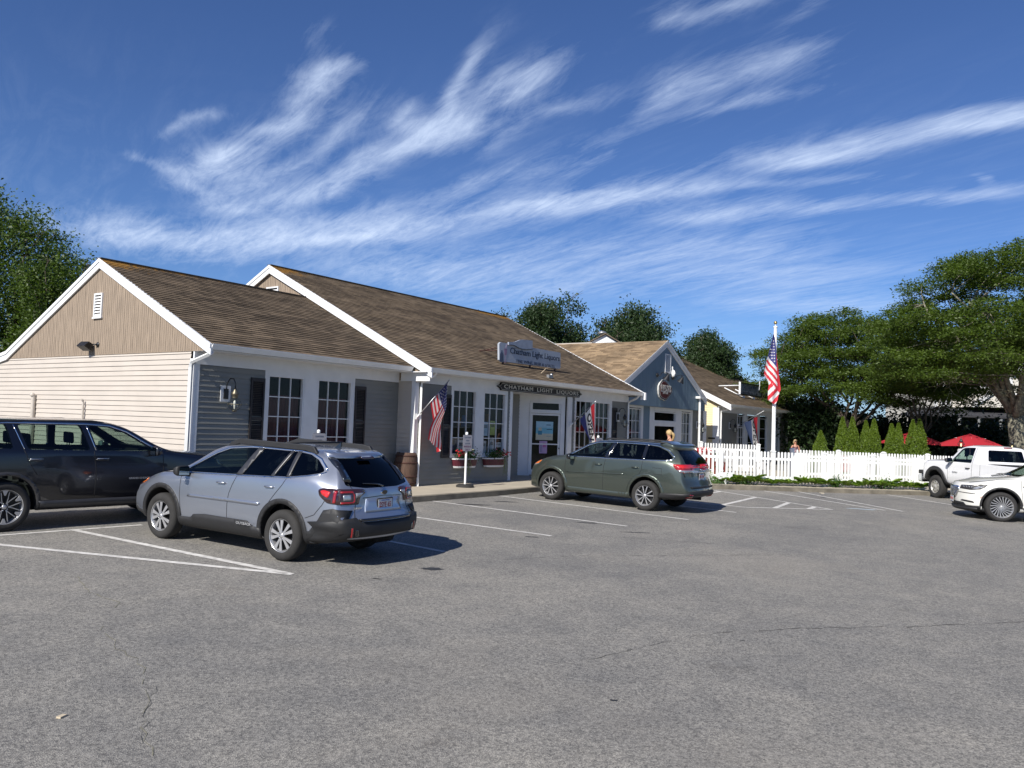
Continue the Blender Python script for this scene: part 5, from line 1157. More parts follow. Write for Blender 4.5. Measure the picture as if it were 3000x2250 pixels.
for sg, ax in ((1, 'L'), (-1, 'R')):
    for cx_ in (1.395, -1.395): put('arch_moulding', hv, arc_band(cx_, .406, .44, .52, -10, 190), ax, GRN, hi, off=.008, thick=.02, step=.05)
    put('body_moulding', hv, [(.92, .79), (.92, .815), (-.78, .875), (-.80, .85)], ax, GRN, hi, off=.014, thick=.016, step=.08)
    put('door_sill', hv, [(.93, .27), (-.92, .27), (-.95, .40), (.93, .42)], ax, GRN, hi, off=.012, thick=.02, step=.08)
    for ln in ([(.93, 1.225), (.86, 1.26), (.70, 1.345), (.38, 1.53), (.11, 1.62), (-.36, 1.65), (-1.34, 1.648), (-1.64, 1.622), (-1.9, 1.53), (-2.09, 1.37)], [(-2.09, 1.355), (-2.06, 1.315), (-1.92, 1.277), (-1.3, 1.252), (-.3, 1.228), (.9, 1.21)]): put('window_trim', hv, strip(ln, .02), ax, CHROME, hi, off=.006, thick=.008, step=.05)
    for q in ([(-.18, 1.24), (-.35, 1.635), (-.47, 1.638), (-.31, 1.24)], [(-1.25, 1.262), (-1.26, 1.635), (-1.35, 1.633), (-1.34, 1.265)]): put('pillar_trim', hv, q, ax, BLKG, hi, off=.004, thick=.006, step=.07)
    put('headlamp', hv, rnd([(2.24, .84), (2.18, .96), (1.80, 1.05), (1.90, .93)], .02), ax, CLRL, hi, off=.006, thick=.02, step=.04)
    put('indicator', hv, rnd([(2.08, .91), (2.04, .985), (1.80, 1.035), (1.88, .955)], .015), ax, AMBL, hi, off=.011, thick=.01, step=.04)
    lm = put('tail_lamp', hv, rnd([(-2.08, 1.20), (-2.16, 1.10), (-2.30, 1.01), (-2.5, 1.0), (-2.5, 1.21)], .03), ax, REDL, hi, off=.012, thick=.03, step=.05)
    put('bright_reflector', hv, rnd([(-2.12, 1.185), (-2.2, 1.13), (-2.46, 1.12), (-2.46, 1.19)], .02), ax, REDB, lm, off=.017, thick=.01, step=.04)
    put('clear_element', hv, rnd([(-2.2, 1.075), (-2.31, 1.02), (-2.48, 1.015), (-2.48, 1.06)], .015), ax, CLRL, lm, off=.017, thick=.01, step=.04)
    lb = put('tail_lamp', hv, rnd([(.45*sg, 1.03), (.80*sg, .99), (.86*sg, 1.19), (.50*sg, 1.14)], .02), 'B', REDL, hi, off=.012, thick=.03, step=.05)
    put('bright_reflector', hv, rnd([(.52*sg, 1.10), (.82*sg, 1.11), (.84*sg, 1.17), (.54*sg, 1.13)], .01), 'B', REDB, lb, off=.017, thick=.01, step=.04)
    put('clear_element', hv, rnd([(.5*sg, 1.035), (.79*sg, 1.0), (.80*sg, 1.05), (.52*sg, 1.07)], .01), 'B', CLRL, lb, off=.017, thick=.01, step=.04)
    put('rear_reflector', hv, rnd([(.58*sg, .40), (.74*sg, .42), (.72*sg, .49), (.60*sg, .48)], .01), 'B', REDL, hi, off=.035, thick=.02, step=.05)
put('rear_bumper', hv, [(-.90, .36), (.90, .36), (.92, .48), (.78, .52), (.60, .56), (-.60, .56), (-.78, .52), (-.92, .48)], 'B', CLAD, hi, off=.03, thick=.05, step=.06)
put('bumper_step', hv, rnd([(-.62, .62), (.62, .62), (.66, .67), (-.66, .67)], .01), 'B', CLAD, hi, off=.02, thick=.03, step=.08)
put('rear_spoiler', hv, rnd([(-.64, 1.56), (.64, 1.56), (.60, 1.66), (-.60, 1.66)], .03), 'B', GRN, hi, off=.09, thick=.14, step=.07)
put('number_plate_trim', hv, rnd([(-.42, 1.0), (.42, 1.0), (.42, 1.035), (-.42, 1.035)], .01), 'B', CHROME, hi, off=.02, thick=.03, step=.08)
gaps(hi, hv, [[(.96, 1.20), (.97, .95), (.95, .75), (.90, .42)], [(-.25, 1.235), (-.20, 1.0), (-.19, .42)], [(-1.30, 1.25), (-1.28, 1.0), (-1.2, .86)], [(-2.35, 1.0), (-2.38, .9)], [(1.0, 1.19), (1.5, 1.14), (1.95, 1.06)], [(-1.58, 1.08), (-1.82, 1.08), (-1.84, .93), (-1.60, .93)]])
for x in (-.02, -1.08): handle(hi, x-.02, 1.06, .94, GRN, .2)
for sg in (1, -1): mirror(hi, .72, .90, 1.21, BLKG, sg)
plate(hi, hv, surf(hv, 'B', (0, .9))-.012, 0, .90, rz=-pi/2, txt='7BK 194')
g = MB(); g.tube([(surf(hv, 'B', (0, 1.07))-.01, -.05, 1.075), (surf(hv, 'B', (0, 1.07))-.01, .05, 1.075)], .025); g.build('badge', CHROME, hi)
for sg in (1, -1): g = MB(); g.tube([(-1.9, sg*.6, 1.675), (-1.8, sg*.62, 1.71), (-.2, sg*.63, 1.735), (-.05, sg*.61, 1.70)], .018); g.build('roof_rail', CLAD, hi)
g = MB(); g.tube([(-1.395, -.7, .34), (-1.395, .7, .34)], .04); g.tube([(-2.3, -.45, .32), (-1.2, -.42, .3)], .05); g.build('underbody', CABIN, hi)
g = MB(); g.prism(rnd([(.55, .8), (1.0, .85), (1.05, 1.12), (.7, 1.17), (.52, 1.05)], .05), lambda p, k: (p[0], k, p[1]), -.7, .7); g.build('dashboard', SEAT, hi)
# ------------------------------------------------ black large car at the far left
NAVY = paint('black_blue_paint', (.003, .0035, .007), 0, .3)
JC = (6.33, 14.18)
JE = dict(label='long black off-road car with chrome window line, cut by the left edge', cat='car', rz=math.radians(-5), loc=car_loc(JC, -5, -1.545, -.97),
 W=.98, xr=-2.62, xf=2.55, paint=NAVY,
 w=[(-2.62, .92), (-2.1, .98), (-1.4, .995), (0, .985), (1.4, .99), (2.1, .96), (2.55, .88)],
 zb=[(-2.62, .45), (-2.0, .36), (-1.5, .30), (1.5, .30), (2.0, .32), (2.55, .40)],
 sh=[(-2.62, 1.22), (-1.9, 1.29), (0, 1.26), (.95, 1.235), (1.6, 1.16), (2.2, 1.08), (2.55, .95)],
 sh_in=[(-2.5, .95), (0, .97), (1.2, .96), (2.5, .94)],
 top=[(-2.62, 1.62), (-2.2, 1.74), (-1.5, 1.785), (-.5, 1.80), (.1, 1.785), (.35, 1.73), (1.15, 1.32), (1.35, 1.285), (1.9, 1.23), (2.35, 1.15), (2.55, 1.02)],
 wr=[(-2.62, .68), (-1.8, .71), (-.5, .735), (.2, .74), (.5, .79), (1.15, .91), (1.6, .90), (2.55, .86)],
 re=[(-2.5, .80), (0, .86), (.3, .86), (1.1, .6), (1.3, .4), (2.5, .5)],
 rear=[(.2, .12), (.4, .0), (.9, .05), (1.2, .1), (1.7, .35)], front=[(.2, .15), (.45, .0), (.9, .0), (1.1, .05)], crown=(.16, .32),
 cabin=(-2.3, 1.1, .72), windshield=[(-.70, 1.31), (.70, 1.31), (.62, 1.70), (-.62, 1.70)], rear_window=[(-.66, 1.3), (.66, 1.3), (.56, 1.65), (-.56, 1.65)],
 side_windows=[([(.92, 1.275), (.72, 1.38), (.40, 1.58), (.12, 1.675), (-.24, 1.70), (-.14, 1.285)], .04, CLEARG),
  ([(-.26, 1.29), (-.37, 1.70), (-1.36, 1.70), (-1.24, 1.31)], .05, CLEARG),
  ([(-1.46, 1.315), (-1.52, 1.70), (-2.05, 1.66), (-2.3, 1.52), (-2.28, 1.36)], .04, CLEARG)],
 arches=[(1.545, .47), (-1.545, .47)], archz=.03, R=.395, tw=.25, rim=.272, track=1.69, wheel_x=[1.545, -1.545], style='vtwin',
 seats=[(.05, .38), (.05, -.38), (-.95, .38), (-.95, -.38), (-1.75, .36), (-1.75, -.36)], seatz=.58)
je, jv = make_car(JE)
for sg, ax in ((1, 'L'), (-1, 'R')):
    for cx_ in (1.545, -1.545): put('arch_cladding', jv, arc_band(cx_, .425, .47, .53, -10, 190), ax, PILL, je, off=.012, thick=.03, step=.05)
    put('door_sill', jv, [(1.05, .32), (-1.05, .32), (-1.05, .47), (1.05, .47)], ax, PILL, je, off=.014, thick=.02, step=.1)
    put('window_trim', jv, strip([(.98, 1.27), (.90, 1.315), (.72, 1.415), (.40, 1.61), (.12, 1.705), (-.3, 1.728), (-1.5, 1.73), (-2.07, 1.69), (-2.34, 1.53)], .022), ax, CHROME, je, off=.006, thick=.01, step=.06)
    for q in ([(-.17, 1.29), (-.28, 1.70)], [(-1.30, 1.31), (-1.42, 1.70)]): put('pillar_trim', jv, strip(q, .012), ax, CHROME, je, off=.006, thick=.008, step=.08)
    put('headlamp', jv, rnd([(2.5, 1.0), (2.42, 1.10), (2.15, 1.10), (2.2, 1.0)], .02), ax, CLRL, je, off=.006, thick=.02, step=.05)
gaps(je, jv, [[(1.02, 1.25), (1.04, .95), (1.0, .5)], [(-.2, 1.27), (-.16, .95), (-.16, .5)], [(-1.3, 1.29), (-1.2, 1.05), (-1.1, .9)], [(1.1, 1.27), (1.6, 1.21), (2.3, 1.13)]], .01)
for x in (-.02, -1.08):
    handle(je, x-.05, 1.135, .965, NAVY, .22)
    for sg in (1, -1):
        g = MB(); g.tube([(x-.15, sg*1.0, 1.155), (x+.05, sg*1.0, 1.155)], .006); g.build('handle_chrome', CHROME, je)
for sg in (1, -1): mirror(je, .80, .92, 1.28, NAVY, sg)
roofrail(je, -1.9, .15, .62, lambda x: crv(JE['top'], x)-.045, PILL, .045, .04)
lettering(je, 'GRAND CHEROKEE', .045, (.62, -.985, .80), (pi/2, 0, 0), ALLOY, 1.1)
g = MB(); g.prism(rnd([(.6, .85), (1.05, .9), (1.1, 1.2), (.75, 1.25), (.55, 1.1)], .05), lambda p, k: (p[0], k, p[1]), -.7, .7); g.box(.60, .63, -.1, .12, 1.57, 1.64); g.build('dashboard', SEAT, je)
# ------------------------------------------------ white luxury car at the right edge
PEARL = paint('pearl_white_paint', (.70, .69, .64), .0, .22)
AC = G(2560+1876/5.027, 1250+1402/5.027)
AV = dict(label='pearl white large car with shiny grille and turbine wheels, cut by the right edge', cat='car', rz=math.radians(111), loc=car_loc((AC.x, AC.y), 111, 1.51, .95),
 W=.99, xr=-2.58, xf=2.46, paint=PEARL,
 w=[(-2.58, .90), (-2.0, .98), (0, .985), (1.4, .99), (1.9, .96), (2.2, .90), (2.46, .80)],
 zb=[(-2.58, .42), (-2.0, .32), (-1.5, .26), (1.6, .25), (2.0, .25), (2.46, .25)],
 sh=[(-2.58, 1.18), (-1.9, 1.24), (0, 1.18), (.9, 1.14), (1.5, 1.08), (2.0, .99), (2.3, .92), (2.46, .86)],
 sh_in=[(-2.5, .95), (0, .97), (1.2, .95), (2.5, .92)],
 top=[(-2.58, 1.58), (-2.1, 1.70), (-.5, 1.76), (-.1, 1.735), (.15, 1.69), (1.05, 1.22), (1.3, 1.185), (1.9, 1.10), (2.25, 1.02), (2.46, .97)],
 wr=[(-2.58, .66), (-1.8, .70), (-.5, .72), (.2, .74), (.5, .79), (1.1, .90), (1.6, .88), (2.46, .84)],
 re=[(-2.5, .80), (0, .86), (.3, .86), (1.1, .55), (1.3, .35), (2.5, .4)],
 rear=[(.2, .12), (.5, 0), (1.1, .1), (1.6, .4)], front=[(.2, .14), (.35, .02), (.6, .0), (.8, .0), (.95, .06), (1.05, .14)], crown=(.16, .46),
 cabin=(-2.1, 1.0, .7), windshield=[(-.70, 1.21), (.70, 1.21), (.60, 1.67), (-.60, 1.67)], rear_window=[(-.62, 1.25), (.62, 1.25), (.54, 1.6), (-.54, 1.6)],
 side_windows=[([(.80, 1.20), (.60, 1.34), (.25, 1.55), (.0, 1.64), (-.35, 1.67), (-.25, 1.22)], .03, CLEARG), ([(-.35, 1.225), (-.45, 1.67), (-1.3, 1.65), (-1.25, 1.26)], .02, TINT), ([(-1.35, 1.27), (-1.4, 1.64), (-2.0, 1.52), (-2.15, 1.34)], .03, TINT)],
 arches=[(1.51, .455), (-1.51, .455)], archz=.02, R=.39, tw=.275, rim=.285, track=1.70, wheel_x=[1.51, -1.51], style='turbine',
 seats=[(.0, .38), (.0, -.38), (-.95, .38), (-.95, -.38)], seatz=.55)
av, aw = make_car(AV)
for sg, ax in ((1, 'L'), (-1, 'R')):
    for cx_ in (1.51, -1.51): put('arch_cladding', aw, arc_band(cx_, .41, .455, .505, -5, 185), ax, CLAD, av, off=.008, thick=.02, step=.05)
    put('sill_cladding', aw, [(1.02, .27), (-1.02, .27), (-1.02, .40), (1.02, .40)], ax, CLAD, av, off=.012, thick=.02, step=.1)
    lm = put('headlamp', aw, rnd([(2.40, .80), (2.36, .90), (1.82, .955), (1.90, .88), (2.0, .82), (2.2, .785)], .02), ax, PILL, av, off=.006, thick=.02, step=.04)
    put('clear_element', aw, rnd([(2.18, .82), (2.12, .88), (1.92, .905), (1.97, .86), (2.08, .81)], .02), ax, CLRL, lm, off=.012, thick=.01, step=.04)
    for k in range(4): put('light_bar', aw, [(2.33-.045*k, .845), (2.315-.045*k, .845), (2.325-.045*k, .895), (2.34-.045*k, .893)], ax, CLRL, lm, off=.012, thick=.01, step=.05)
    put('bumper_crease', aw, strip([(2.42, .70), (2.12, .69)], .02), ax, PILL, av, off=.004, thick=.01, step=.05)
    put('bumper_vent', aw, rnd([(2.38, .47), (2.13, .44), (2.16, .49), (2.36, .51)], .008), ax, CLAD, av, off=.006, thick=.02, step=.05)
    put('side_marker', aw, strip([(2.02, .585), (1.93, .66)], .025), ax, mat('pale_amber_lens', (.6, .4, .33), .3, var=.1), av, off=.004, thick=.01, step=.05)
    put('fender_vent', aw, rnd([(1.02, .935), (1.0, .985), (.45, .985), (.5, .945)], .01), ax, PILL, av, off=.006, thick=.01, step=.05)
    put('lower_valance', aw, [(2.46, .26), (1.98, .26), (1.98, .38), (2.44, .36)], ax, CLAD, av, off=.012, thick=.03, step=.05)
    for ln in ([(.9, 1.18), (.6, 1.37), (.25, 1.58), (.0, 1.665), (-.35, 1.695), (-1.4, 1.67)],): put('window_trim', aw, strip(ln, .02), ax, CHROME, av, off=.006, thick=.008, step=.05)
gaps(av, aw, [[(1.05, 1.12), (1.05, .9), (1.0, .45)], [(-.3, 1.2), (-.25, .45)], [(1.1, 1.16), (1.6, 1.10), (2.2, .98)]], .01)
GR = [(-.36, .86), (.36, .86), (.40, .78), (.30, .60), (.20, .545), (-.20, .545), (-.30, .60), (-.40, .78)]
gf = put('grille', aw, rnd([(p[0], p[1]) for p in GR], .03), 'F', CHROME, av, off=.02, thick=.04, step=.06)
put('grille_mesh', aw, rnd([(p[0]*.9, .70+(p[1]-.70)*.86) for p in GR], .03), 'F', PILL, gf, off=.023, thick=.01, step=.06)
for k in range(7):
    z = .60+.035*k; w_ = .25+.07*min(1, k/3)
    for sg in (1, -1): put('grille_bar', aw, [(.04*sg, z), (w_*sg, z), (w_*sg, z+.017), (.04*sg, z+.017)], 'F', CHROME, gf, off=.03, thick=.012, step=.08)
put('badge', aw, strip([(0, .60), (0, .83)], .018), 'F', CHROME, av, off=.036, thick=.01, step=.05)
put('lower_grille', aw, rnd([(-.62, .36), (.62, .36), (.55, .44), (-.55, .44)], .02), 'F', CLAD, av, off=.01, thick=.03, step=.07)
put('lower_lip', aw, rnd([(-.80, .26), (.80, .26), (.80, .32), (-.80, .32)], .01), 'F', CLAD, av, off=.05, thick=.08, step=.07)
plate(av, aw, surf(aw, 'F', (0, .49))+.03, 0, .49, rz=pi/2, txt='3VKA 81')
for sg in (1, -1): mirror(av, .68, .92, 1.2, PEARL, sg)
handle(av, -.05, 1.03, .965, CHROME, .2)
g = MB(); g.prism(rnd([(.55, .8), (.95, .85), (1.0, 1.12), (.65, 1.2), (.5, 1.05)], .05), lambda p, k: (p[0], k, p[1]), -.7, .7); g.build('dashboard', SEAT, av)
# ------------------------------------------------ white pickup
PKW = paint('white_truck_paint', (.72, .72, .72), 0, .3)
GC = G(2737, 1458)
TK = dict(kind='pickup_truck', label='white single cab pickup truck with black flared arches, nose against the kerb', cat='pickup truck', rz=math.radians(42), loc=car_loc((GC.x, GC.y), 42, 1.69, 1.0),
 W=1.0, xr=-2.95, xf=2.62, paint=PKW,
 w=[(-2.95, .97), (-2.5, .99), (0, .99), (1.6, .99), (2.3, .97), (2.62, .94)],
 zb=[(-2.95, .60), (-2.0, .55), (1.5, .52), (2.62, .58)],
 sh=[(-2.95, 1.33), (-1.0, 1.33), (-.35, 1.34), (0, 1.32), (1.0, 1.28), (1.6, 1.27), (2.3, 1.25), (2.62, 1.18)],
 sh_in=[(-2.9, .985), (-.5, .985), (0, .97), (1.2, .96), (2.6, .95)],
 top=[(-2.95, 1.345), (-.66, 1.345), (-.60, 1.35), (-.50, 1.86), (-.38, 1.93), (.1, 1.955), (.45, 1.92), (.62, 1.87), (1.12, 1.44), (1.25, 1.40), (2.2, 1.36), (2.5, 1.32), (2.62, 1.22)],
 wr=[(-2.95, .96), (-.64, .96), (-.55, .77), (.3, .76), (.6, .80), (1.15, .90), (2.62, .88)],
 re=[(-2.9, .5), (-.66, .5), (-.5, .86), (.3, .86), (1.1, .6), (1.3, .5), (2.6, .6)],
 rear=[(.2, .0), (1.4, .0)], front=[(.2, .1), (.6, .0), (1.2, .0), (1.3, .08)], crown=(.03, .16),
 cabin=(-.45, 1.05, .85), windshield=[(-.74, 1.42), (.74, 1.42), (.64, 1.84), (-.64, 1.84)], windshield_x=(.2, 3.2), rear_window=[(-.66, 1.43), (.66, 1.43), (.60, 1.80), (-.60, 1.80)], rear_window_x=(-1.5, -.1), rear_window_glass=TINT,
 side_windows=[([(.92, 1.33), (.86, 1.42), (.52, 1.79), (.40, 1.84), (-.12, 1.855), (-.16, 1.34)], .04, CLEARG)],
 arches=[(1.69, .52), (-1.69, .52)], archz=.07, R=.40, tw=.26, rim=.235, track=1.74, wheel_x=[1.69, -1.69], style='steel', N=80,
 seats=[(.05, .42), (.05, -.42)], seatz=.72)
tk, tv = make_car(TK)
for sg, ax in ((1, 'L'), (-1, 'R')):
    for cx_ in (1.69, -1.69): put('arch_flare', tv, arc_band(cx_, .47, .52, .65, -8, 188), ax, CLAD, tk, off=.05, thick=.08, step=.06)
    put('mud_flap', tv, [(1.10, .30), (1.16, .62), (1.04, .60), (1.02, .30)], ax, CLAD, tk, off=.0, thick=.03, step=.1)
    put('headlamp', tv, rnd([(2.58, .95), (2.56, 1.18), (2.42, 1.18), (2.45, .95)], .02), ax, mat('pale_red_lens', (.55, .25, .22), .3, var=.1) if 0 else CLRL, tk, off=.006, thick=.02, step=.05)
    lettering(tk, 'SIERRA', .07, (.62, sg*1.0, .98), (pi/2, 0, pi if sg > 0 else 0), GALV, 1.3)
    put('rear_lamp', tv, rnd([(-2.93, .95), (-2.93, 1.28), (-2.83, 1.28), (-2.83, .95)], .02), ax, REDL, tk, off=.006, thick=.02, step=.06)
gaps(tk, tv, [[(1.02, 1.3), (1.02, .6)], [(-.2, 1.87), (-.22, 1.34), (-.22, .6)], [(-.62, 1.33), (-.62, .6)], [(1.06, 1.36), (2.4, 1.28)]], .011)
for sg in (1, -1):
    handle(tk, -.02, 1.16, .985, PILL, .2)
    mirror(tk, .80, .95, 1.38, PILL, sg)
g = MB(); g.prism([(2.5, .5), (2.74, .52), (2.76, .74), (2.5, .8)], lambda p, k: (p[0], k, p[1]), -.96, .96); g.build('front_bumper', CHROME, tk, bevel=.03)
g = MB(); g.box(2.46, 2.70, -.98, .98, .79, .93); g.build('bumper_pad', CLAD, tk, bevel=.03)
g = MB(); g.prism([(-3.12, .5), (-2.9, .5), (-2.9, .72), (-3.12, .72)], lambda p, k: (p[0], k, p[1]), -.96, .96); g.build('rear_bumper', CHROME, tk, bevel=.03)
g = MB(); g.box(-2.8, -.72, -.80, .80, 1.352, 1.356); g.build('bed_floor', WELL, tk)
g = MB(); g.tube([(-.62, -.14, 1.895), (-.62, .14, 1.895)], .022); g.build('brake_light', REDL, tk)
g = MB(); g.tube([(-2.6, -.5, .5), (2.3, -.5, .5)], .09); g.tube([(-2.6, .5, .5), (2.3, .5, .5)], .09); g.tube([(1.69, -.8, .42), (1.69, .8, .42)], .07); g.tube([(-1.69, -.8, .42), (-1.69, .8, .42)], .08); g.build('chassis', CABIN, tk)
g = MB(); g.prism(rnd([(.6, .95), (1.0, 1.0), (1.05, 1.32), (.7, 1.36), (.55, 1.2)], .05), lambda p, k: (p[0], k, p[1]), -.74, .74); g.build('dashboard', SEAT, tk)
g = MB(); r = random.Random(2)
for (y, c_) in ((.28, 0), (-.22, 1)):
    g.lathe([(.02, .0), (.09, .03), (.11, .12), (.07, .22), (.02, .27)], 10, c_, M=Matrix.Translation((-.42, y, 1.38)))
g.build('window_bags', [mat('blue_bag', (.05, .35, .5), .5), mat('green_bag', (.25, .38, .10), .5)], tk)
# ------------------------------------------------------------------ vegetation
def leaf_mat(name, c0, c1, trans=.35):
    m, n, l, b = nt(name); n.remove(b)
    geo = n.new('ShaderNodeNewGeometry'); r = n.new('ShaderNodeValToRGB'); r.color_ramp.elements[0].color = c4(c0); r.color_ramp.elements[1].color = c4(c1); 
    t = n.new('ShaderNodeTexCoord'); no = n.new('ShaderNodeTexNoise'); no.inputs['Scale'].default_value = .9; no.inputs['Detail'].default_value = 3; l.new(t.outputs['Object'], no.inputs['Vector'])
    a = n.new('ShaderNodeMath'); a.operation = 'MULTIPLY_ADD'; a.inputs[1].default_value = .5; l.new(geo.outputs['Random Per Island'], a.inputs[0])
    b2 = n.new('ShaderNodeMath'); b2.operation = 'MULTIPLY'; b2.inputs[1].default_value = .55; l.new(no.outputs['Fac'], b2.inputs[0]); l.new(b2.outputs[0], a.inputs[2]); l.new(a.outputs[0], r.inputs[0])
    d = n.new('ShaderNodeBsdfPrincipled'); d.inputs['Roughness'].default_value = .5; d.inputs['Specular IOR Level'].default_value = .35; l.new(r.outputs[0], d.inputs['Base Color'])
    tr = n.new('ShaderNodeBsdfTranslucent'); mc = n.new('ShaderNodeMix'); mc.data_type = 'RGBA'; mc.blend_type = 'MULTIPLY'; mc.inputs[0].default_value = 1; mc.inputs[7].default_value = (1.5, 1.6, .55, 1); l.new(r.outputs[0], mc.inputs[6]); l.new(mc.outputs[2], tr.inputs[0])
    mx = n.new('ShaderNodeMixShader'); mx.inputs[0].default_value = trans; l.new(d.outputs[0], mx.inputs[1]); l.new(tr.outputs[0], mx.inputs[2]); l.new(mx.outputs[0], n['Material Output'].inputs[0]); return m
def leaves_mesh(name, C, size, rs, flat=.4, parent=None, m=None, asp=.5):
    """C: Nx3 leaf centres"""
    N = len(C); a = rs.normal(size=(N, 3)); a[:, 2] *= flat; a /= np.linalg.norm(a, axis=1)[:, None]
    b = rs.normal(size=(N, 3)); b[:, 2] *= flat*1.6; b -= (b*a).sum(1)[:, None]*a; b /= np.linalg.norm(b, axis=1)[:, None]
    s = size*rs.uniform(.6, 1.25, (N, 1)); w = s*asp*rs.uniform(.8, 1.2, (N, 1))
    V = np.empty((N, 4, 3)); V[:, 0] = C-a*s*.5; V[:, 1] = C+b*w*.5; V[:, 2] = C+a*s*.5; V[:, 3] = C-b*w*.5
    V[:, 0, 2] -= s[:, 0]*.08; V[:, 2, 2] -= s[:, 0]*.12
    me = bpy.data.meshes.new(name); me.vertices.add(4*N); me.vertices.foreach_set('co', V.reshape(-1).astype(np.float32)); me.loops.add(4*N); me.polygons.add(N)
    me.loops.foreach_set('vertex_index', np.arange(4*N, dtype=np.int32)); me.polygons.foreach_set('loop_start', np.arange(0, 4*N, 4, dtype=np.int32)); me.polygons.foreach_set('loop_total', np.full(N, 4, dtype=np.int32))
    me.materials.append(m); me.update(); me.validate()
    o = bpy.data.objects.new(name, me); COL.objects.link(o); o.parent = parent; return o
BARK = mat('bark', (.10, .08, .06), .9, var=.4, scale=8, stretch=(1, 1, .25), bump=.5, bscale=30)
BARKL = mat('lichen_bark', (.21, .20, .145), .9, var=.5, scale=7, dark=(.06, .05, .04), bump=.5, bscale=30)
def branchy(g, p, d, L, r, depth, rnd_, tips, spread=.6, up=.1, mi=0, gravity=0.):
    k = 4; pts = [p]; rs_ = [r]; q = p.copy(); dd = d.copy()
    for i in range(k):
        dd = (dd+Vector((rnd_.gauss(0, .14), rnd_.gauss(0, .14), rnd_.gauss(0, .10)+up*.25-gravity*.1))).normalized(); q = q+dd*L/k; pts.append(q.copy()); rs_.append(r*(1-.45*(i+1)/k))
    g.tube(pts, rs_, 6 if r > .05 else 4, mi)
    tips.append((q.copy(), depth))
    if depth <= 0: return
    for c in range(rnd_.choice((2, 3, 3))):
        t = rnd_.uniform(.35, 1.0); i = min(int(t*k), k-1); s = pts[i].lerp(pts[i+1], t*k-i)
        a = Vector((rnd_.gauss(0, 1), rnd_.gauss(0, 1), rnd_.gauss(0, .5)+up)).normalized()
        nd = (dd+a*spread*1.4).normalized(); branchy(g, s, nd, L*rnd_.uniform(.6, .82), r*.55, depth-1, rnd_, tips, spread, up, mi, gravity)
def tree(name, label, base, lobes, lm, bark, seed, nclump, per, lsize, cl=(.6, .6, .4), trunk_h=2.5, trunk_r=.25, flat=.5, shellf=.55, group=None, limbs=7, limbup=.5, cat='tree', asp=.5, limbk=1.):
    """lobes: (dx, dy, z, rx, ry, rz)"""
    t = thing(name, label, cat, base, 0, group); rs = np.random.RandomState(seed); rn = random.Random(seed)
    g = MB(); top = max(l_[2]+l_[5] for l_ in lobes); cxy = Vector((sum(l_[0] for l_ in lobes)/len(lobes), sum(l_[1] for l_ in lobes)/len(lobes), 0))
    P = [Vector((0, 0, -.3)), Vector((0, 0, .3)), Vector((.05, .03, trunk_h*.5)), Vector((cxy.x*.06, cxy.y*.06, trunk_h))]
    g.tube(P, [trunk_r*1.4, trunk_r*1.1, trunk_r*.95, trunk_r*.85], 10); tips = []
    for l_ in lobes:
        for k in range(max(1, limbs//len(lobes)+1)):
            tgt = Vector((l_[0]+rn.uniform(-.5, .5)*l_[3], l_[1]+rn.uniform(-.5, .5)*l_[4], l_[2]+rn.uniform(-.4, .5)*l_[5])); s = P[-1]+Vector((0, 0, -rn.uniform(0, trunk_h*.25)))
            v = tgt-s; mid = s+v*.5+Vector((rn.gauss(0, .25), rn.gauss(0, .25), rn.gauss(0, .2)-limbup*.1*v.length))
            pts = [s, s.lerp(mid, .5)+Vector((rn.gauss(0, .1), rn.gauss(0, .1), 0)), mid, mid.lerp(tgt, .5)+Vector((rn.gauss(0, .15), rn.gauss(0, .15), .05)), tgt]
            r0 = trunk_r*rn.uniform(.25, .42)*limbk; g.tube(pts, [r0, r0*.8, r0*.6, r0*.42, r0*.25], 6)
            for q in (pts[2], pts[3], pts[4]):
                for j in range(2): branchy(g, q, (v.normalized()+Vector((rn.gauss(0, .7), rn.gauss(0, .7), rn.gauss(0, .3)))).normalized(), rn.uniform(.8, 1.6)*(l_[3]/2.5), r0*.3, 1, rn, tips, .7, .1)
    g.build('trunk', bark, t)
    vol = np.array([l_[3]*l_[4]*l_[5] for l_ in lobes]); pr = vol/vol.sum(); C = []
    idx = rs.choice(len(lobes), nclump, p=pr)
    for i in idx:
        l_ = lobes[i]; d = rs.normal(size=3); d /= np.linalg.norm(d); rr = (shellf+(1-shellf)*rs.rand())*rs.uniform(.86, 1.1) if rs.rand() < .72 else rs.rand()**.5*.8
        c = np.array([l_[0]+d[0]*l_[3]*rr, l_[1]+d[1]*l_[4]*rr, l_[2]+d[2]*l_[5]*rr]); sc_ = rs.uniform(.55, 1.25)
        n_ = int(per*sc_); pts = rs.normal(size=(n_, 3))*np.array(cl)*sc_*.5; 
        C.append(c+pts)
    C = np.concatenate(C); C = C[C[:, 2] > .3]
    leaves_mesh('crown', C, lsize, rs, flat, t, lm, asp)
    return t
def at(px, dep, dz=0.):
    d = ray(px, 1300); P = CAM+dep*d; return (P.x, P.y, min(zg(P.x, P.y), .62)+dz)
MAPLE = leaf_mat('maple_leaves', (.014, .034, .006), (.10, .155, .025))
MAPLED = leaf_mat('dark_maple_leaves', (.010, .026, .010), (.05, .085, .028))
LOC = leaf_mat('locust_leaves', (.020, .042, .006), (.11, .165, .024), .4)
THUJ = leaf_mat('arborvitae_leaves', (.022, .050, .004), (.15, .22, .018), .28)
SHRUB = leaf_mat('dark_shrub_leaves', (.006, .014, .006), (.022, .04, .014), .2)
GROUPB = 'trees rising behind the shops'
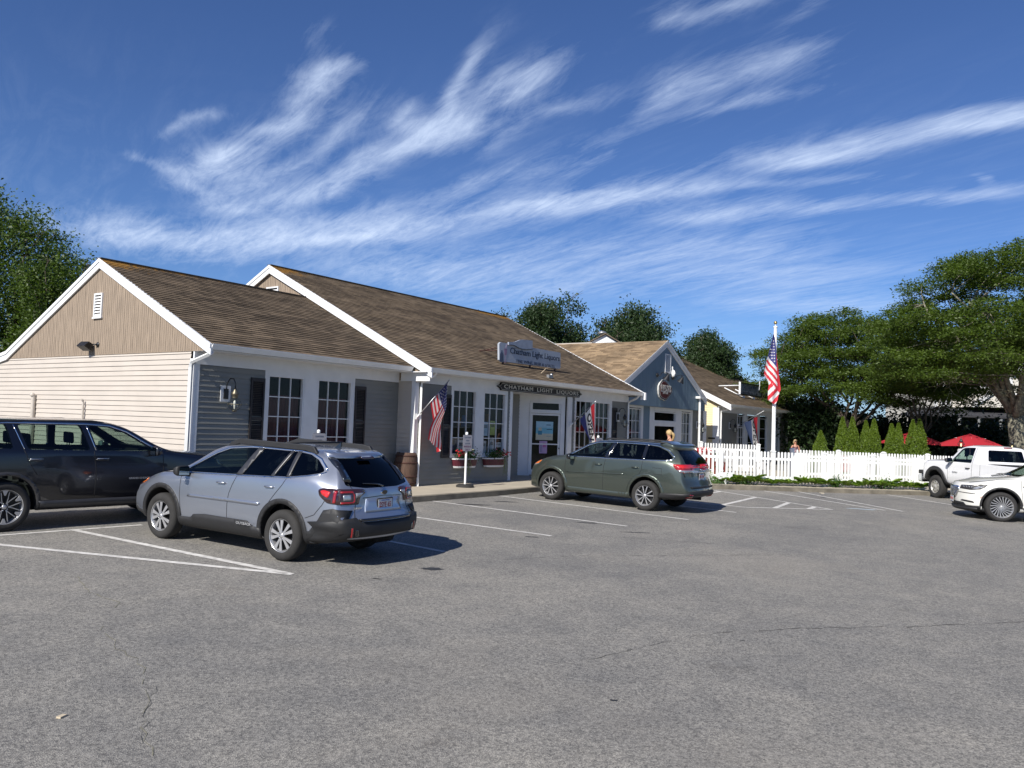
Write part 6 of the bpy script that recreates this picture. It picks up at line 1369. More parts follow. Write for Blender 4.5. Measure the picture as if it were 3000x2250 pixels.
tree('maple_tree', 'tall broad green tree at the left edge behind the beige gable wall', at(-40, 37), [(0, 0, 7.6, 3.6, 3.6, 3.6), (1.4, -1.0, 6.2, 2.6, 2.4, 2.6), (-1.0, .5, 9.8, 2.0, 2.0, 2.0), (.9, -.7, 9.3, 1.5, 1.4, 1.5), (2.4, -1.6, 7.9, 1.0, 1.0, .9), (.6, -.6, 3.6, 3.2, 2.6, 2.0), (-3, 0, 6, 2.6, 2.6, 3)], MAPLE, BARK, 11, 760, 90, .155, (.85, .85, .6), 3, .3, .8, .62)
tree('maple_tree', 'smaller green tree leaning toward the left gable, below the tall one', at(150, 34), [(0, 0, 5.2, 1.6, 1.5, 1.8), (-.7, 0, 7.0, 1.1, 1.0, 1.1), (.7, -.5, 7.6, .65, .6, .5), (.9, -.7, 6.4, .7, .7, .5), (-.9, 0, 3.2, 1.9, 1.7, 1.8), (.3, 0, 3.0, 1.5, 1.5, 1.5)], MAPLE, BARK, 12, 480, 80, .14, (.5, .5, .4), 2.5, .14, .8, .6)
def spiky(name, label, px, dep, topy, halfw, seed):
    hz = 1251+.034*(px-1500)
    b = at(px, dep); H = 2.25+(hz-topy)/F*dep-b[2]; w = halfw/F*dep; rn = random.Random(seed)
    lobes = [(0, 0, H*.62, w*.78, w*.7, H*.3), (-w*.45, 0, H*.58, w*.5, w*.5, H*.24), (w*.5, .2, H*.6, w*.45, w*.5, H*.24), (0, 0, H*.3, w*.9, w*.8, H*.25)]
    for k in range(16):
        a = rn.uniform(-1, 1); lobes.append((a*w*.88, rn.uniform(-.4, .4)*w, H*(.95-.28*abs(a)**1.5-rn.random()*.12), rn.uniform(.16, .3)*w, .3*w, H*rn.uniform(.05, .085)))
    return tree(name, label, b, lobes, MAPLED, BARK, seed, 1300, 78, .17, (.55, .55, .5), H*.35, .2, 1.1, .45, GROUPB)
spiky('dark_tree', 'dark spiky crowned tree above the liquor store ridge, left of the middle group', 1588, 50, 868, 235, 21)
spiky('dark_tree', 'dark rounded tree directly behind the blue gable ridge', 1852, 50, 888, 165, 22)
spiky('dark_tree', 'dark pointed tree behind the coffee shop roof, apart from the others', 2072, 56, 962, 122, 23)
spiky('dark_tree', 'tree whose few top twigs just show over the liquor store ridge', 1440, 60, 912, 75, 24)
# honey locusts: flat layered sprays
dv = Vector((CR.x, CR.y)).normalized()      # sideways in the picture, on the ground
fwd_ = Vector((-dv.y, dv.x))
def locust(label, px, dep, R_, top, low, seed, tr, th, npad, bark=BARKL, lean=0., ecc=0.):
    """spreading dome of thin leaf pads carried on long forking limbs"""
    t = thing('locust_tree', label, 'tree', at(px, dep), 0, 'honey locusts behind the patio'); rs = np.random.RandomState(seed); rn = random.Random(seed); g = MB()
    T0 = Vector((dv.x*lean, dv.y*lean, th)); g.tube([Vector((0, 0, -.3)), Vector((0, 0, .3)), T0*.5+Vector((.05, 0, 0)), T0], [tr*1.35, tr*1.08, tr*.92, tr*.8], 12)
    pads = []
    for k in range(npad):
        a = rn.uniform(0, 2*pi); q = math.sqrt(rn.random()); x = R_*q*math.cos(a)+ecc*q; y = R_*.8*q*math.sin(a); dome = 1-.62*q**2.2
        u = rn.random(); f = 1-(rn.random()**1.7)*.62 if u < .8 else rn.uniform(.1, .5)
        z = low+(top-low)*dome*f*(1-.04*rn.random()); pads.append(Vector((dv.x*x+fwd_.x*y, dv.y*x+fwd_.y*y, z)))
    # main limbs, then a twig to every pad from the nearest limb point
    limbs_ = []
    for k in range(11):
        a = 2*pi*k/11+rn.uniform(-.25, .25); q = rn.uniform(.5, .85); x = R_*q*math.cos(a)+ecc*q; y = R_*.8*q*math.sin(a); z = low+(top-low)*(1-.62*q**2.2)*rn.uniform(.55, .85)
        E_ = Vector((dv.x*x+fwd_.x*y, dv.y*x+fwd_.y*y, z)); P = [T0+Vector((0, 0, -rn.uniform(0, .5)))]
        for i in range(1, 8): w_ = i/7; P.append(P[0].lerp(E_, w_)+Vector((rn.gauss(0, .16), rn.gauss(0, .16), rn.gauss(0, .10)+.35*math.sin(pi*w_)*(1 if k % 2 else -.3))))
        r0 = tr*rn.uniform(.3, .48); g.tube(P, [r0*(1-.8*i/7) for i in range(8)], 7); limbs_ += P[2:]
    for p in pads:
        if rn.random() < .8:
            n_ = min(limbs_, key=lambda q: (q-p).length+max(0, q.z-p.z)*.8); m_ = n_.lerp(p, .5)+Vector((rn.gauss(0, .12), rn.gauss(0, .12), rn.gauss(0, .1))); g.tube([n_, m_, p], [.035, .024, .008], 4)
    g.build('trunk', bark, t); C = []
    for p in pads:
        s_ = rs.uniform(.7, 1.35); n_ = int(520*s_*s_); ang = rs.rand(n_)*2*pi; rr = np.sqrt(rs.rand(n_)); ph = rs.uniform(0, 6); edge = 1+.28*np.sin(ang*3+ph)+.18*np.sin(ang*7+ph*2)
        X = rr*np.cos(ang)*edge*s_*1.05; Y = rr*np.sin(ang)*edge*s_*.95; Z = rs.normal(size=n_)*.12*s_-.16*(X**2+Y**2)/s_+.05*np.sin(X*9+ph)
        C.append(np.stack([p.x+X, p.y+Y, p.z+Z], 1))
    leaves_mesh('crown', np.concatenate(C), .15, rs, .45, t, LOC, .42); return t
locust('big honey locust with a thick lichen covered trunk at the right edge', 3003, 40, 6.9, 12.1, 4.6, 31, .44, 3.4, 330, lean=-.5, ecc=.2)
locust('wide honey locust with flat layered crown behind the tall arborvitae', 2492, 50, 6.0, 9.6, 3.4, 32, .25, 2.6, 210, BARK)
locust('slim honey locust between the two large ones, crown low and open', 2705, 48, 3.6, 7.6, 3.6, 33, .17, 2.6, 60, BARK)
# bare, lichen covered lower limbs of the big locust
g = MB(); rn = random.Random(8); tips = []
b0 = Vector(at(3003, 40))
for (s, z, L_) in ((-.3, 5.4, 2.2), (-.3, 4.7, 2.3), (-.2, 5.9, 1.9), (-.2, 4.1, 1.3)):
    p = Vector((dv.x*s, dv.y*s, z)); branchy(g, p, Vector((-dv.x, -dv.y, .12)), L_, .06, 3, rn, tips, .5, .0, 0)
bt = [o for o in bpy.data.objects if o.name == 'locust_tree'][0]; g.build('bare_limbs', mat('pale_lichen_bark', (.30, .29, .20), .9, var=.4, scale=9), bt)
# arborvitae
TH = [(2404, 1262, 26), (2468, 1222, 24), (2497, 1222, 24), (2536, 1232, 22), (2560, 1228, 24), (2612, 1242, 24), (2632, 1240, 22), (2674, 1230, 24), (2694, 1228, 26)]
TL_ = ['shortest arborvitae, standing alone at the left end of the row', 'left half of the tallest twin arborvitae, second clump in the row', 'right half of the tallest twin arborvitae, second clump in the row', 'left tree of the middle arborvitae pair', 'right tree of the middle arborvitae pair', 'left tree of the fourth arborvitae pair, before a red parasol', 'right tree of the fourth arborvitae pair, before a red parasol', 'left tree of the last arborvitae pair, nearest the pickup', 'right tree of the last arborvitae pair, nearest the pickup']
for i, ((px, ty, hw), lb) in enumerate(zip(TH, TL_)):
    dep = 40.5; hz = 1251+.034*(px-1500); b = at(px, dep); H = 2.25+(hz-ty)/F*dep-b[2]; W_ = hw*1.15/F*dep; rs = np.random.RandomState(50+i)
    t = thing('arborvitae', lb, 'arborvitae', b, 0, 'arborvitae row behind the picket fence')
    g = MB(); g.tube([(0, 0, 0), (0, 0, H*.8)], [.06, .02], 6); g.build('trunk', BARK, t)
    n_ = 9000; zz = rs.rand(n_)**.8; ang = rs.rand(n_)*2*pi; lump = 1+.10*np.sin(ang*5+i)+.10*np.sin(zz*23+ang*3+i); rad = W_*(1-zz**1.5)**.9*(.82+.25*rs.rand(n_))*lump+.02
    C = np.stack([rad*np.cos(ang), rad*np.sin(ang), .1+zz*(H-.1)], 1); leaves_mesh('crown', C, .11, rs, 2.2, t, THUJ, .4)
# dark shrubbery and farther trees
def bush(label, px, dep, w, H, seed, m=SHRUB, n_=200, name='dark_shrub', grp='dark shrubs behind the patio'):
    return tree(name, label, at(px, dep), [(0, 0, H*.5, w, w, H*.5), (w*.5, 0, H*.45, w*.6, w*.6, H*.42), (-w*.5, 0, H*.42, w*.6, w*.6, H*.42)], m, BARK, seed, n_, 46, .26, (.8, .8, .7), H*.4, .12, .9, .6, grp, cat='shrub' if name == 'dark_shrub' else 'tree')
BU = [(2395, 52, 2.6, 4.6, 'tall green thicket filling the gap right of the coffee shop'), (2330, 60, 2.6, 4.8, 'thicket just behind the coffee shop corner'), (2500, 55, 2.6, 3.4, 'shrub behind the tallest twin arborvitae'), (2590, 54, 2.2, 3.3, 'shrub behind the middle arborvitae pair'),
      (2745, 50, 2.4, 3.6, 'very dark yew between the last arborvitae and the house porch'), (2800, 56, 1.6, 2.5, 'low dark yew before the porch, under the parasol'), (2925, 49, 2.1, 3.0, 'broad dark yew between parasol and thick trunk')]
for i, (px, dep, w, H, lb) in enumerate(BU): bush(lb, px, dep, w, H, 70+i, MAPLED if i < 2 else SHRUB, 240)
# hostas and weeds along the foot of the front fence
def fence_pt(t): a = Vector((28.75, 11.0)); b = Vector((34.7, 5.45)); return a.lerp(b, t)
HOST = leaf_mat('hosta_leaves', (.05, .11, .012), (.22, .33, .05), .35); WEED = leaf_mat('weed_leaves', (.02, .06, .012), (.08, .16, .03), .3)
rn = random.Random(4); proto = []
for v in range(3):
    g = MB(); r = random.Random(30+v); n_ = 15
    for k in range(n_):
        a = 2*pi*k/n_+r.uniform(-.25, .25); Lf = r.uniform(.13, .24); w = Lf*.36; el = r.uniform(.5, 1.0); vs = []
        for j in range(5):
            t = j/4; rr = .02+Lf*t*math.cos(el*(1-.75*t)); z = .03+Lf*(math.sin(el)*t-.55*t*t*.8)+.03; ww = w*math.sin(pi*min(1, .12+t*.88))*.5+.002
            c, s = math.cos(a), math.sin(a); vs += [(rr*c-ww*s, rr*s+ww*c, z+.02), (rr*c, rr*s, z-.006), (rr*c+ww*s, rr*s-ww*c, z+.02)]
        g.add(vs, [q for j in range(4) for q in ((3*j, 3*j+1, 3*j+4, 3*j+3), (3*j+1, 3*j+2, 3*j+5, 3*j+4))], 0, True)
    proto.append(g)
meshes = []
fd = (fence_pt(1)-fence_pt(0)).normalized(); fn = Vector((-abs(fd.y), -abs(fd.x))).normalized()
spots = []
k = 0
for i in range(40):
    t = (i+rn.uniform(-.3, .3))/40*1.02; p = fence_pt(t)+fn*rn.uniform(.12, .3)
    if i < len(proto):
        o = proto[i].build('hosta', HOST); meshes.append(o)
    else:
        o = meshes[i % 3].copy(); COL.objects.link(o)
    tag(o, 'leafy yellow green hosta in the row along the front picket fence', 'hosta', 'hostas along the foot of the front picket fence'); s = rn.uniform(1.1, 1.9); o.scale = (s, s, s*rn.uniform(.9, 1.3)); o.rotation_euler = (0, 0, rn.uniform(0, 6))
    o.location = (p.x, p.y, zg(p.x, p.y)+WK)
def weedy(label, x, y, w, H, n_, seed, m=WEED, flowers=None):
    rs = np.random.RandomState(seed); t = thing('weed_clump', label, 'plant', (x, y, zg(x, y)+WK), 0)
    C = rs.normal(size=(n_, 3))*np.array([w, w, H*.3]); C[:, 2] = np.abs(C[:, 2])+.02; leaves_mesh('foliage', C, .09, rs, 1.5, t, m, .35)
    g = MB()
    for k in range(12): a = rs.uniform(-w, w, 2); g.tube([(a[0]*.4, a[1]*.4, 0), (a[0], a[1], H*rs.uniform(.5, .9))], .006, 4)
    g.build('stems', WEED, t)
    if flowers:
        g = MB()
        for k in range(14): a = rs.normal(size=2)*w; g.lathe([(0, .012), (.014, .008), (.01, -.006), (0, -.01)], 6, M=Matrix.Translation((a[0], a[1], H*rs.uniform(.5, 1))))
        g.build('flowers', flowers, t)
YEL = mat('yellow_flower', (.6, .4, .02), .6)
weedy('bushy green weeds with yellow flowers beside the tail of the dark green car', 27.6, 11.75, .42, .75, 900, 1, WEED, YEL)
weedy('loose green weeds by the corner of the front picket fence', 28.3, 11.35, .35, .4, 600, 2)
for i, (t_, w, H, lb) in enumerate(((.1, .2, .42, 'leafy dark weed near the left end of the front fence'), (.55, .12, .55, 'tall thin weed in the middle of the front fence planting'), (.78, .22, .5, 'dark leafy weed toward the pickup end of the planting'))): p = fence_pt(t_)+fn*.15; weedy(lb, p.x, p.y, w, H, 260, 10+i)
# ------------------------------------------------------------------ picket fences
def picket_fence(label, a, b, H, sp=.135, pw=.075, posts=None, zb=None, name='picket_fence', face=1, ph=.12):
    a = Vector(a); b = Vector(b); L_ = (b-a).length; d = (b-a)/L_; n = Vector((d.y, -d.x))*face; ang = math.atan2(d.y, d.x)
    zb = zb if zb is not None else zg(a.x, a.y)+WK; dzdx = ((zg(b.x, b.y)-zg(a.x, a.y))/L_)
    t = thing(name, label, 'fence', (a.x, a.y, zb), ang, 'white picket fences round the patio')
    # local x along, y = left; pickets on the -y side
    posts = posts if posts is not None else [L_*i/max(1, round(L_/1.9)) for i in range(max(1, round(L_/1.9))+1)]
    for i, p in enumerate(posts):
        g = MB(); z = dzdx*p; g.box(p-.065, p+.065, -.04, .09, z-.1, z+H+.02); g.prism([(-.08, 0), (.08, 0), (.08, .025), (0, .07), (-.08, .025)], lambda q, k: (p+q[0], .025+k, z+H+.02+q[1]), -.08, .08); g.build('post', WHITEV, t)
    g = MB()
    for z in (.22, H-.28): g.prism([(0, z), (L_, z+dzdx*L_), (L_, z+dzdx*L_+.09), (0, z+.09)], lambda q, k: (q[0], k, q[1]), -.012, .03)
    g.build('rail', WHITEV, t)
    x = sp*.5; g0 = None; pk = []
    R_ = pw/2; prof = [(-R_, 0), (R_, 0)]+[(R_*math.cos(q), H-R_-.03+R_*math.sin(q)*1.15) for q in [pi*k/8 for k in range(9)]]
    while x < L_:
        if all(abs(x-p) > .08 for p in posts): pk.append(x)
        x += sp
    first = None; rr = random.Random(len(pk)); rest = pk
    if len(pk) > 98: pk, rest = pk[:98], pk[98:]
    else: rest = []
    for x in pk:
        if first is None:
            g = MB(); g.prism(prof, lambda q, k: (q[0], k, q[1]), -.033, -.013); first = g.build('picket', WHITEV, t); o = first
        else: o = first.copy(); COL.objects.link(o); o.parent = t
        o.location = (x, 0, .05+dzdx*x); o.rotation_euler = (0, rr.gauss(0, .004), 0)
    if rest:
        g = MB()
        for x in rest: g.prism(prof, lambda q, k: (x+q[0], k, .05+dzdx*x+q[1]), -.033, -.013)
        g.build('pickets', WHITEV, t)['kind'] = 'stuff'
    return t
FA, FB = (28.75, 11.0), (34.7, 5.45)
picket_fence('white picket fence in front, along the kerb from the corner post to the pickup', FA, FB, 1.17)
q0 = PZ_ = None
def PZ(px, py, c): d = ray(px, py); return CAM+(c-CAM.z)/d.z*d
cl = PZ(2052, 1315, 1.66)
picket_fence('short run of white picket fence behind the dark green car, up to the corner post', (27.3, 14.2), FA, 1.17, .15)
e0, e1 = Vector((38.4, 13.5)), PD(2251, 1310, 36.5)
picket_fence('small distant picket fence before the coffee shop window, seen over the front fence', (35.2, 14.4), (37.2, 12.5), 1.22, .13, .065)
picket_fence('inner white picket fence behind the front one, running on behind the pickup', (34.2, 10.1), (41.8, 3.0), 1.19)
picket_fence('white picket fence continuing past the lantern posts at the far right', (43.0, 1.9), (47.5, -2.4), 1.19)
# flagpole
fp = PD(2264, 1405, 31.5); FPX, FPY = fp.x, fp.y; FPZ = zg(FPX, FPY)+WK
ztop = (PD(2269, 957, 31.5)).z
t = thing('flagpole', 'tall white flagpole with a gold ball, standing just behind the picket fence', 'flagpole', (FPX, FPY, FPZ))
H = ztop-FPZ; g = MB(); g.lathe([(.085, 0), (.085, .5), (.078, .55), (.06, H-.2), (.052, H)], 20); g.build('pole', WHITEV, t)
g = MB(); g.lathe([(.05, H-.02), (.075, H), (.075, H+.05), (.03, H+.07), (.012, H+.08), (.012, H+.13)], 16); g.build('truck_cap', WHITEV, t)
g = MB(); g.lathe([(.065*math.sin(pi*k/10), H+.19-.065*math.cos(pi*k/10)) for k in range(11)], 18); g.build('gold_ball', BRASS, t)
g = MB(); g.tube([(.075, 0, 1.0), (.072, -.02, H-.05)], .006, 4); g.build('halyard', WHITEV, t)
# flags -----------------------------------------------------------------
def cloth_mat(name, c): 
    m, n, l, b = nt(name); setp(b, rough=.75); b.inputs['Base Color'].default_value = c4(c)
    t = n.new('ShaderNodeTexCoord'); w = n.new('ShaderNodeTexNoise'); w.inputs['Scale'].default_value = 500; l.new(t.outputs['Object'], w.inputs['Vector']); bp = n.new('ShaderNodeBump'); bp.inputs['Strength'].default_value = .1; l.new(w.outputs['Fac'], bp.inputs['Height']); l.new(bp.outputs[0], b.inputs['Normal'])
    tr = n.new('ShaderNodeBsdfTranslucent'); tr.inputs[0].default_value = c4(c); mx = n.new('ShaderNodeMixShader'); mx.inputs[0].default_value = .3; l.new(b.outputs[0], mx.inputs[1]); l.new(tr.outputs[0], mx.inputs[2]); l.new(mx.outputs[0], n['Material Output'].inputs[0]); return m
FR, FW, FBL, FK = cloth_mat('flag_red', (.62, .03, .045)), cloth_mat('flag_white', (.78, .76, .74)), cloth_mat('flag_blue', (.045, .05, .20)), cloth_mat('flag_black', (.02, .02, .025))
FBV = cloth_mat('faded_flag_blue', (.12, .17, .32))
def cloth(name, fn, colour, mats, nu=48, nv=39, parent=None):
    """fn(u, v) -> point; colour(u, v) -> material slot; u along the fly, v down the hoist"""
    g = MB(); vs = [fn(i/nu, j/nv) for i in range(nu+1) for j in range(nv+1)]
    for i in range(nu):
        for j in range(nv):
            g.f.append((i*(nv+1)+j, (i+1)*(nv+1)+j, (i+1)*(nv+1)+j+1, i*(nv+1)+j+1)); g.m.append(colour((i+.5)/nu, (j+.5)/nv)); g.sm.append(True)
    g.v = [tuple(v) for v in vs]; return g.build(name, mats, parent)
def stars_on(fn, parent, size, cols=11, rows=9):
    g = MB(); e = 1e-3
    for r in range(rows):
        for c in range(cols):
            if (r+c) % 2: continue
            u, v = .4*(c+1)/(cols+1), 7/13*(r+1)/(rows+1); p = Vector(fn(u, v)); du = (Vector(fn(u+e, v))-p).normalized(); dv_ = (Vector(fn(u, v+e))-p).normalized(); n = du.cross(dv_).normalized()
            for sg in (1, -1):
                q = p+n*.006*sg; P = []
                for k in range(10): a = 2*pi*k/10; rr = size*(1 if k % 2 == 0 else .42); P.append(q+du*math.sin(a)*rr-dv_*math.cos(a)*rr)
                g.add(P, [tuple(range(10))])
    return g.build('stars', FW, parent)
def us_col(u, v):
    if u < .4 and v < 7/13: return 2
    return int(v*13) % 2
def usflag(label, fn, star):
    o = cloth('us_flag', fn, us_col, [FR, FW, FBL], 60, 39); tag(o, label, 'flag', 'flags on the shop row'); stars_on(fn, o, star); return o
# big flag hanging limp from the pole: hoist vertical at the pole, fly falling down along it
Rv = Vector((CR.x, CR.y, 0)).normalized(); Fv = Vector((-Rv.y, Rv.x, 0))
HZ = ztop-.42
def px_fp(px, py):
    P = PD(px, py, 31.5); return (P-Vector((FPX, FPY, 0))).dot(Rv), P.z
LE = [(562, 372), (530, 500), (500, 610), (470, 720), (430, 880), (428, 945), (470, 1010), (488, 1070), (478, 1150), (470, 1285), (545, 1345)]
RE = [(572, 372), (585, 480), (600, 640), (618, 780), (628, 850), (650, 1040), (660, 1140), (640, 1180), (618, 1230), (605, 1290), (572, 1346)]
def edge_at(E, y):
    for a, b in zip(E[:-1], E[1:]):
        if a[1] <= y <= b[1]: return a[0]+(b[0]-a[0])*(y-a[1])/(b[1]-a[1])
    return E[-1][0]
def fxy(u, v): y = 373+u*971; l, r = edge_at(LE, y), edge_at(RE, y); return l+(r-l)*v, y
def fnp(u, v):
    x, y = fxy(u, v); s_, z = px_fp(2150+x*.211, 900+y*.211); fold = max(0, (y-(930+1.24*(x-430)))/400)
    return Vector((FPX, FPY, z))+Rv*s_-Fv*(.13+.035*math.sin(v*7+u*6)+min(.05, fold*.6))
def pcol(u, v):
    # limp folded cloth: upper panel's stripes fall to the right, the lower turned-back panel's to the left
    x, y = fxy(u, v)
    if y > 930+1.24*(x-430): return int(((y+1.0*(x-480)-1025)/66)) % 2 ^ 1
    if x > 598+(y-640)*.03 and y > 640: return 0
    d = y-1.3*(x-475)-668
    if d < 0: return 2
    return 1-int(d/52) % 2
o = cloth('us_flag', fnp, pcol, [FR, FW, FBL], 110, 26); tag(o, 'large stars and stripes hanging limp from the tall white flagpole', 'flag', 'flags on the shop row')
g = MB(); e = 1e-3
for r in range(9):
    for c in range(6):
        x = 488+c*28+(r % 2)*0; y = 415+r*41+c*2; u = (y-373)/971; l, rt = edge_at(LE, y), edge_at(RE, y)
        if not (l+8 < x < min(rt, 600)-6) or y-1.3*(x-475)-668 > -18: continue
        v = (x-l)/(rt-l); p = fnp(u, v); du = (fnp(u+e, v)-p).normalized(); dv_ = (fnp(u, v+e)-p).normalized(); n = du.cross(dv_).normalized()
        for sg in (1, -1): g.add([p+n*.008*sg+du*math.sin(2*pi*k/10)*.038*(1 if k % 2 == 0 else .42)-dv_*math.cos(2*pi*k/10)*.038*(1 if k % 2 == 0 else .42) for k in range(10)], [tuple(range(10))])
g.build('stars', FW, o)
def staff(name, label, p0, p1, r=.014, parent=None):
    t = thing(name, label, 'flag staff', tuple(p0)); d = Vector(p1)-Vector(p0); g = MB(); g.tube([(0, 0, 0), tuple(d)], r, 8); g.build('pole', GALV if r < .02 else WHITEV, t)
    g = MB(); e = d.normalized()*.06; g.tube([tuple(d), tuple(d+e*.5), tuple(d+e)], [r*1.6, r*1.2, .004], 8); g.build('finial', WHITEV, t)
    g = MB(); g.tube([tuple(-d.normalized()*.05), tuple(d.normalized()*.10)], r*1.7, 8); g.box(-.05, .05, .0, .03, -.08, .08); g.build('bracket', WHITEV, t); return t
p0 = PY(1223.5, 1220, 15.33); p1 = PY(1316.5, 1114, 14.85)
staff('flag_staff', 'short slanting staff on the corner board of the liquor store, holding the stars and stripes', p0, p1)
A1 = p0.lerp(p1, .97); B1 = p0.lerp(p1, .40); XR = PY(1314.5, 1200, 14.8).x
def fn1(u, v):
    H_ = A1.lerp(B1, v); x = H_.x+u*(.36+.52*(1-v)); y = H_.y+.03*math.sin(v*9+u*4)*(.2+.8*u); z = H_.z-u*(1.62-.22*v)
    lim = XR+.03*math.sin(z*5)
    if x > lim: e = x-lim; x = lim-e; y -= min(.07, e*.8)+.02
    return Vector((x, y, z))
usflag('stars and stripes drooping from the slanting staff at the corner of the liquor store', fn1, .034)
p0 = PY(1673, 1245, 15.33); p1 = PY(1743, 1178, 14.7)
staff('flag_staff', 'short slanting staff right of the liquor store door', p0, p1)
def open_col(u, v): return 0 if v < .25 else (1 if v < .66 else 2)
la, lb = PY(1746, 1302, 14.8), PY(1727, 1292, 14.9)
A0 = p0.lerp(p1, .98); B0 = PY(1699.5, 1230, 15.0)
def fn2(u, v):
    H_ = A0.lerp(B0, v); P = H_.lerp(la.lerp(lb, v), u); P = P+Vector((-.05*math.sin(pi*u)*v, 0, 0)); P.y += .05*math.sin(v*9+u*3)*(.2+.8*u); return P
def on_cloth(fn, txt, parent, size, u0, u1, v0, v1, m, xs=1.0, side=1):
    """letters laid on the cloth, reading along u"""
    me = text_mesh(txt, size, 0, xs, .01); vs = [v.co.copy() for v in me.vertices]
    x0, x1 = min(v.x for v in vs), max(v.x for v in vs); y0, y1 = min(v.y for v in vs), max(v.y for v in vs); e = 1e-3
    for sg in (1, -1):
        m2 = me.copy(); m2.materials.clear(); m2.materials.append(m)
        for i, v in enumerate(vs):
            u = u0+(u1-u0)*(v.x-x0)/(x1-x0); w = v0+(v1-v0)*(v.y-y0)/(y1-y0); p = Vector(fn(u, w)); n = (Vector(fn(u+e, w))-p).cross(Vector(fn(u, w+e))-p).normalized(); m2.vertices[i].co = p+n*.007*sg
        o = bpy.data.objects.new('lettering', m2); COL.objects.link(o); o.parent = parent
o = cloth('open_flag', fn2, open_col, [FR, FW, FBL], 40, 36); tag(o, 'red, white and blue OPEN flag drooping beside the liquor store door', 'flag', 'flags on the shop row'); on_cloth(fn2, 'OPEN', o, .3, .10, .92, .60, .31, FK)
# coffee shop OPEN flag: bands hang lengthwise
p0 = PY(2163, 1246, 15.9); p1 = PY(2236, 1205, 14.4)
staff('flag_staff', 'slanting flag staff on the coffee shop front', p0, p1)
UL, UR, LL_, LR_ = PY(2183, 1238, 15.0), PY(2219.5, 1221, 14.8), PY(2203, 1314, 15.0), PY(2224, 1312, 14.8)
def fn3(u, v):
    # v: 0 red (right) .. 1 blue (left); u: 0 top .. 1 bottom
    P = UR.lerp(UL, v).lerp(LR_.lerp(LL_, v), u); P.y += .06*math.sin(v*8+u*3); return P
o = cloth('open_flag', fn3, lambda u, v: 0 if v < .27 else (1 if v < .6 else 2), [FR, FW, FBV], 40, 36); tag(o, 'long OPEN flag with a faded blue band hanging before the coffee shop', 'flag', 'flags on the shop row'); on_cloth(fn3, 'OPEN', o, .3, .06, .9, .57, .30, FK)
# ------------------------------------------------------------------ signs, lamps and small things
def fit_text(name, txt, parent, x0, x1, y, z, h, m, depth=.004, bold=0., spacing=1.):
    me = text_mesh(txt, 1, depth, 1, bold, spacing); xs = [v.co.x for v in me.vertices]; ys = [v.co.y for v in me.vertices]
    sx = (x1-x0)/(max(xs)-min(xs)); sy = h/.72; mx_ = (max(xs)+min(xs))/2
    for v in me.vertices: v.co.x = (v.co.x-mx_)*sx; v.co.y *= sy
    me.name = name; me.materials.clear(); me.materials.append(m); o = bpy.data.objects.new(name, me); COL.objects.link(o); o.parent = parent
    o.location = ((x0+x1)/2, y, z); o.rotation_euler = (pi/2, 0, 0); return o
NAVYB = mat('navy_board', (.005, .007, .012), .7, var=.1); SILVL = mat('pale_lettering', (.50, .50, .48), .5, var=.1)
def q1(x, y, c=15.3): return PY(1400+x*.13863, 1100+y*.13863, c)
a, b = q1(510, 145), q1(510, 322); r1_ = PY(1698, 1144.8, 15.3); zt, zb_ = (a.z+r1_.z)/2, (b.z+PY(1698, 1164, 15.3).z)/2; xl, xr_ = a.x, r1_.x; zm = (zt+zb_)/2; tip = .2
def qb(e): return [(xl+e*.3, zb_+e), (xr_-e*.3, zb_+e), (xr_+.05-e, zb_+.07+e*.5), (xr_+tip-e*1.3, zm), (xr_+.05-e, zt-.07-e*.5), (xr_-e*.3, zt-e), (xl+e*.3, zt-e), (xl-.05+e, zt-.07-e*.5), (xl-tip+e*1.3, zm), (xl-.05+e, zb_+.07+e*.5)]
g = MB(); g.prism(qb(0), lambda p, t: (p[0], t, p[1]), 15.30, 15.37); o = g.build('quarterboard_sign', NAVYB); tag(o, 'long black quarterboard over the shop door with pale capitals reading CHATHAM LIGHT LIQUORS', 'sign')
g = MB(); P_ = qb(.025); Q_ = qb(.035); n_ = len(P_); g.add([(p[0], 15.297, p[1]) for p in P_]+[(p[0], 15.297, p[1]) for p in Q_], [(i, (i+1) % n_, n_+(i+1) % n_, n_+i) for i in range(n_)]); g.build('border_line', SILVL, o)
for txt, u0, u1 in (('CHATHAM', 553, 1162), ('LIGHT', 1252, 1582)): fit_text('lettering', txt, o, q1(u0, 240).x, q1(u1, 300).x, 15.292, zm, (zt-zb_)*.50, SILVL, bold=.012, spacing=1.15)
fit_text('lettering', 'LIQUORS', o, PY(1400+1662*.13863, 1150, 15.3).x, PY(1694, 1155, 15.3).x, 15.292, zm, (zt-zb_)*.50, SILVL, bold=.012, spacing=1.15)
# roof sign with the bottle
def roofhit(px, py, e=EAVE_M, s_=sm):
    d = ray(px, py); k = (e[1]+s_*(CAM.y-e[0])-CAM.z)/(d.z-s_*d.y); return CAM+k*d
SB = lambda x, y: (1450+x*.11302, 980+y*.11302)
yb = roofhit(*SB(925, 880)).y
t = thing('roof_sign', 'pale board sign with a bottle shape on the roof, reading Chatham Light Liquors', 'sign', (0, 0, 0))
P = lambda x, y: PY(*SB(x, y), yb-.02)
PB = mat('pale_sign_board', (.36, .39, .44), .5, var=.1, scale=4); SGB = mat('sign_grey', (.30, .33, .39), .5, var=.1); INK = mat('sign_ink', (.02, .035, .07), .5); INK2 = mat('sign_ink_grey', (.07, .09, .14), .5)
BD = [(112, 240), (150, 200), (330, 232), (1690, 468), (1700, 500), (1700, 860), (1672, 890), (150, 690), (115, 655)]
pts = [(P(*p).x, P(*p).z) for p in BD]; zt_ = sum((pts[1][1], pts[3][1]))/2
g = MB(); g.prism(pts, lambda p, k: (p[0], k, p[1]), yb-.02, yb+.05); g.build('board', PB, t)
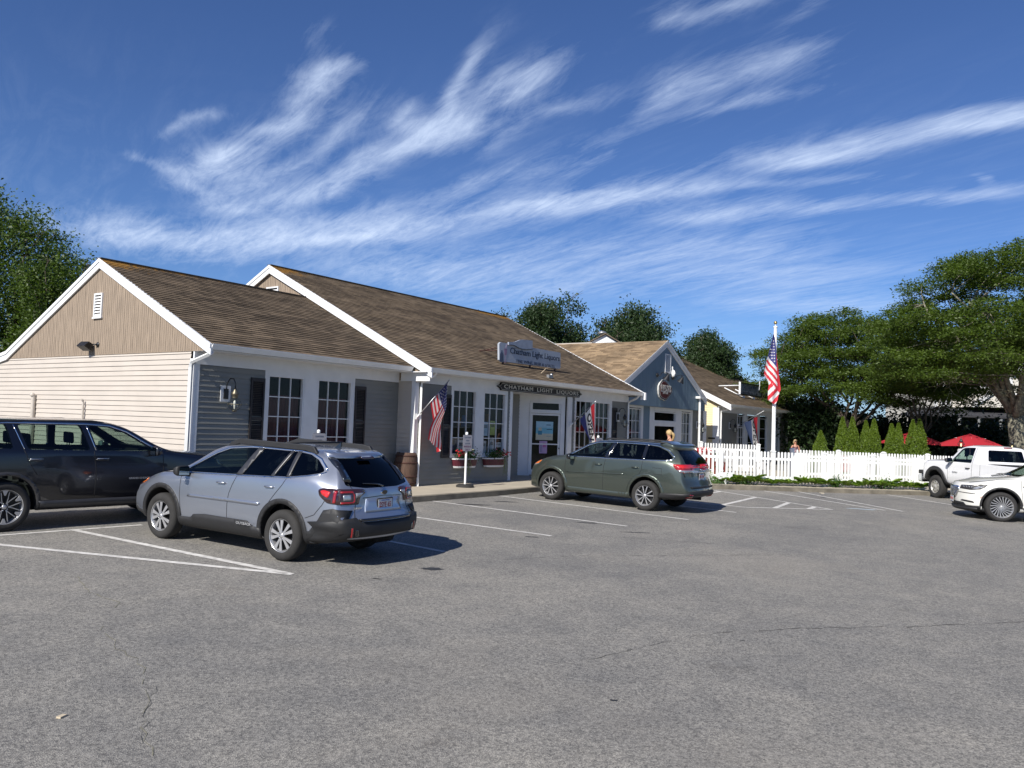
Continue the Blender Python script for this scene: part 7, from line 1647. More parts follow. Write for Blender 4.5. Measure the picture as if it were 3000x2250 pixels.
BT = [(328, 197), (430, 197), (500, 190), (560, 165), (620, 143), (700, 133), (800, 142), (945, 160), (945, 378), (800, 385), (700, 380), (620, 362), (560, 335), (490, 292), (430, 275), (328, 268)]
pts = [(P(*p).x, P(*p).z) for p in BT]; g = MB(); g.prism(pts, lambda p, k: (p[0], k, p[1]), yb-.07, yb-.022); g.build('bottle_shape', SGB, t)
lo = pts[8:]; g = MB()
for a_, b_ in zip(lo[:-1], lo[1:]): g.tube([(a_[0], yb-.075, a_[1]), (b_[0], yb-.075, b_[1])], .012, 4)
g.build('bottle_outline', INK, t)
za = (P(700, 490).z+P(1400, 610).z)/2; fit_text('lettering', 'Chatham Light Liquors', t, P(390, 420).x, P(1672, 620).x, yb-.03, za+.03, .20, INK, bold=.004)
za = (P(700, 665).z+P(1400, 790).z)/2; fit_text('lettering', 'FINE WINE, BEER & SPIRITS', t, P(545, 640).x, P(1545, 800).x, yb-.03, za-.045, .105, INK2)
g = MB(); c = P(172, 590); g.prism(rnd([(c.x-.11, c.z-.16), (c.x+.11, c.z-.16), (c.x+.1, c.z+.1), (c.x+.03, c.z+.17), (c.x+.03, c.z+.24), (c.x-.03, c.z+.24), (c.x-.03, c.z+.17), (c.x-.1, c.z+.1)], .03), lambda p, k: (p[0], k, p[1]), yb-.026, yb-.022); g.build('painted_decanter', SGB if 0 else INK2, t)
g = MB(); c = P(275, 480); g.prism([(c.x-.09, c.z+.14), (c.x+.09, c.z+.14), (c.x+.06, c.z-.07), (c.x-.06, c.z-.07)], lambda p, k: (p[0], k, p[1]), yb-.026, yb-.022); g.box(c.x-.008, c.x+.008, yb-.026, yb-.022, c.z-.3, c.z-.07); g.box(c.x-.05, c.x+.05, yb-.026, yb-.022, c.z-.32, c.z-.3); g.tube([(P(290, 380).x, yb-.025, P(290, 380).z), (P(285, 310).x, yb-.025, P(285, 310).z), (P(320, 245).x, yb-.025, P(320, 245).z)], .008, 4); g.build('painted_glass', mat('wine_tint', (.25, .16, .24), .5, var=.2), t)
RUST = mat('rusty_iron', (.055, .022, .015), .8, var=.3)
for (x, y1) in ((225, 700), (925, 800), (1570, 890)):
    p = P(x, y1); zr = EAVE_M[1]+sm*(yb-EAVE_M[0]); g = MB(); g.box(p.x-.03, p.x+.03, yb-.01, yb+.03, zr-.02, p.z+.05); g.tube([(p.x, yb+.04, p.z+.35), (p.x, yb+1.0, EAVE_M[1]+sm*(yb+1.0-EAVE_M[0]))], .018, 5); g.build('support', RUST, t)
p = P(60, 340); g = MB(); g.tube([(P(120, 330).x, yb+.03, P(120, 330).z), (roofhit(*SB(-210, 560)).x, yb+.9, EAVE_M[1]+sm*(yb+.9-EAVE_M[0]))], .018, 5); g.build('brace', RUST, t)
a, b, c = roofhit(*SB(1200, 1015)), roofhit(*SB(1330, 930)), P(1540, 885); g = MB(); m_ = a.lerp(c, .45)+Vector((0, -.05, .12)); g.tube([a+Vector((0, 0, .02)), a.lerp(m_, .6)+Vector((0, 0, .05)), m_, c], .012, 5); g.build('cable', mat('cable_tan', (.45, .36, .25), .7), t)
a = roofhit(*SB(1420, 1130)); g = MB(); g.box(a.x-.12, a.x+.12, a.y-.05, a.y+.05, a.z, a.z+.11); g.lathe([(.04, 0), (.05, .06), (0, .09)], 10, M=Matrix.Translation((a.x+.1, a.y, a.z+.08))); o = g.build('junction_box', GALV); tag(o, 'small grey electrical box on the roof under the bottle sign', 'box')
# irregular red sign on the blue gable
EC = lambda x, y: PY(1900+x*.0602773, 1080+y*.0602773, 16.02)
OUT = [(690, 535), (760, 550), (880, 660), (990, 810), (1120, 910), (1148, 1000), (1130, 1150), (1060, 1280), (960, 1400), (860, 1530), (790, 1565), (720, 1510), (620, 1480), (530, 1380), (490, 1250), (470, 1050), (480, 850), (540, 700), (620, 580)]
cxs, czs = EC(800, 1040).x, EC(800, 1040).z
pts = [(EC(*p).x, EC(*p).z) for p in OUT]; t = thing('shield_sign', 'irregular dark red sign with pale outline on the blue gable, reading ELWOODS', 'sign')
MR = mat('maroon_board', (.10, .012, .014), .5, var=.15)
for (s_, y0, y1, m_, nm) in ((1, 16.00, 16.07, SILVL, 'edge'), (.955, 15.995, 16.0, NAVYB, 'dark_band'), (.865, 15.99, 15.995, SILVL, 'inner_outline'), (.83, 15.985, 15.99, MR, 'red_field')):
    g = MB(); g.prism([(cxs+(p[0]-cxs)*s_, czs+(p[1]-czs)*s_) for p in pts], lambda p, k: (p[0], k, p[1]), y0, y1); g.build(nm, m_, t)
fit_text('lettering', 'ELWOODS', t, EC(575, 960).x, EC(1060, 1010).x, 15.98, (EC(600, 960).z+EC(1000, 1020).z)/2, .33, SILVL, bold=.0)
fit_text('lettering', 'RAW BAR', t, EC(665, 1160).x, EC(915, 1190).x, 15.98, EC(790, 1178).z, .13, SILVL, bold=.01)
def gooseneck(m0, top, sh, label):
    a = EC(*m0); a.y = 16.08; b = PY(1900+top[0]*.0602773, 1080+top[1]*.0602773, 15.75); c = PY(1900+sh[0]*.0602773, 1080+sh[1]*.0602773, 15.5)
    t = thing('gooseneck_lamp', label, 'wall lamp', tuple(a), 0, 'gooseneck lamps on the blue gable'); g = MB(); o_ = a.copy()
    g.lathe([(0, 0), (.10, 0), (.10, .04), (.03, .06)], 14, M=Matrix.Rotation(pi/2, 4, 'X')); g.build('mount', BLACK, t)
    g = MB(); P0 = Vector((0, 0, 0)); g.tube([P0, P0+Vector((.15, -.08, -.02)), (b-o_)*.6+Vector((0, 0, .02)), b-o_, (b-o_).lerp(c-o_, .5)+Vector((.04, -.1, .1)), c-o_+Vector((0, 0, .2))], .016, 6); g.build('arm', BLACK, t)
    g = MB(); M_ = Matrix.Translation(c-o_)@Euler((.45, .1, 0)).to_matrix().to_4x4(); g.lathe([(.03, .2), (.06, .15), (.10, .06), (.17, -.06), (.175, -.07), (.165, -.07), (.09, .05), (.05, .13)], 18, M=M_); g.build('shade', BLACK, t)
gooseneck((475, 310), (790, 170), (880, 480), 'left gooseneck lamp over the dark red sign, under the gable vent')
gooseneck((1220, 440), (1560, 310), (1570, 610), 'right gooseneck lamp on the blue gable, its shade hanging clear of the sign')
a = EC(1200, 235); a.y = 16.08; g = MB(); g.lathe([(.0, .0), (.12, .0), (.12, .05), (.09, .13), (0, .17)], 18, M=Matrix.Translation(a)@Matrix.Rotation(pi/2, 4, 'X')@Matrix.Diagonal((.8, 1.5, 1, 1))); g.box(a.x-.05, a.x+.05, a.y-.05, a.y, a.z+.18, a.z+.32); o = g.build('bulkhead_lamp', WHITEV); tag(o, 'white oval bulkhead lamp beside the gable vent on the blue front', 'wall lamp')
# coffee shop roof sign
PC = lambda x, y, c=None: PY(2160+x*.0735294, 1110+y*.0735294, c or yc_)
yc_ = roofhit(2160+280*.0735, 1110+770*.0735, EAVE_C, sc).y
t = thing('cafe_roof_sign', 'grey framed cafe sign on white struts on the far right roof', 'sign')
x0, x1 = PC(110, 400).x, PC(950, 500).x; z0_, z1_ = (PC(150, 610).z+PC(930, 740).z)/2, (PC(150, 155).z+PC(940, 300).z)/2
g = MB(); g.box(x0, x1, yc_-.03, yc_+.03, z0_, z1_); g.build('board', mat('slate_board', (.21, .245, .28), .5, var=.15), t)
g = MB()
for (a, b, c, d) in ((x0, x1, z0_-.03, z0_+.05), (x0, x1, z1_-.05, z1_+.03), (x1-.06, x1+.02, z0_, z1_)): g.box(a, b, yc_-.05, yc_+.04, c, d)
g.build('frame', BLACK, t)
g = MB(); g.box(x0-.06, x0+.05, yc_-.05, yc_+.05, z0_, z1_+.05)
for xx in (PC(280, 700).x, PC(690, 780).x):
    zr = EAVE_C[1]+sc*(yc_-EAVE_C[0]); g.box(xx-.06, xx+.06, yc_-.02, yc_+.06, zr-.05, z0_+.1); g.tube([(xx, yc_+.05, zr+.05), (xx-.25, yc_+1.1, EAVE_C[1]+sc*(yc_+1.1-EAVE_C[0])+.06)], .035, 4)
g.tube([(x0, yc_+.05, z0_+.5), (x0-.15, yc_+1.2, EAVE_C[1]+sc*(yc_+1.2-EAVE_C[0])+.08)], .035, 4)
g.build('struts', WHITE, t)
INK3 = mat('faint_lettering', (.045, .055, .085), .5); fit_text('lettering', 'CHATHAM PERK', t, x0+.3, x0+(x1-x0)*.78, yc_-.035, z0_+(z1_-z0_)*.62, .32, INK3, bold=.0); fit_text('lettering', 'a local coffee bar & cafe', t, x0+.12, x0+(x1-x0)*.80, yc_-.035, z0_+(z1_-z0_)*.22, .16, mat('faint_lettering_dark', (.02, .025, .045), .5), bold=.01)
g = MB(); cx_ = x0+(x1-x0)*.87; g.lathe([(.0, -.012), (.2, -.012), (.2, 0)], 20, M=Matrix.Translation((cx_, yc_-.03, z0_+.42))@Matrix.Rotation(pi/2, 4, 'X')@Matrix.Diagonal((1, .9, -1, 1))); g.tube([(cx_-.05, yc_-.05, z1_-.25), (cx_+.02, yc_-.05, z1_-.0), (cx_+.03, yc_-.05, z1_+.3)], .03, 5, 1); g.build('cup_emblem', [INK3, WHITE], t)
# onion lanterns
LGL = glass_mat('lantern_glass', (.86, .88, .86), 1.5); BULB = mat('bulb', (.7, .68, .62), .3, var=0)
VERD = mat('aged_brass', (.16, .14, .10), .45, metal=.7, var=.3)
def lantern(x, y, z, label, board=True, s=1., cap=VERD):
    t = thing('onion_lantern', label, 'lantern', (x, y, z), 0, 'onion lanterns on the shop walls'); S_ = lambda *p: tuple(q*s for q in p)
    g = MB(); 
    if board: g.box(-.13*s, .13*s, -.03, -.015, -.18*s, .18*s); g.build('back_board', WHITE, t)
    g = MB(); g.box(-.055*s, .055*s, -.06, -.03, -.12*s, .11*s); g.build('back_plate', BLACK, t)
    g = MB(); g.tube([S_(0, -.05, .08), S_(0, -.07, .24), S_(.02, -.15, .34), S_(.04, -.25, .33), S_(.05, -.30, .23), S_(.05, -.30, .13)], .013*s, 6); g.build('scroll_arm', BLACK, t)
    M_ = Matrix.Translation(S_(.05, -.30, -.02))@Matrix.Scale(s, 4)
    g = MB(); g.lathe([(.0, .15), (.025, .14), (.035, .10), (.075, .03), (.08, .0), (.06, -.02), (.065, -.075)], 16, M=M_); g.lathe([(.05, -.34), (.055, -.37), (.02, -.38)], 16, M=M_, cap=True); g.build('cap', cap, t)
    g = MB(); g.lathe([(.062, -.07), (.10, -.11), (.145, -.17), (.155, -.215), (.14, -.27), (.10, -.32), (.05, -.35)], 22, M=M_); g.build('globe', LGL, t)
    g = MB(); g.lathe([(.156, -.205), (.161, -.212), (.156, -.22)], 22, M=M_); g.build('guard_ring', cap, t)
    g = MB(); g.lathe([(.0, -.12), (.022, -.14), (.03, -.19), (.02, -.25), (.012, -.32)], 10, M=M_); g.build('bulb', BULB, t)
l1 = PY(560+660*.15068, 980+1150*.15068, 16.0); lantern(l1.x, 16.01, l1.z, 'glass onion lantern on the grey wall left of the red curtained windows')
l2 = PY(1780+250*.1156, 1180+360*.1156, 15.38); lantern(l2.x, 15.38, l2.z, 'dark onion lantern at the right end of the liquor store front', cap=BLACK)
l3 = cg(752, 950); lantern(l3.x, 16.38, l3.z, 'onion lantern with a bright rim right of the restaurant windows', cap=BLACK)
l4 = cp(238, 975); lantern(l4.x, 16.08, l4.z, 'onion lantern at the left of the coffee shop front', cap=BLACK)
l5 = cp(1290, 1045); lantern(l5.x, 16.08, l5.z, 'onion lantern farthest along the coffee shop, by the last windows', cap=BLACK)
t = thing('shaded_lamp', 'small arched lamp with a cone shade on the yellow end wall', 'wall lamp', (41.55, 16.65, 1.35)); g = MB(); g.tube([(0, .1, 0), (-.1, .08, .35), (-.25, 0, .5), (-.4, -.08, .35), (-.4, -.08, .1)], .014, 6); g.build('arm', BLACK, t)
g = MB(); g.lathe([(.02, .1), (.05, .04), (.15, -.14), (.14, -.14), (.03, .05)], 14, M=Matrix.Translation((-.4, -.08, 0))); g.build('shade', BLACK, t)
# barrel at the corner
bc = PY(1188, 1400, 15.62); t = thing('wine_barrel', 'old oak barrel with rusty hoops in the corner beside the downspout', 'barrel', (bc.x, 15.62, zg(17, 15)+WK))
BW = mat('barrel_oak', (.085, .048, .032), .8, var=.35, scale=5, stretch=(6, 6, .8)); prof = [(.0, .90), (.24, .90), (.245, .93), (.27, .93), (.30, .78), (.33, .58), (.335, .47), (.33, .35), (.30, .15), (.27, .0), (0, .0)]
g = MB(); g.lathe(prof, 28); g.build('staves', BW, t)
for z, r_ in ((.10, .293), (.28, .322), (.65, .324), (.84, .292)): g = MB(); g.lathe([(r_-.01, z-.025), (r_+.006, z-.025), (r_+.006, z+.025), (r_-.01, z+.025)], 28); g.build('hoop', RUST, t)
# window boxes: half boats of dark red boards
RB = mat('dark_red_board', (.09, .012, .022), .55, var=.2); PET = mat('red_petal', (.55, .02, .03), .6, var=.2); PINK = mat('pink_petal', (.6, .2, .25), .6, var=.2); CREAM = mat('cream_petal', (.7, .66, .4), .6, var=.2)
FOL = leaf_mat('potted_leaves', (.015, .04, .012), (.07, .13, .03), .3); TRAIL = leaf_mat('trailing_leaves', (.12, .15, .09), (.28, .32, .2), .3)
def wbox(x0, x1, label, seed, trail_x):
    y = 15.38; z = 1.26; xm_ = (x0+x1)/2; t = thing('window_box', label, 'window box', (xm_, y, z), 0, 'boat shaped window boxes'); hw = (x1-x0)/2; r = random.Random(seed); rs = np.random.RandomState(seed)
    def hull(z0, z1, s0, s1, m_, nm, o=0):
        g = MB(); vs = []; n_ = 12
        for (zz, s_) in ((z0, s0), (z1, s1)):
            for k in range(n_+1): a = pi*k/n_; vs.append((-math.cos(a)*hw*s_, -.02-(.24*s_+o)*math.sin(a)**.7, zz))
        g.add(vs, [(k, k+1, n_+2+k, n_+1+k) for k in range(n_)]+[tuple(range(n_+1)), tuple(range(n_+1, 2*n_+2))]); return g.build(nm, m_, t)
    hull(-.20, -.01, .9, 1.0, RB, 'hull'); hull(-.01, .025, 1.01, 1.02, WHITE, 'rim', .01); hull(-.255, -.20, .84, .9, WHITE, 'keel_strip')
    C = rs.normal(size=(900, 3))*np.array([hw*.42, .09, .085])+np.array([0, -.13, .11]); C[:, 0] = np.clip(C[:, 0], -hw*.98, hw*.98); leaves_mesh('foliage', C, .05, rs, 1.2, t, FOL, .6)
    for m_, n_, cx_, nm in ((PET, 34, -.55*hw if seed == 1 else .8*hw, 'red_flowers'), (PINK, 8, .1*hw, 'pink_flowers'), (CREAM, 5, .2*hw, 'cream_flowers')):
        g = MB()
        for k in range(n_):
            p = (cx_+r.gauss(0, .13), -.14+r.gauss(0, .05), .13+r.uniform(-.05, .16)); g.lathe([(0, .018), (.02, .012), (.026, -.004), (.0, -.012)], 7, M=Matrix.Translation(p)@Euler((r.uniform(0, 1.2), r.uniform(-.5, .5), 0)).to_matrix().to_4x4())
        g.build(nm, m_, t)
    C = []
    for k in range(9):
        x = trail_x*hw+r.gauss(0, .045); L_ = r.uniform(.35, .62); ph = r.uniform(0, 6)
        for j in range(70): q = j/70; C.append((x+.035*math.sin(q*5+ph)+r.gauss(0, .008), -.26-.03*math.sin(q*3)+r.gauss(0, .008), .05-q*L_))
    leaves_mesh('trailing_plant', np.array(C), .032, rs, 2.5, t, TRAIL, .3)
wbox(18.95, 20.05, 'boat shaped window box with many red flowers, left of the two by the parking sign', 1, -.1)
wbox(20.42, 21.5, 'boat shaped window box with dark foliage, right of the two, nearest the shop door', 2, .55)
# posts with parking signs in rubber bases
def signpost(px, ptop, pdepy, label, sign=True, lab2=None):
    p = PY(px, ptop, pdepy); x, y = p.x, p.y; z0 = zg(x, y)+(WK if y > 13.6 else 0); H = p.z-z0
    t = thing('parking_sign', label, 'sign', (x, y, z0), 0, 'parking signs on white posts'); g = MB(); g.lathe([(.032, 0), (.03, H-.05)], 12); g.lathe([(.038, H-.07), (.04, H-.02), (.025, H), (0, H+.005)], 12); g.build('post', WHITEV, t)
    g = MB(); g.lathe([(0, .085), (.05, .085), (.19, .08), (.235, .06), (.25, .0)], 20, M=Matrix.Diagonal((1, 1.05, 1, 1))); g.build('rubber_base', TYRE, t)
    if sign:
        g = MB(); M_ = Euler((0, 0, math.radians(-18))).to_matrix().to_4x4(); g.prism(rnd([(-.15, H-.53), (.15, H-.53), (.15, H-.08), (-.15, H-.08)], .03), lambda q, k: (M_@Vector((q[0], k, q[1]))), -.05, -.04); o = g.build('sign_plate', mat('grey_sign_plate', (.22, .22, .25), .5, var=.1), t)
        g = MB(); g.prism(rnd([(-.153, H-.533), (.153, H-.533), (.153, H-.077), (-.153, H-.077)], .03), lambda q, k: (M_@Vector((q[0], k, q[1]))), -.041, -.036); g.build('dark_edge', BLACK, o)
        for i, (tx, h_) in enumerate((('CHATHAM', .038), ('LIGHT', .038), ('LIQUORS', .038), ('PARKING', .055), ('ONLY', .055))):
            me = text_mesh(tx, h_*1.35, .001, .8, .001); me.materials.clear(); me.materials.append(INK2 if i < 3 else mat('faded_plum', (.10, .05, .09), .5)); q = bpy.data.objects.new('lettering', me); COL.objects.link(q); q.parent = o; q.rotation_euler = (pi/2, 0, math.radians(-18)); c_ = M_@Vector((0, -.052, 0)); q.location = (c_.x, c_.y, H-.15-.085*i)
    return t
signpost(1368, 1266, 14.55, 'grey parking sign on a white post before the flower boxes, in a black rubber base')
signpost(1753, 1276, 14.0, 'white post top of a parking sign showing over the roof of the dark green car')
signpost(934, 1259, 14.4, 'white post top of a parking sign showing over the roof of the silver blue car')
# parasols, lantern posts, patio furniture
REDC = cloth_mat('red_canvas', (.50, .025, .04))
def parasol(px, dep, apex, label, rad=1.55, rot=.3, tilt=0.):
    c = PD(px, apex, dep); z0 = zg(c.x, c.y)+WK; H = c.z-z0; t = thing('parasol', label, 'parasol', (c.x, c.y, z0), rot, 'red patio parasols'); t.rotation_euler = (0, 0, rot)
    g = MB(); g.tube([(0, 0, 0), (0, 0, H)], .022, 8); g.build('pole', WHITE, t); g = MB(); g.lathe([(0, .09), (.22, .07), (.24, 0)], 18, cap=False); g.build('base', BLACK, t)
    g = MB(); n_ = 6; K = 5; vs = [(0, 0, H)]; fs = []
    for k in range(n_*2):
        a = 2*pi*k/(n_*2); rr = rad*(1 if k % 2 == 0 else .88)
        for j in range(1, K+1):
            q = j/K; vs.append((rr*q*math.cos(a), rr*q*math.sin(a)*.95, H-.02-.52*q**1.15-(.0 if k % 2 == 0 else -.03*q)+tilt*rr*q*math.cos(a)))
    for k in range(n_*2):
        k2 = (k+1) % (n_*2); fs.append((0, 1+k*K, 1+k2*K)); fs += [(1+k*K+j, 1+k*K+j+1, 1+k2*K+j+1, 1+k2*K+j) for j in range(K-1)]
    base_ = len(vs)
    for k in range(n_*2): v = vs[1+k*K+K-1]; vs.append((v[0]*1.0, v[1]*1.0, v[2]-.10))
    fs += [(1+k*K+K-1, base_+k, base_+(k+1) % (n_*2), 1+((k+1) % (n_*2))*K+K-1) for k in range(n_*2)]
    g.add(vs, fs); g.build('canopy', REDC, t)
    g = MB()
    for k in range(n_): a = 2*pi*k/n_; g.tube([(0, 0, H-.35), (rad*.5*math.cos(a), rad*.475*math.sin(a), H-.22)], .008, 4); g.tube([(0, 0, H-.03), (rad*math.cos(a), rad*.95*math.sin(a), H-.56+tilt*rad*math.cos(a))], .009, 4)
    g.build('ribs', WHITE, t)
parasol(2842, 40, 1270, 'red patio parasol fully in view behind the pickup and lantern', 1.55, .2)
parasol(2672, 43, 1265, 'red patio parasol half hidden behind the last arborvitae pair', 1.55, .9)
def lampost(px, ytop, dep, label):
    c = PD(px, ytop, dep); z0 = zg(c.x, c.y)+WK; H = c.z-z0; t = thing('lantern_post', label, 'lamp post', (c.x, c.y, z0), .6, 'lantern topped white gate posts')
    g = MB(); g.box(-.1, .1, -.1, .1, 0, H-.06); g.prism([(-.11, 0), (.11, 0), (.11, .03), (.05, .09), (-.05, .09), (-.11, .03)], lambda p, k: (p[0], k, H-.06+p[1]), -.1, .1); g.build('post', WHITEV, t)
    g = MB(); g.lathe([(.05, H+.03), (.04, H+.06), (.06, H+.12), (.065, H+.13)], 14); g.lathe([(.07, H+.33), (.085, H+.35), (.05, H+.42), (.03, H+.47), (.012, H+.49), (.02, H+.53), (0, H+.56)], 14); g.lathe([(.158, H+.235), (.164, H+.24), (.158, H+.245)], 20)
    for k in range(4): a = pi/2*k+.4; g.tube([(.06*math.cos(a), .06*math.sin(a), H+.12), (.155*math.cos(a), .155*math.sin(a), H+.22), (.13*math.cos(a), .13*math.sin(a), H+.3), (.07*math.cos(a), .07*math.sin(a), H+.34)], .006, 4)
    g.build('lantern_frame', BLACK, t)
    g = MB(); g.lathe([(.06, H+.12), (.12, H+.17), (.152, H+.235), (.12, H+.31), (.07, H+.34)], 18); g.build('globe', LGL, t)
    g = MB(); g.lathe([(0, H+.28), (.03, H+.25), (.03, H+.2), (.015, H+.13)], 10); g.build('bulb', emit_mat('warm_bulb', (1, .75, .4), 1.2), t)
lampost(2815.6, 1317, 37, 'white gate post with a lit onion lantern, left one, in front of the red parasol'); lampost(2965, 1323, 38.5, 'white gate post with a lit onion lantern, right one, beside the thick trunk')
CR_ = mat('red_chair', (.20, .04, .03), .5, var=.15); CW_ = mat('grey_chair', (.34, .33, .33), .5, var=.15)
def chair(x, y, rz, m_, label):
    t = thing('patio_chair', label, 'chair', (x, y, zg(x, y)+WK), rz, 'slatted patio chairs behind the fence')
    g = MB(); [g.box(-.27+.075*k, -.21+.075*k, -.25, .28, .36, .385) for k in range(8)]; g.box(-.28, -.25, -.25, .28, .30, .36); g.box(.29, .32, -.25, .28, .30, .36); g.box(-.28, .32, -.25, -.22, .30, .36); g.build('seat', m_, t)
    g = MB(); [g.prism([(-.27+.1*k, .36), (-.18+.1*k, .36), (-.18+.1*k, .95+.05*math.sin(k)), (-.27+.1*k, .95+.05*math.sin(k))], lambda p, q: (p[0], .27+(p[1]-.36)*.28+q, p[1]), 0, .02) for k in range(6)]; g.box(-.27, .32, .30, .33, .55, .61); g.build('backrest', m_, t)
    for sx in (-.27, .29):
        for sy in (-.24, .26): g = MB(); g.box(sx-.02, sx+.03, sy-.02, sy+.03, 0, .58 if sy < 0 else .40); g.build('leg', m_, t)
        g = MB(); g.box(sx-.04, sx+.06, -.3, .34, .58, .605); g.build('armrest', m_, t)
for i, (px, dep, m_, lb) in enumerate(((2096, 33, CR_, 'red slatted patio chair glimpsed between pickets left of the corner post'), (2128, 34.5, CW_, 'grey slatted patio chair just left of the corner post'), (2240, 35, CW_, 'grey patio chair behind the flagpole'), (2330, 34.5, CW_, 'grey patio chair before the woman in the dark top'), (2470, 36, CR_, 'red patio chair behind the middle of the front fence'), (2520, 36.5, CW_, 'grey patio chair right of the red one behind the fence'), (2600, 37, CW_, 'grey patio chair near the pickup end of the fence'))):
    p = PD(px, 1380, dep); chair(p.x, p.y, 1.1+i*.9, m_, lb)
# red flowering pot by the restaurant corner
p = PD(2052, 1320, 34); t = thing('flower_basket', 'hanging mass of red flowers at the restaurant corner above the fence', 'flowers', (p.x, p.y, zg(p.x, p.y)+WK)); g = MB(); g.lathe([(.2, 0), (.26, .5), (.22, .5), (.0, .45)], 16); g.build('pot', BW, t)
rs = np.random.RandomState(5); C = rs.normal(size=(500, 3))*np.array([.27, .27, .12])+np.array([0, 0, .72]); leaves_mesh('foliage', C, .08, rs, 1, t, FOL, .6); C = rs.normal(size=(420, 3))*np.array([.2, .2, .08])+np.array([0, 0, .98]); C[:, 2] -= .25*np.abs(C[:, 0]); leaves_mesh('red_blooms', C, .06, rs, 1, t, PET, .8)
# small sign board low on the fence corner
p = fence_pt(0)+fn*.35; g = MB(); g.box(-.28, .28, -.01, .01, .18, .42); g.box(-.03, .03, -.02, .02, -.05, .18); o = g.build('low_sign', WHITEV, None, (p.x, p.y, zg(p.x, p.y)+WK), -.7); tag(o, 'small low white sign board at the foot of the corner post', 'sign')
# clutter on the kerb
p = G(2407, 1443.5, .16); g = MB(); g.prism([(-.16, -.03), (-.02, -.05), (.16, -.02), (.12, .04), (-.1, .05)], lambda q, k: (q[0], q[1], k), 0, .02); o = g.build('stone_chip', CONC, None, (p.x, p.y, p.z-.02), .6); tag(o, 'pale broken chip of concrete lying at the kerb before the front fence', 'debris')
p = G(180, 2101, 0); g = MB(); g.box(-.03, .03, -.018, .018, 0, .012); o = g.build('wood_chip', mat('pale_chip', (.5, .42, .3), .8), None, (p.x, p.y, p.z), .4); tag(o, 'tiny pale chip lying alone on the tarmac in the left foreground', 'debris')
# house beyond the patio
HD = 60; hz0 = lambda px: 1251+.034*(px-1500)
def hp(px, py, back=0.): d = ray(px, py); P_ = CAM+HD*d; return P_+Fv*back
hb = thing('white_house', 'large white shingled house with dark roofs, half hidden behind the honey locusts', 'house'); HS = mat('white_shingle', (.58, .55, .49), .7, var=.1, scale=6); HRF = mat('dark_house_shingle', (.035, .035, .04), .8, var=.2, scale=6); HDK = mat('porch_shade', (.03, .03, .032), .9, var=.3)
O = hp(2740, 1200); uu = lambda px: (hp(px, 1200)-O).dot(Rv); zz_ = lambda px, py: hp(px, py).z
def hbox(g, u0, u1, b0, b1, z0, z1, mi=0):
    P8 = [O+Rv*u+Fv*b for u in (u0, u1) for b in (b0, b1)]; vs = [(p.x, p.y, z) for p in P8 for z in (z0, z1)]
    g.add(vs, [(0, 1, 3, 2), (4, 6, 7, 5), (0, 4, 5, 1), (2, 3, 7, 6), (0, 2, 6, 4), (1, 5, 7, 3)], mi)
zE = zz_(2850, 1120); zP = zz_(2850, 1195); g = MB()
for k in range(int((zE-.3)/.16)): z = .4+k*.16; hbox(g, 0, uu(2930), .0-.008*0, 8, z, z+.16) if 0 else g.add([tuple(Vector((*(O+Rv*u-Fv*o_).xy, zz))) for (u, o_, zz) in ((0, .02, z), (uu(2930), .02, z), (uu(2930), 0, z+.16), (0, 0, z+.16))], [(0, 1, 2, 3)])
hbox(g, 0.01, uu(2930), .01, 8, .3, zE); g.build('wall', HS, hb)
g = MB(); zR = zz_(2870, 1060); g.add([tuple(O+Rv*u+Fv*b+Vector((0, 0, z-O.z))) for (u, b, z) in ((-.5, -.5, zE-.1), (uu(2935), -.5, zE-.1), (uu(2935), 4, zR), (-.2, 4, zR), (-.5, 8.5, zE-.1), (uu(2935), 8.5, zE-.1))], [(0, 1, 2, 3), (3, 2, 5, 4)]); g.build('roof', HRF, hb)
g = MB(); hbox(g, -.4, uu(2935), -.45, -.3, zE-.42, zE-.08); hbox(g, -.05, .15, -.05, .05, zP, zE-.3); g.build('eave_board', WHITE, hb)
g = MB(); u1_ = uu(2930); zT = zz_(2985, 1075); hbox(g, u1_, u1_+7, -1.2, 8, .3, zT); g.build('side_wing', HS, hb)
g = MB(); g.add([tuple(O+Rv*u+Fv*b+Vector((0, 0, z-O.z))) for (u, b, z) in ((u1_-.4, -1.7, zT-.1), (u1_+7.4, -1.7, zT-.1), (u1_+7.4, 4, zT+2.6), (u1_-.4, 4, zT+2.6))], [(0, 1, 2, 3)]); g.build('roof', HRF, hb)
g = MB(); hbox(g, u1_-.45, u1_+7.4, -1.72, -1.6, zT-.45, zT-.1); hbox(g, u1_-.05, u1_+.15, -1.25, -1.15, .3, zT-.3); g.build('eave_board', WHITE, hb)
for (a, b, c, d, bb) in ((2757, 2781, 1187, 1140, -.05), (2978, 3010, 1150, 1125, -1.25), (2900, 2922, 1187, 1140, -.05)):
    g = MB(); ua, ub = uu(a), uu(b); za_, zb2 = zz_(a, c), zz_(a, d); hbox(g, ua-.08, ub+.08, bb-.04, bb, za_-.08, zb2+.08); w = g.build('window', WHITE, hb); g = MB(); hbox(g, ua, ub, bb-.05, bb-.041, za_, zb2); g.build('pane', BLKG, w); g = MB(); hbox(g, (ua+ub)/2-.03, (ua+ub)/2+.03, bb-.07, bb-.05, za_, zb2); hbox(g, ua, ub, bb-.068, bb-.05, (za_+zb2)/2-.03, (za_+zb2)/2+.03); g.build('glazing_bars', WHITE, w)
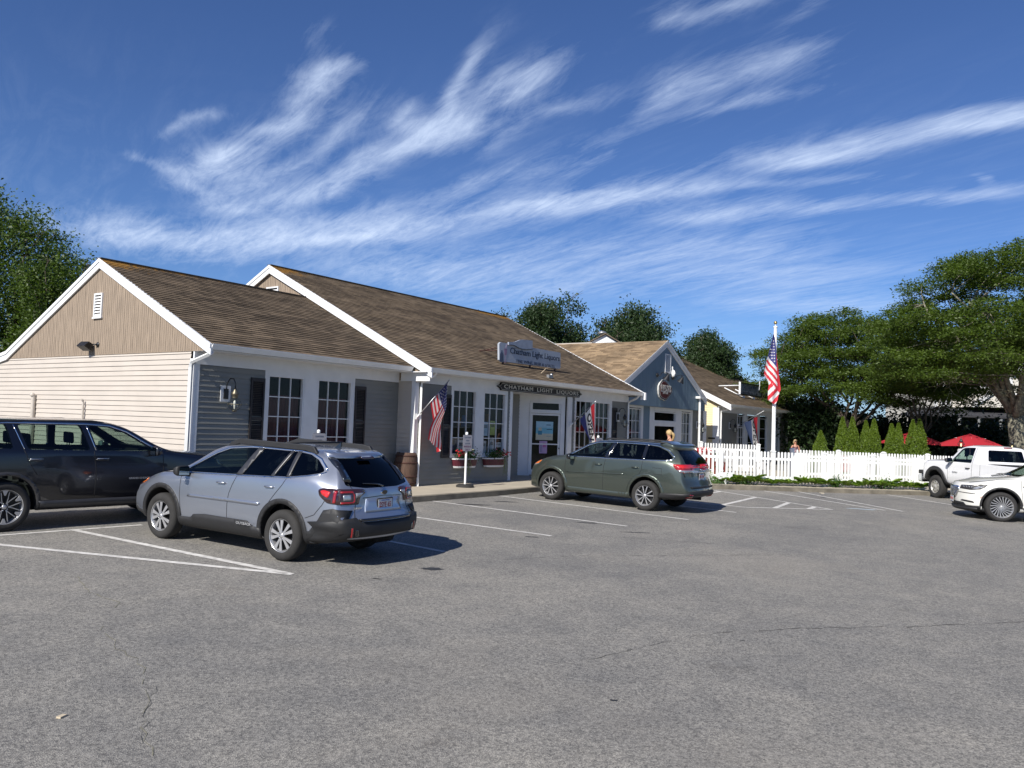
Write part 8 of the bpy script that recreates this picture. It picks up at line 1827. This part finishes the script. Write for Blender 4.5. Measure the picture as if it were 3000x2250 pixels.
zq = zz_(2850, 1222); g = MB(); g.add([tuple(O+Rv*u+Fv*b+Vector((0, 0, z-O.z))) for (u, b, z) in ((uu(2640), -3.2, zq), (uu(2950), -3.2, zq), (uu(2950), -.02, zP), (uu(2735), -.02, zP), (uu(2735), 3, zP-.1), (uu(2650), 1, zq))], [(0, 1, 2, 3), (0, 3, 4, 5)]); hbox(g, uu(2640), uu(2950), -3.2, -.1, zq-.12, zq-.005); g.build('porch_roof', HRF, hb)
g = MB(); ap = ((uu(2800), zP), (uu(2965), zP), (uu(2882), zz_(2882, 1140))); P3 = lambda p, k: tuple(Vector((*(O+Rv*p[0]+Fv*k).xy, p[1]))); g.prism(ap, P3, -2.2, -.1); g.build('porch_gable', HS, hb)
g = MB()
for a_, b_ in ((ap[0], ap[2]), (ap[2], ap[1])): g.prism([(a_[0], a_[1]-.05), (b_[0], b_[1]-.05), (b_[0], b_[1]+.22), (a_[0], a_[1]+.22)], P3, -2.35, -2.15)
g.build('porch_gable_trim', WHITE, hb)
g = MB(); hbox(g, uu(2660), uu(2940), -.2, -.02, .4, zP-.1); g.build('porch_shade_slab', HDK, hb)  # near-black slab before the wall: the shade under the porch, put into colour
for px in (2690, 2745, 2800, 2860, 2925): g = MB(); c_ = O+Rv*uu(px)-Fv*3.0; g.lathe([(.16, .4), (.13, .7), (.11, zq-.3), (.16, zq-.15)], 12, M=Matrix.Translation((c_.x, c_.y, 0))); g.build('porch_column', mat('grey_column', (.22, .23, .24), .6), hb)
# ------------------------------------------------------------------ people
SKIN = mat('skin', (.50, .26, .17), .5, var=.08, scale=5); SKIN2 = mat('tanned_skin', (.40, .19, .115), .5, var=.08, scale=5)
def skinned(name, verts, edges, radii, m, parent, root=0, lv=2):
    me = bpy.data.meshes.new(name); me.from_pydata(verts, edges, []); o = bpy.data.objects.new('tmp', me); COL.objects.link(o)
    s = o.modifiers.new('skin', 'SKIN'); sv = me.skin_vertices[0].data
    for i, r in enumerate(radii): sv[i].radius = (r, r) if not isinstance(r, tuple) else r; sv[i].use_root = (i == root)
    ss = o.modifiers.new('sub', 'SUBSURF'); ss.levels = lv; ss.render_levels = lv
    dg = bpy.context.evaluated_depsgraph_get(); m2 = bpy.data.meshes.new_from_object(o.evaluated_get(dg)); bpy.data.objects.remove(o, do_unlink=True)
    for p in m2.polygons: p.use_smooth = True
    m2.materials.clear(); m2.materials.append(m); m2.name = name; o = bpy.data.objects.new(name, m2); COL.objects.link(o); o.parent = parent; return o
def figure(label, loc, rz, H, skin, hairc, top_m, bot_m, head_turn=0., arm=((.24, .02, .62), (.25, .10, .42)), hair='pony', shades=False, dots=None):
    t = thing('person', label, 'person', loc, rz); k = H/1.68
    V = []; E = []; Rr = []
    def v(x, y, z, r, link=None):
        V.append((x*k, y*k, z*k)); Rr.append(tuple(q*k for q in r) if isinstance(r, tuple) else r*k)
        if link is not None: E.append((link, len(V)-1))
        return len(V)-1
    pel = v(0, 0, .90, (.155, .115)); wst = v(0, 0, 1.06, (.125, .095), pel); chest = v(0, .0, 1.24, (.15, .105), wst); sh = v(0, -.005, 1.37, (.10, .075), chest); nk = v(0, .0, 1.43, .052, sh); nk2 = v(0, .012, 1.49, .05, nk)
    hd = v(0, .02, 1.56, (.068, .085), nk2); hd2 = v(0, .01, 1.635, (.062, .078), hd)
    for s in (-1, 1):
        a = v(s*.155, 0, 1.355, .055, sh); e = v(s*arm[0][0], arm[0][1], arm[0][2]+.44, .038, a); e2 = v(s*arm[0][0]*1.0, arm[0][1]+.01, arm[0][2]+.42, .035, e); w = v(s*arm[1][0], arm[1][1], arm[1][2]+.40, .024, e2); pm = v(s*arm[1][0], arm[1][1]+.02, arm[1][2]+.33, (.032, .016), w)
        for f in range(4):
            x0 = s*arm[1][0]+(-.027+.018*f); y0 = arm[1][1]+.03; z0 = arm[1][2]+.29; ln = (.032, .037, .034, .027)[f]; p1 = v(x0, y0, z0, .0085, pm); p2 = v(x0, y0+.012, z0-ln, .0078, p1); v(x0, y0+.03, z0-ln*1.75, .0065, p2)
        th = v(s*arm[1][0]-s*.035, arm[1][1]+.035, arm[1][2]+.345, .010, pm); v(s*arm[1][0]-s*.05, arm[1][1]+.055, arm[1][2]+.31, .008, th)
        hp_ = v(s*.085, 0, .84, .095, pel); kn = v(s*.095, .015, .48, .058, hp_); cf = v(s*.098, -.01, .33, .052, kn); an = v(s*.10, -.02, .09, .034, cf); ft = v(s*.105, .06, .04, (.038, .028), an); v(s*.11, .15, .025, (.036, .02), ft)
    skinned('body', V, E, Rr, skin, t, 0)
    hc = Vector((0, .018, 1.60))*k
    # face details
    Mh = Matrix.Translation(hc)@Matrix.Rotation(head_turn, 4, 'Z')
    g = MB(); g.add([(-.012, .085, -.015), (.012, .085, -.015), (0, .115, -.022), (0, .09, .03)], [(0, 1, 2), (0, 2, 3), (1, 3, 2)], 0, True, Mh@Matrix.Scale(k, 4)); g.build('nose', skin, t)
    g = MB(); g.tube([(-.022, .083, -.05), (0, .091, -.052), (.022, .083, -.05)], .005*k, 5); 
    for i, q in enumerate(g.v): g.v[i] = tuple(Mh@(Vector(q)*k))
    g.build('mouth', mat('lips', (.35, .1, .09), .5), t)
    g = MB()
    for s in (-1, 1):
        if shades: g.prism(rnd([(s*.008, -.012), (s*.058, -.008), (s*.06, .022), (s*.008, .02)], .01), lambda p, q: tuple(Mh@Vector((p[0]*k, (.088-abs(p[0])*.35+q)*k, p[1]*k))), 0, .008)
        else: g.lathe([(0, .008), (.008, .004), (.011, 0)], 8, M=Mh@Matrix.Translation((s*.03*k, .078*k, .008*k))@Matrix.Rotation(-pi/2, 4, 'X'))
    g.build('sunglasses' if shades else 'eyes', BLKG if shades else mat('eye_dark', (.03, .02, .015), .3), t)
    g = MB()
    for s in (-1, 1): g.lathe([(0, .012), (.012, .01), (.018, 0), (.012, -.008)], 8, M=Mh@Matrix.Translation((s*.078*k, -.002, -.005))@Matrix.Rotation(s*pi/2, 4, 'Y')@Matrix.Diagonal((1.5, .8, 1, 1)))
    g.build('ears', skin, t)
    # hair: cap over skull, back and sides
    g = MB(); n1, n2 = 14, 20; vs = []; rr = random.Random(3)
    for i in range(n1+1):
        th = pi*(.0+.68*i/n1)
        for j in range(n2):
            ph = 2*pi*j/n2; front = max(0, math.sin(ph)); tt = th*(1-.45*front**1.5); r_ = .101+.003*math.sin(j*5.)+.006*(i > n1*.6)
            vs.append((r_*.86*math.sin(tt)*math.cos(ph), r_*1.02*math.sin(tt)*math.sin(ph)-.008, r_*1.05*math.cos(tt)+.012))
    fs = [(i*n2+j, i*n2+(j+1) % n2, (i+1)*n2+(j+1) % n2, (i+1)*n2+j) for i in range(n1) for j in range(n2)]
    g.add([tuple(Mh@(Vector(p)*k)) for p in vs], fs, 0, True)
    if hair == 'pony':
        pts = [Mh@(Vector(p)*k) for p in ((0, -.09, .02), (.02, -.14, -.03), (.05, -.14, -.12), (.075, -.10, -.22), (.08, -.08, -.30))]; g.tube(pts, [.035*k, .045*k, .042*k, .032*k, .01*k], 8)
    else:
        for s in (-1, 1): g.tube([Mh@(Vector(p)*k) for p in ((s*.07, -.02, .03), (s*.085, -.03, -.05), (s*.08, -.03, -.13))], [.025*k, .03*k, .012*k], 7)
    g.build('hair', hairc, t)
    # tank top and shorts follow the body
    def garment(nm, rows, m_, legs=False):
        g = MB(); n_ = 20; vs = []
        for (z, rx, ry, cy) in rows:
            for j in range(n_): a = 2*pi*j/n_; vs.append((rx*math.cos(a)*k, (cy+ry*math.sin(a))*k, (z+.006*math.sin(a*5))*k))
        g.add(vs, [(i*n_+j, i*n_+(j+1) % n_, (i+1)*n_+(j+1) % n_, (i+1)*n_+j) for i in range(len(rows)-1) for j in range(n_)], 0, True); return g
    g = garment('tank_top', [(.86, .185, .14, 0), (.95, .175, .135, 0), (1.05, .148, .118, 0), (1.15, .155, .124, .003), (1.25, .168, .13, .008), (1.30, .155, .118, .006)], top_m)
    for s in (-1, 1): g.tube([Vector(p)*k for p in ((s*.085, .115, 1.29), (s*.085, .075, 1.37), (s*.08, .02, 1.425), (s*.075, -.05, 1.395), (s*.06, -.10, 1.29))], .014*k, 6)
    g.build('tank_top', top_m, t)
    if dots:
        g = MB(); r = random.Random(2)
        for q in range(26): a = r.uniform(.3, 2.8); z = r.uniform(1.0, 1.26); g.lathe([(0, .004), (.014, .003), (.016, 0)], 7, M=Matrix.Translation((.158*math.cos(a)*k, (.128*math.sin(a)+.004)*k, z*k))@Matrix.Rotation(a-pi/2, 4, 'Z')@Matrix.Rotation(-pi/2, 4, 'X'))
        g.build('floral_print', dots, t)
    g = garment('s', [(.76, .20, .13, 0), (.82, .195, .14, 0), (.90, .175, .135, 0), (.98, .16, .12, 0)], bot_m)
    for s in (-1, 1):
        n_ = 14; vs = []
        for (z, r_) in ((.80, .105), (.70, .10), (.58, .09)):
            for j in range(n_): a = 2*pi*j/n_; vs.append(((s*.09+r_*math.cos(a))*k, r_*math.sin(a)*k, z*k))
        g.add(vs, [(i*n_+j, i*n_+(j+1) % n_, (i+1)*n_+(j+1) % n_, (i+1)*n_+j) for i in range(2) for j in range(n_)], 0, True)
    g.build('shorts', bot_m, t)
    return t
BLON = mat('blond_hair', (.42, .29, .13), .6, var=.3, scale=20, stretch=(3, 3, .5)); BLON2 = mat('ash_blond_hair', (.34, .24, .13), .6, var=.35, scale=20)
DTOP = mat('dark_maroon_cloth', (.045, .012, .02), .8, var=.2); DEN = mat('denim', (.06, .09, .15), .8, var=.2); BTOP = mat('black_cloth', (.015, .012, .015), .8, var=.2)
p = PD(1962, 1262, 28.5); z0 = zg(p.x, p.y)+WK; figure('blond woman seen from behind over the roof of the dark green car', (p.x, p.y, z0), math.radians(35), p.z-z0, SKIN, BLON, BTOP, DEN, head_turn=-.5, hair='pony')
p = PD(2330, 1289, 40); z0 = zg(p.x, p.y)+WK; figure('blond woman in sunglasses and a dark floral tank top behind the front fence', (p.x, p.y, z0), math.radians(115), p.z-z0, SKIN2, BLON2, DTOP, DEN, head_turn=.35, hair='side', shades=True, dots=mat('pale_print', (.55, .4, .45), .8))
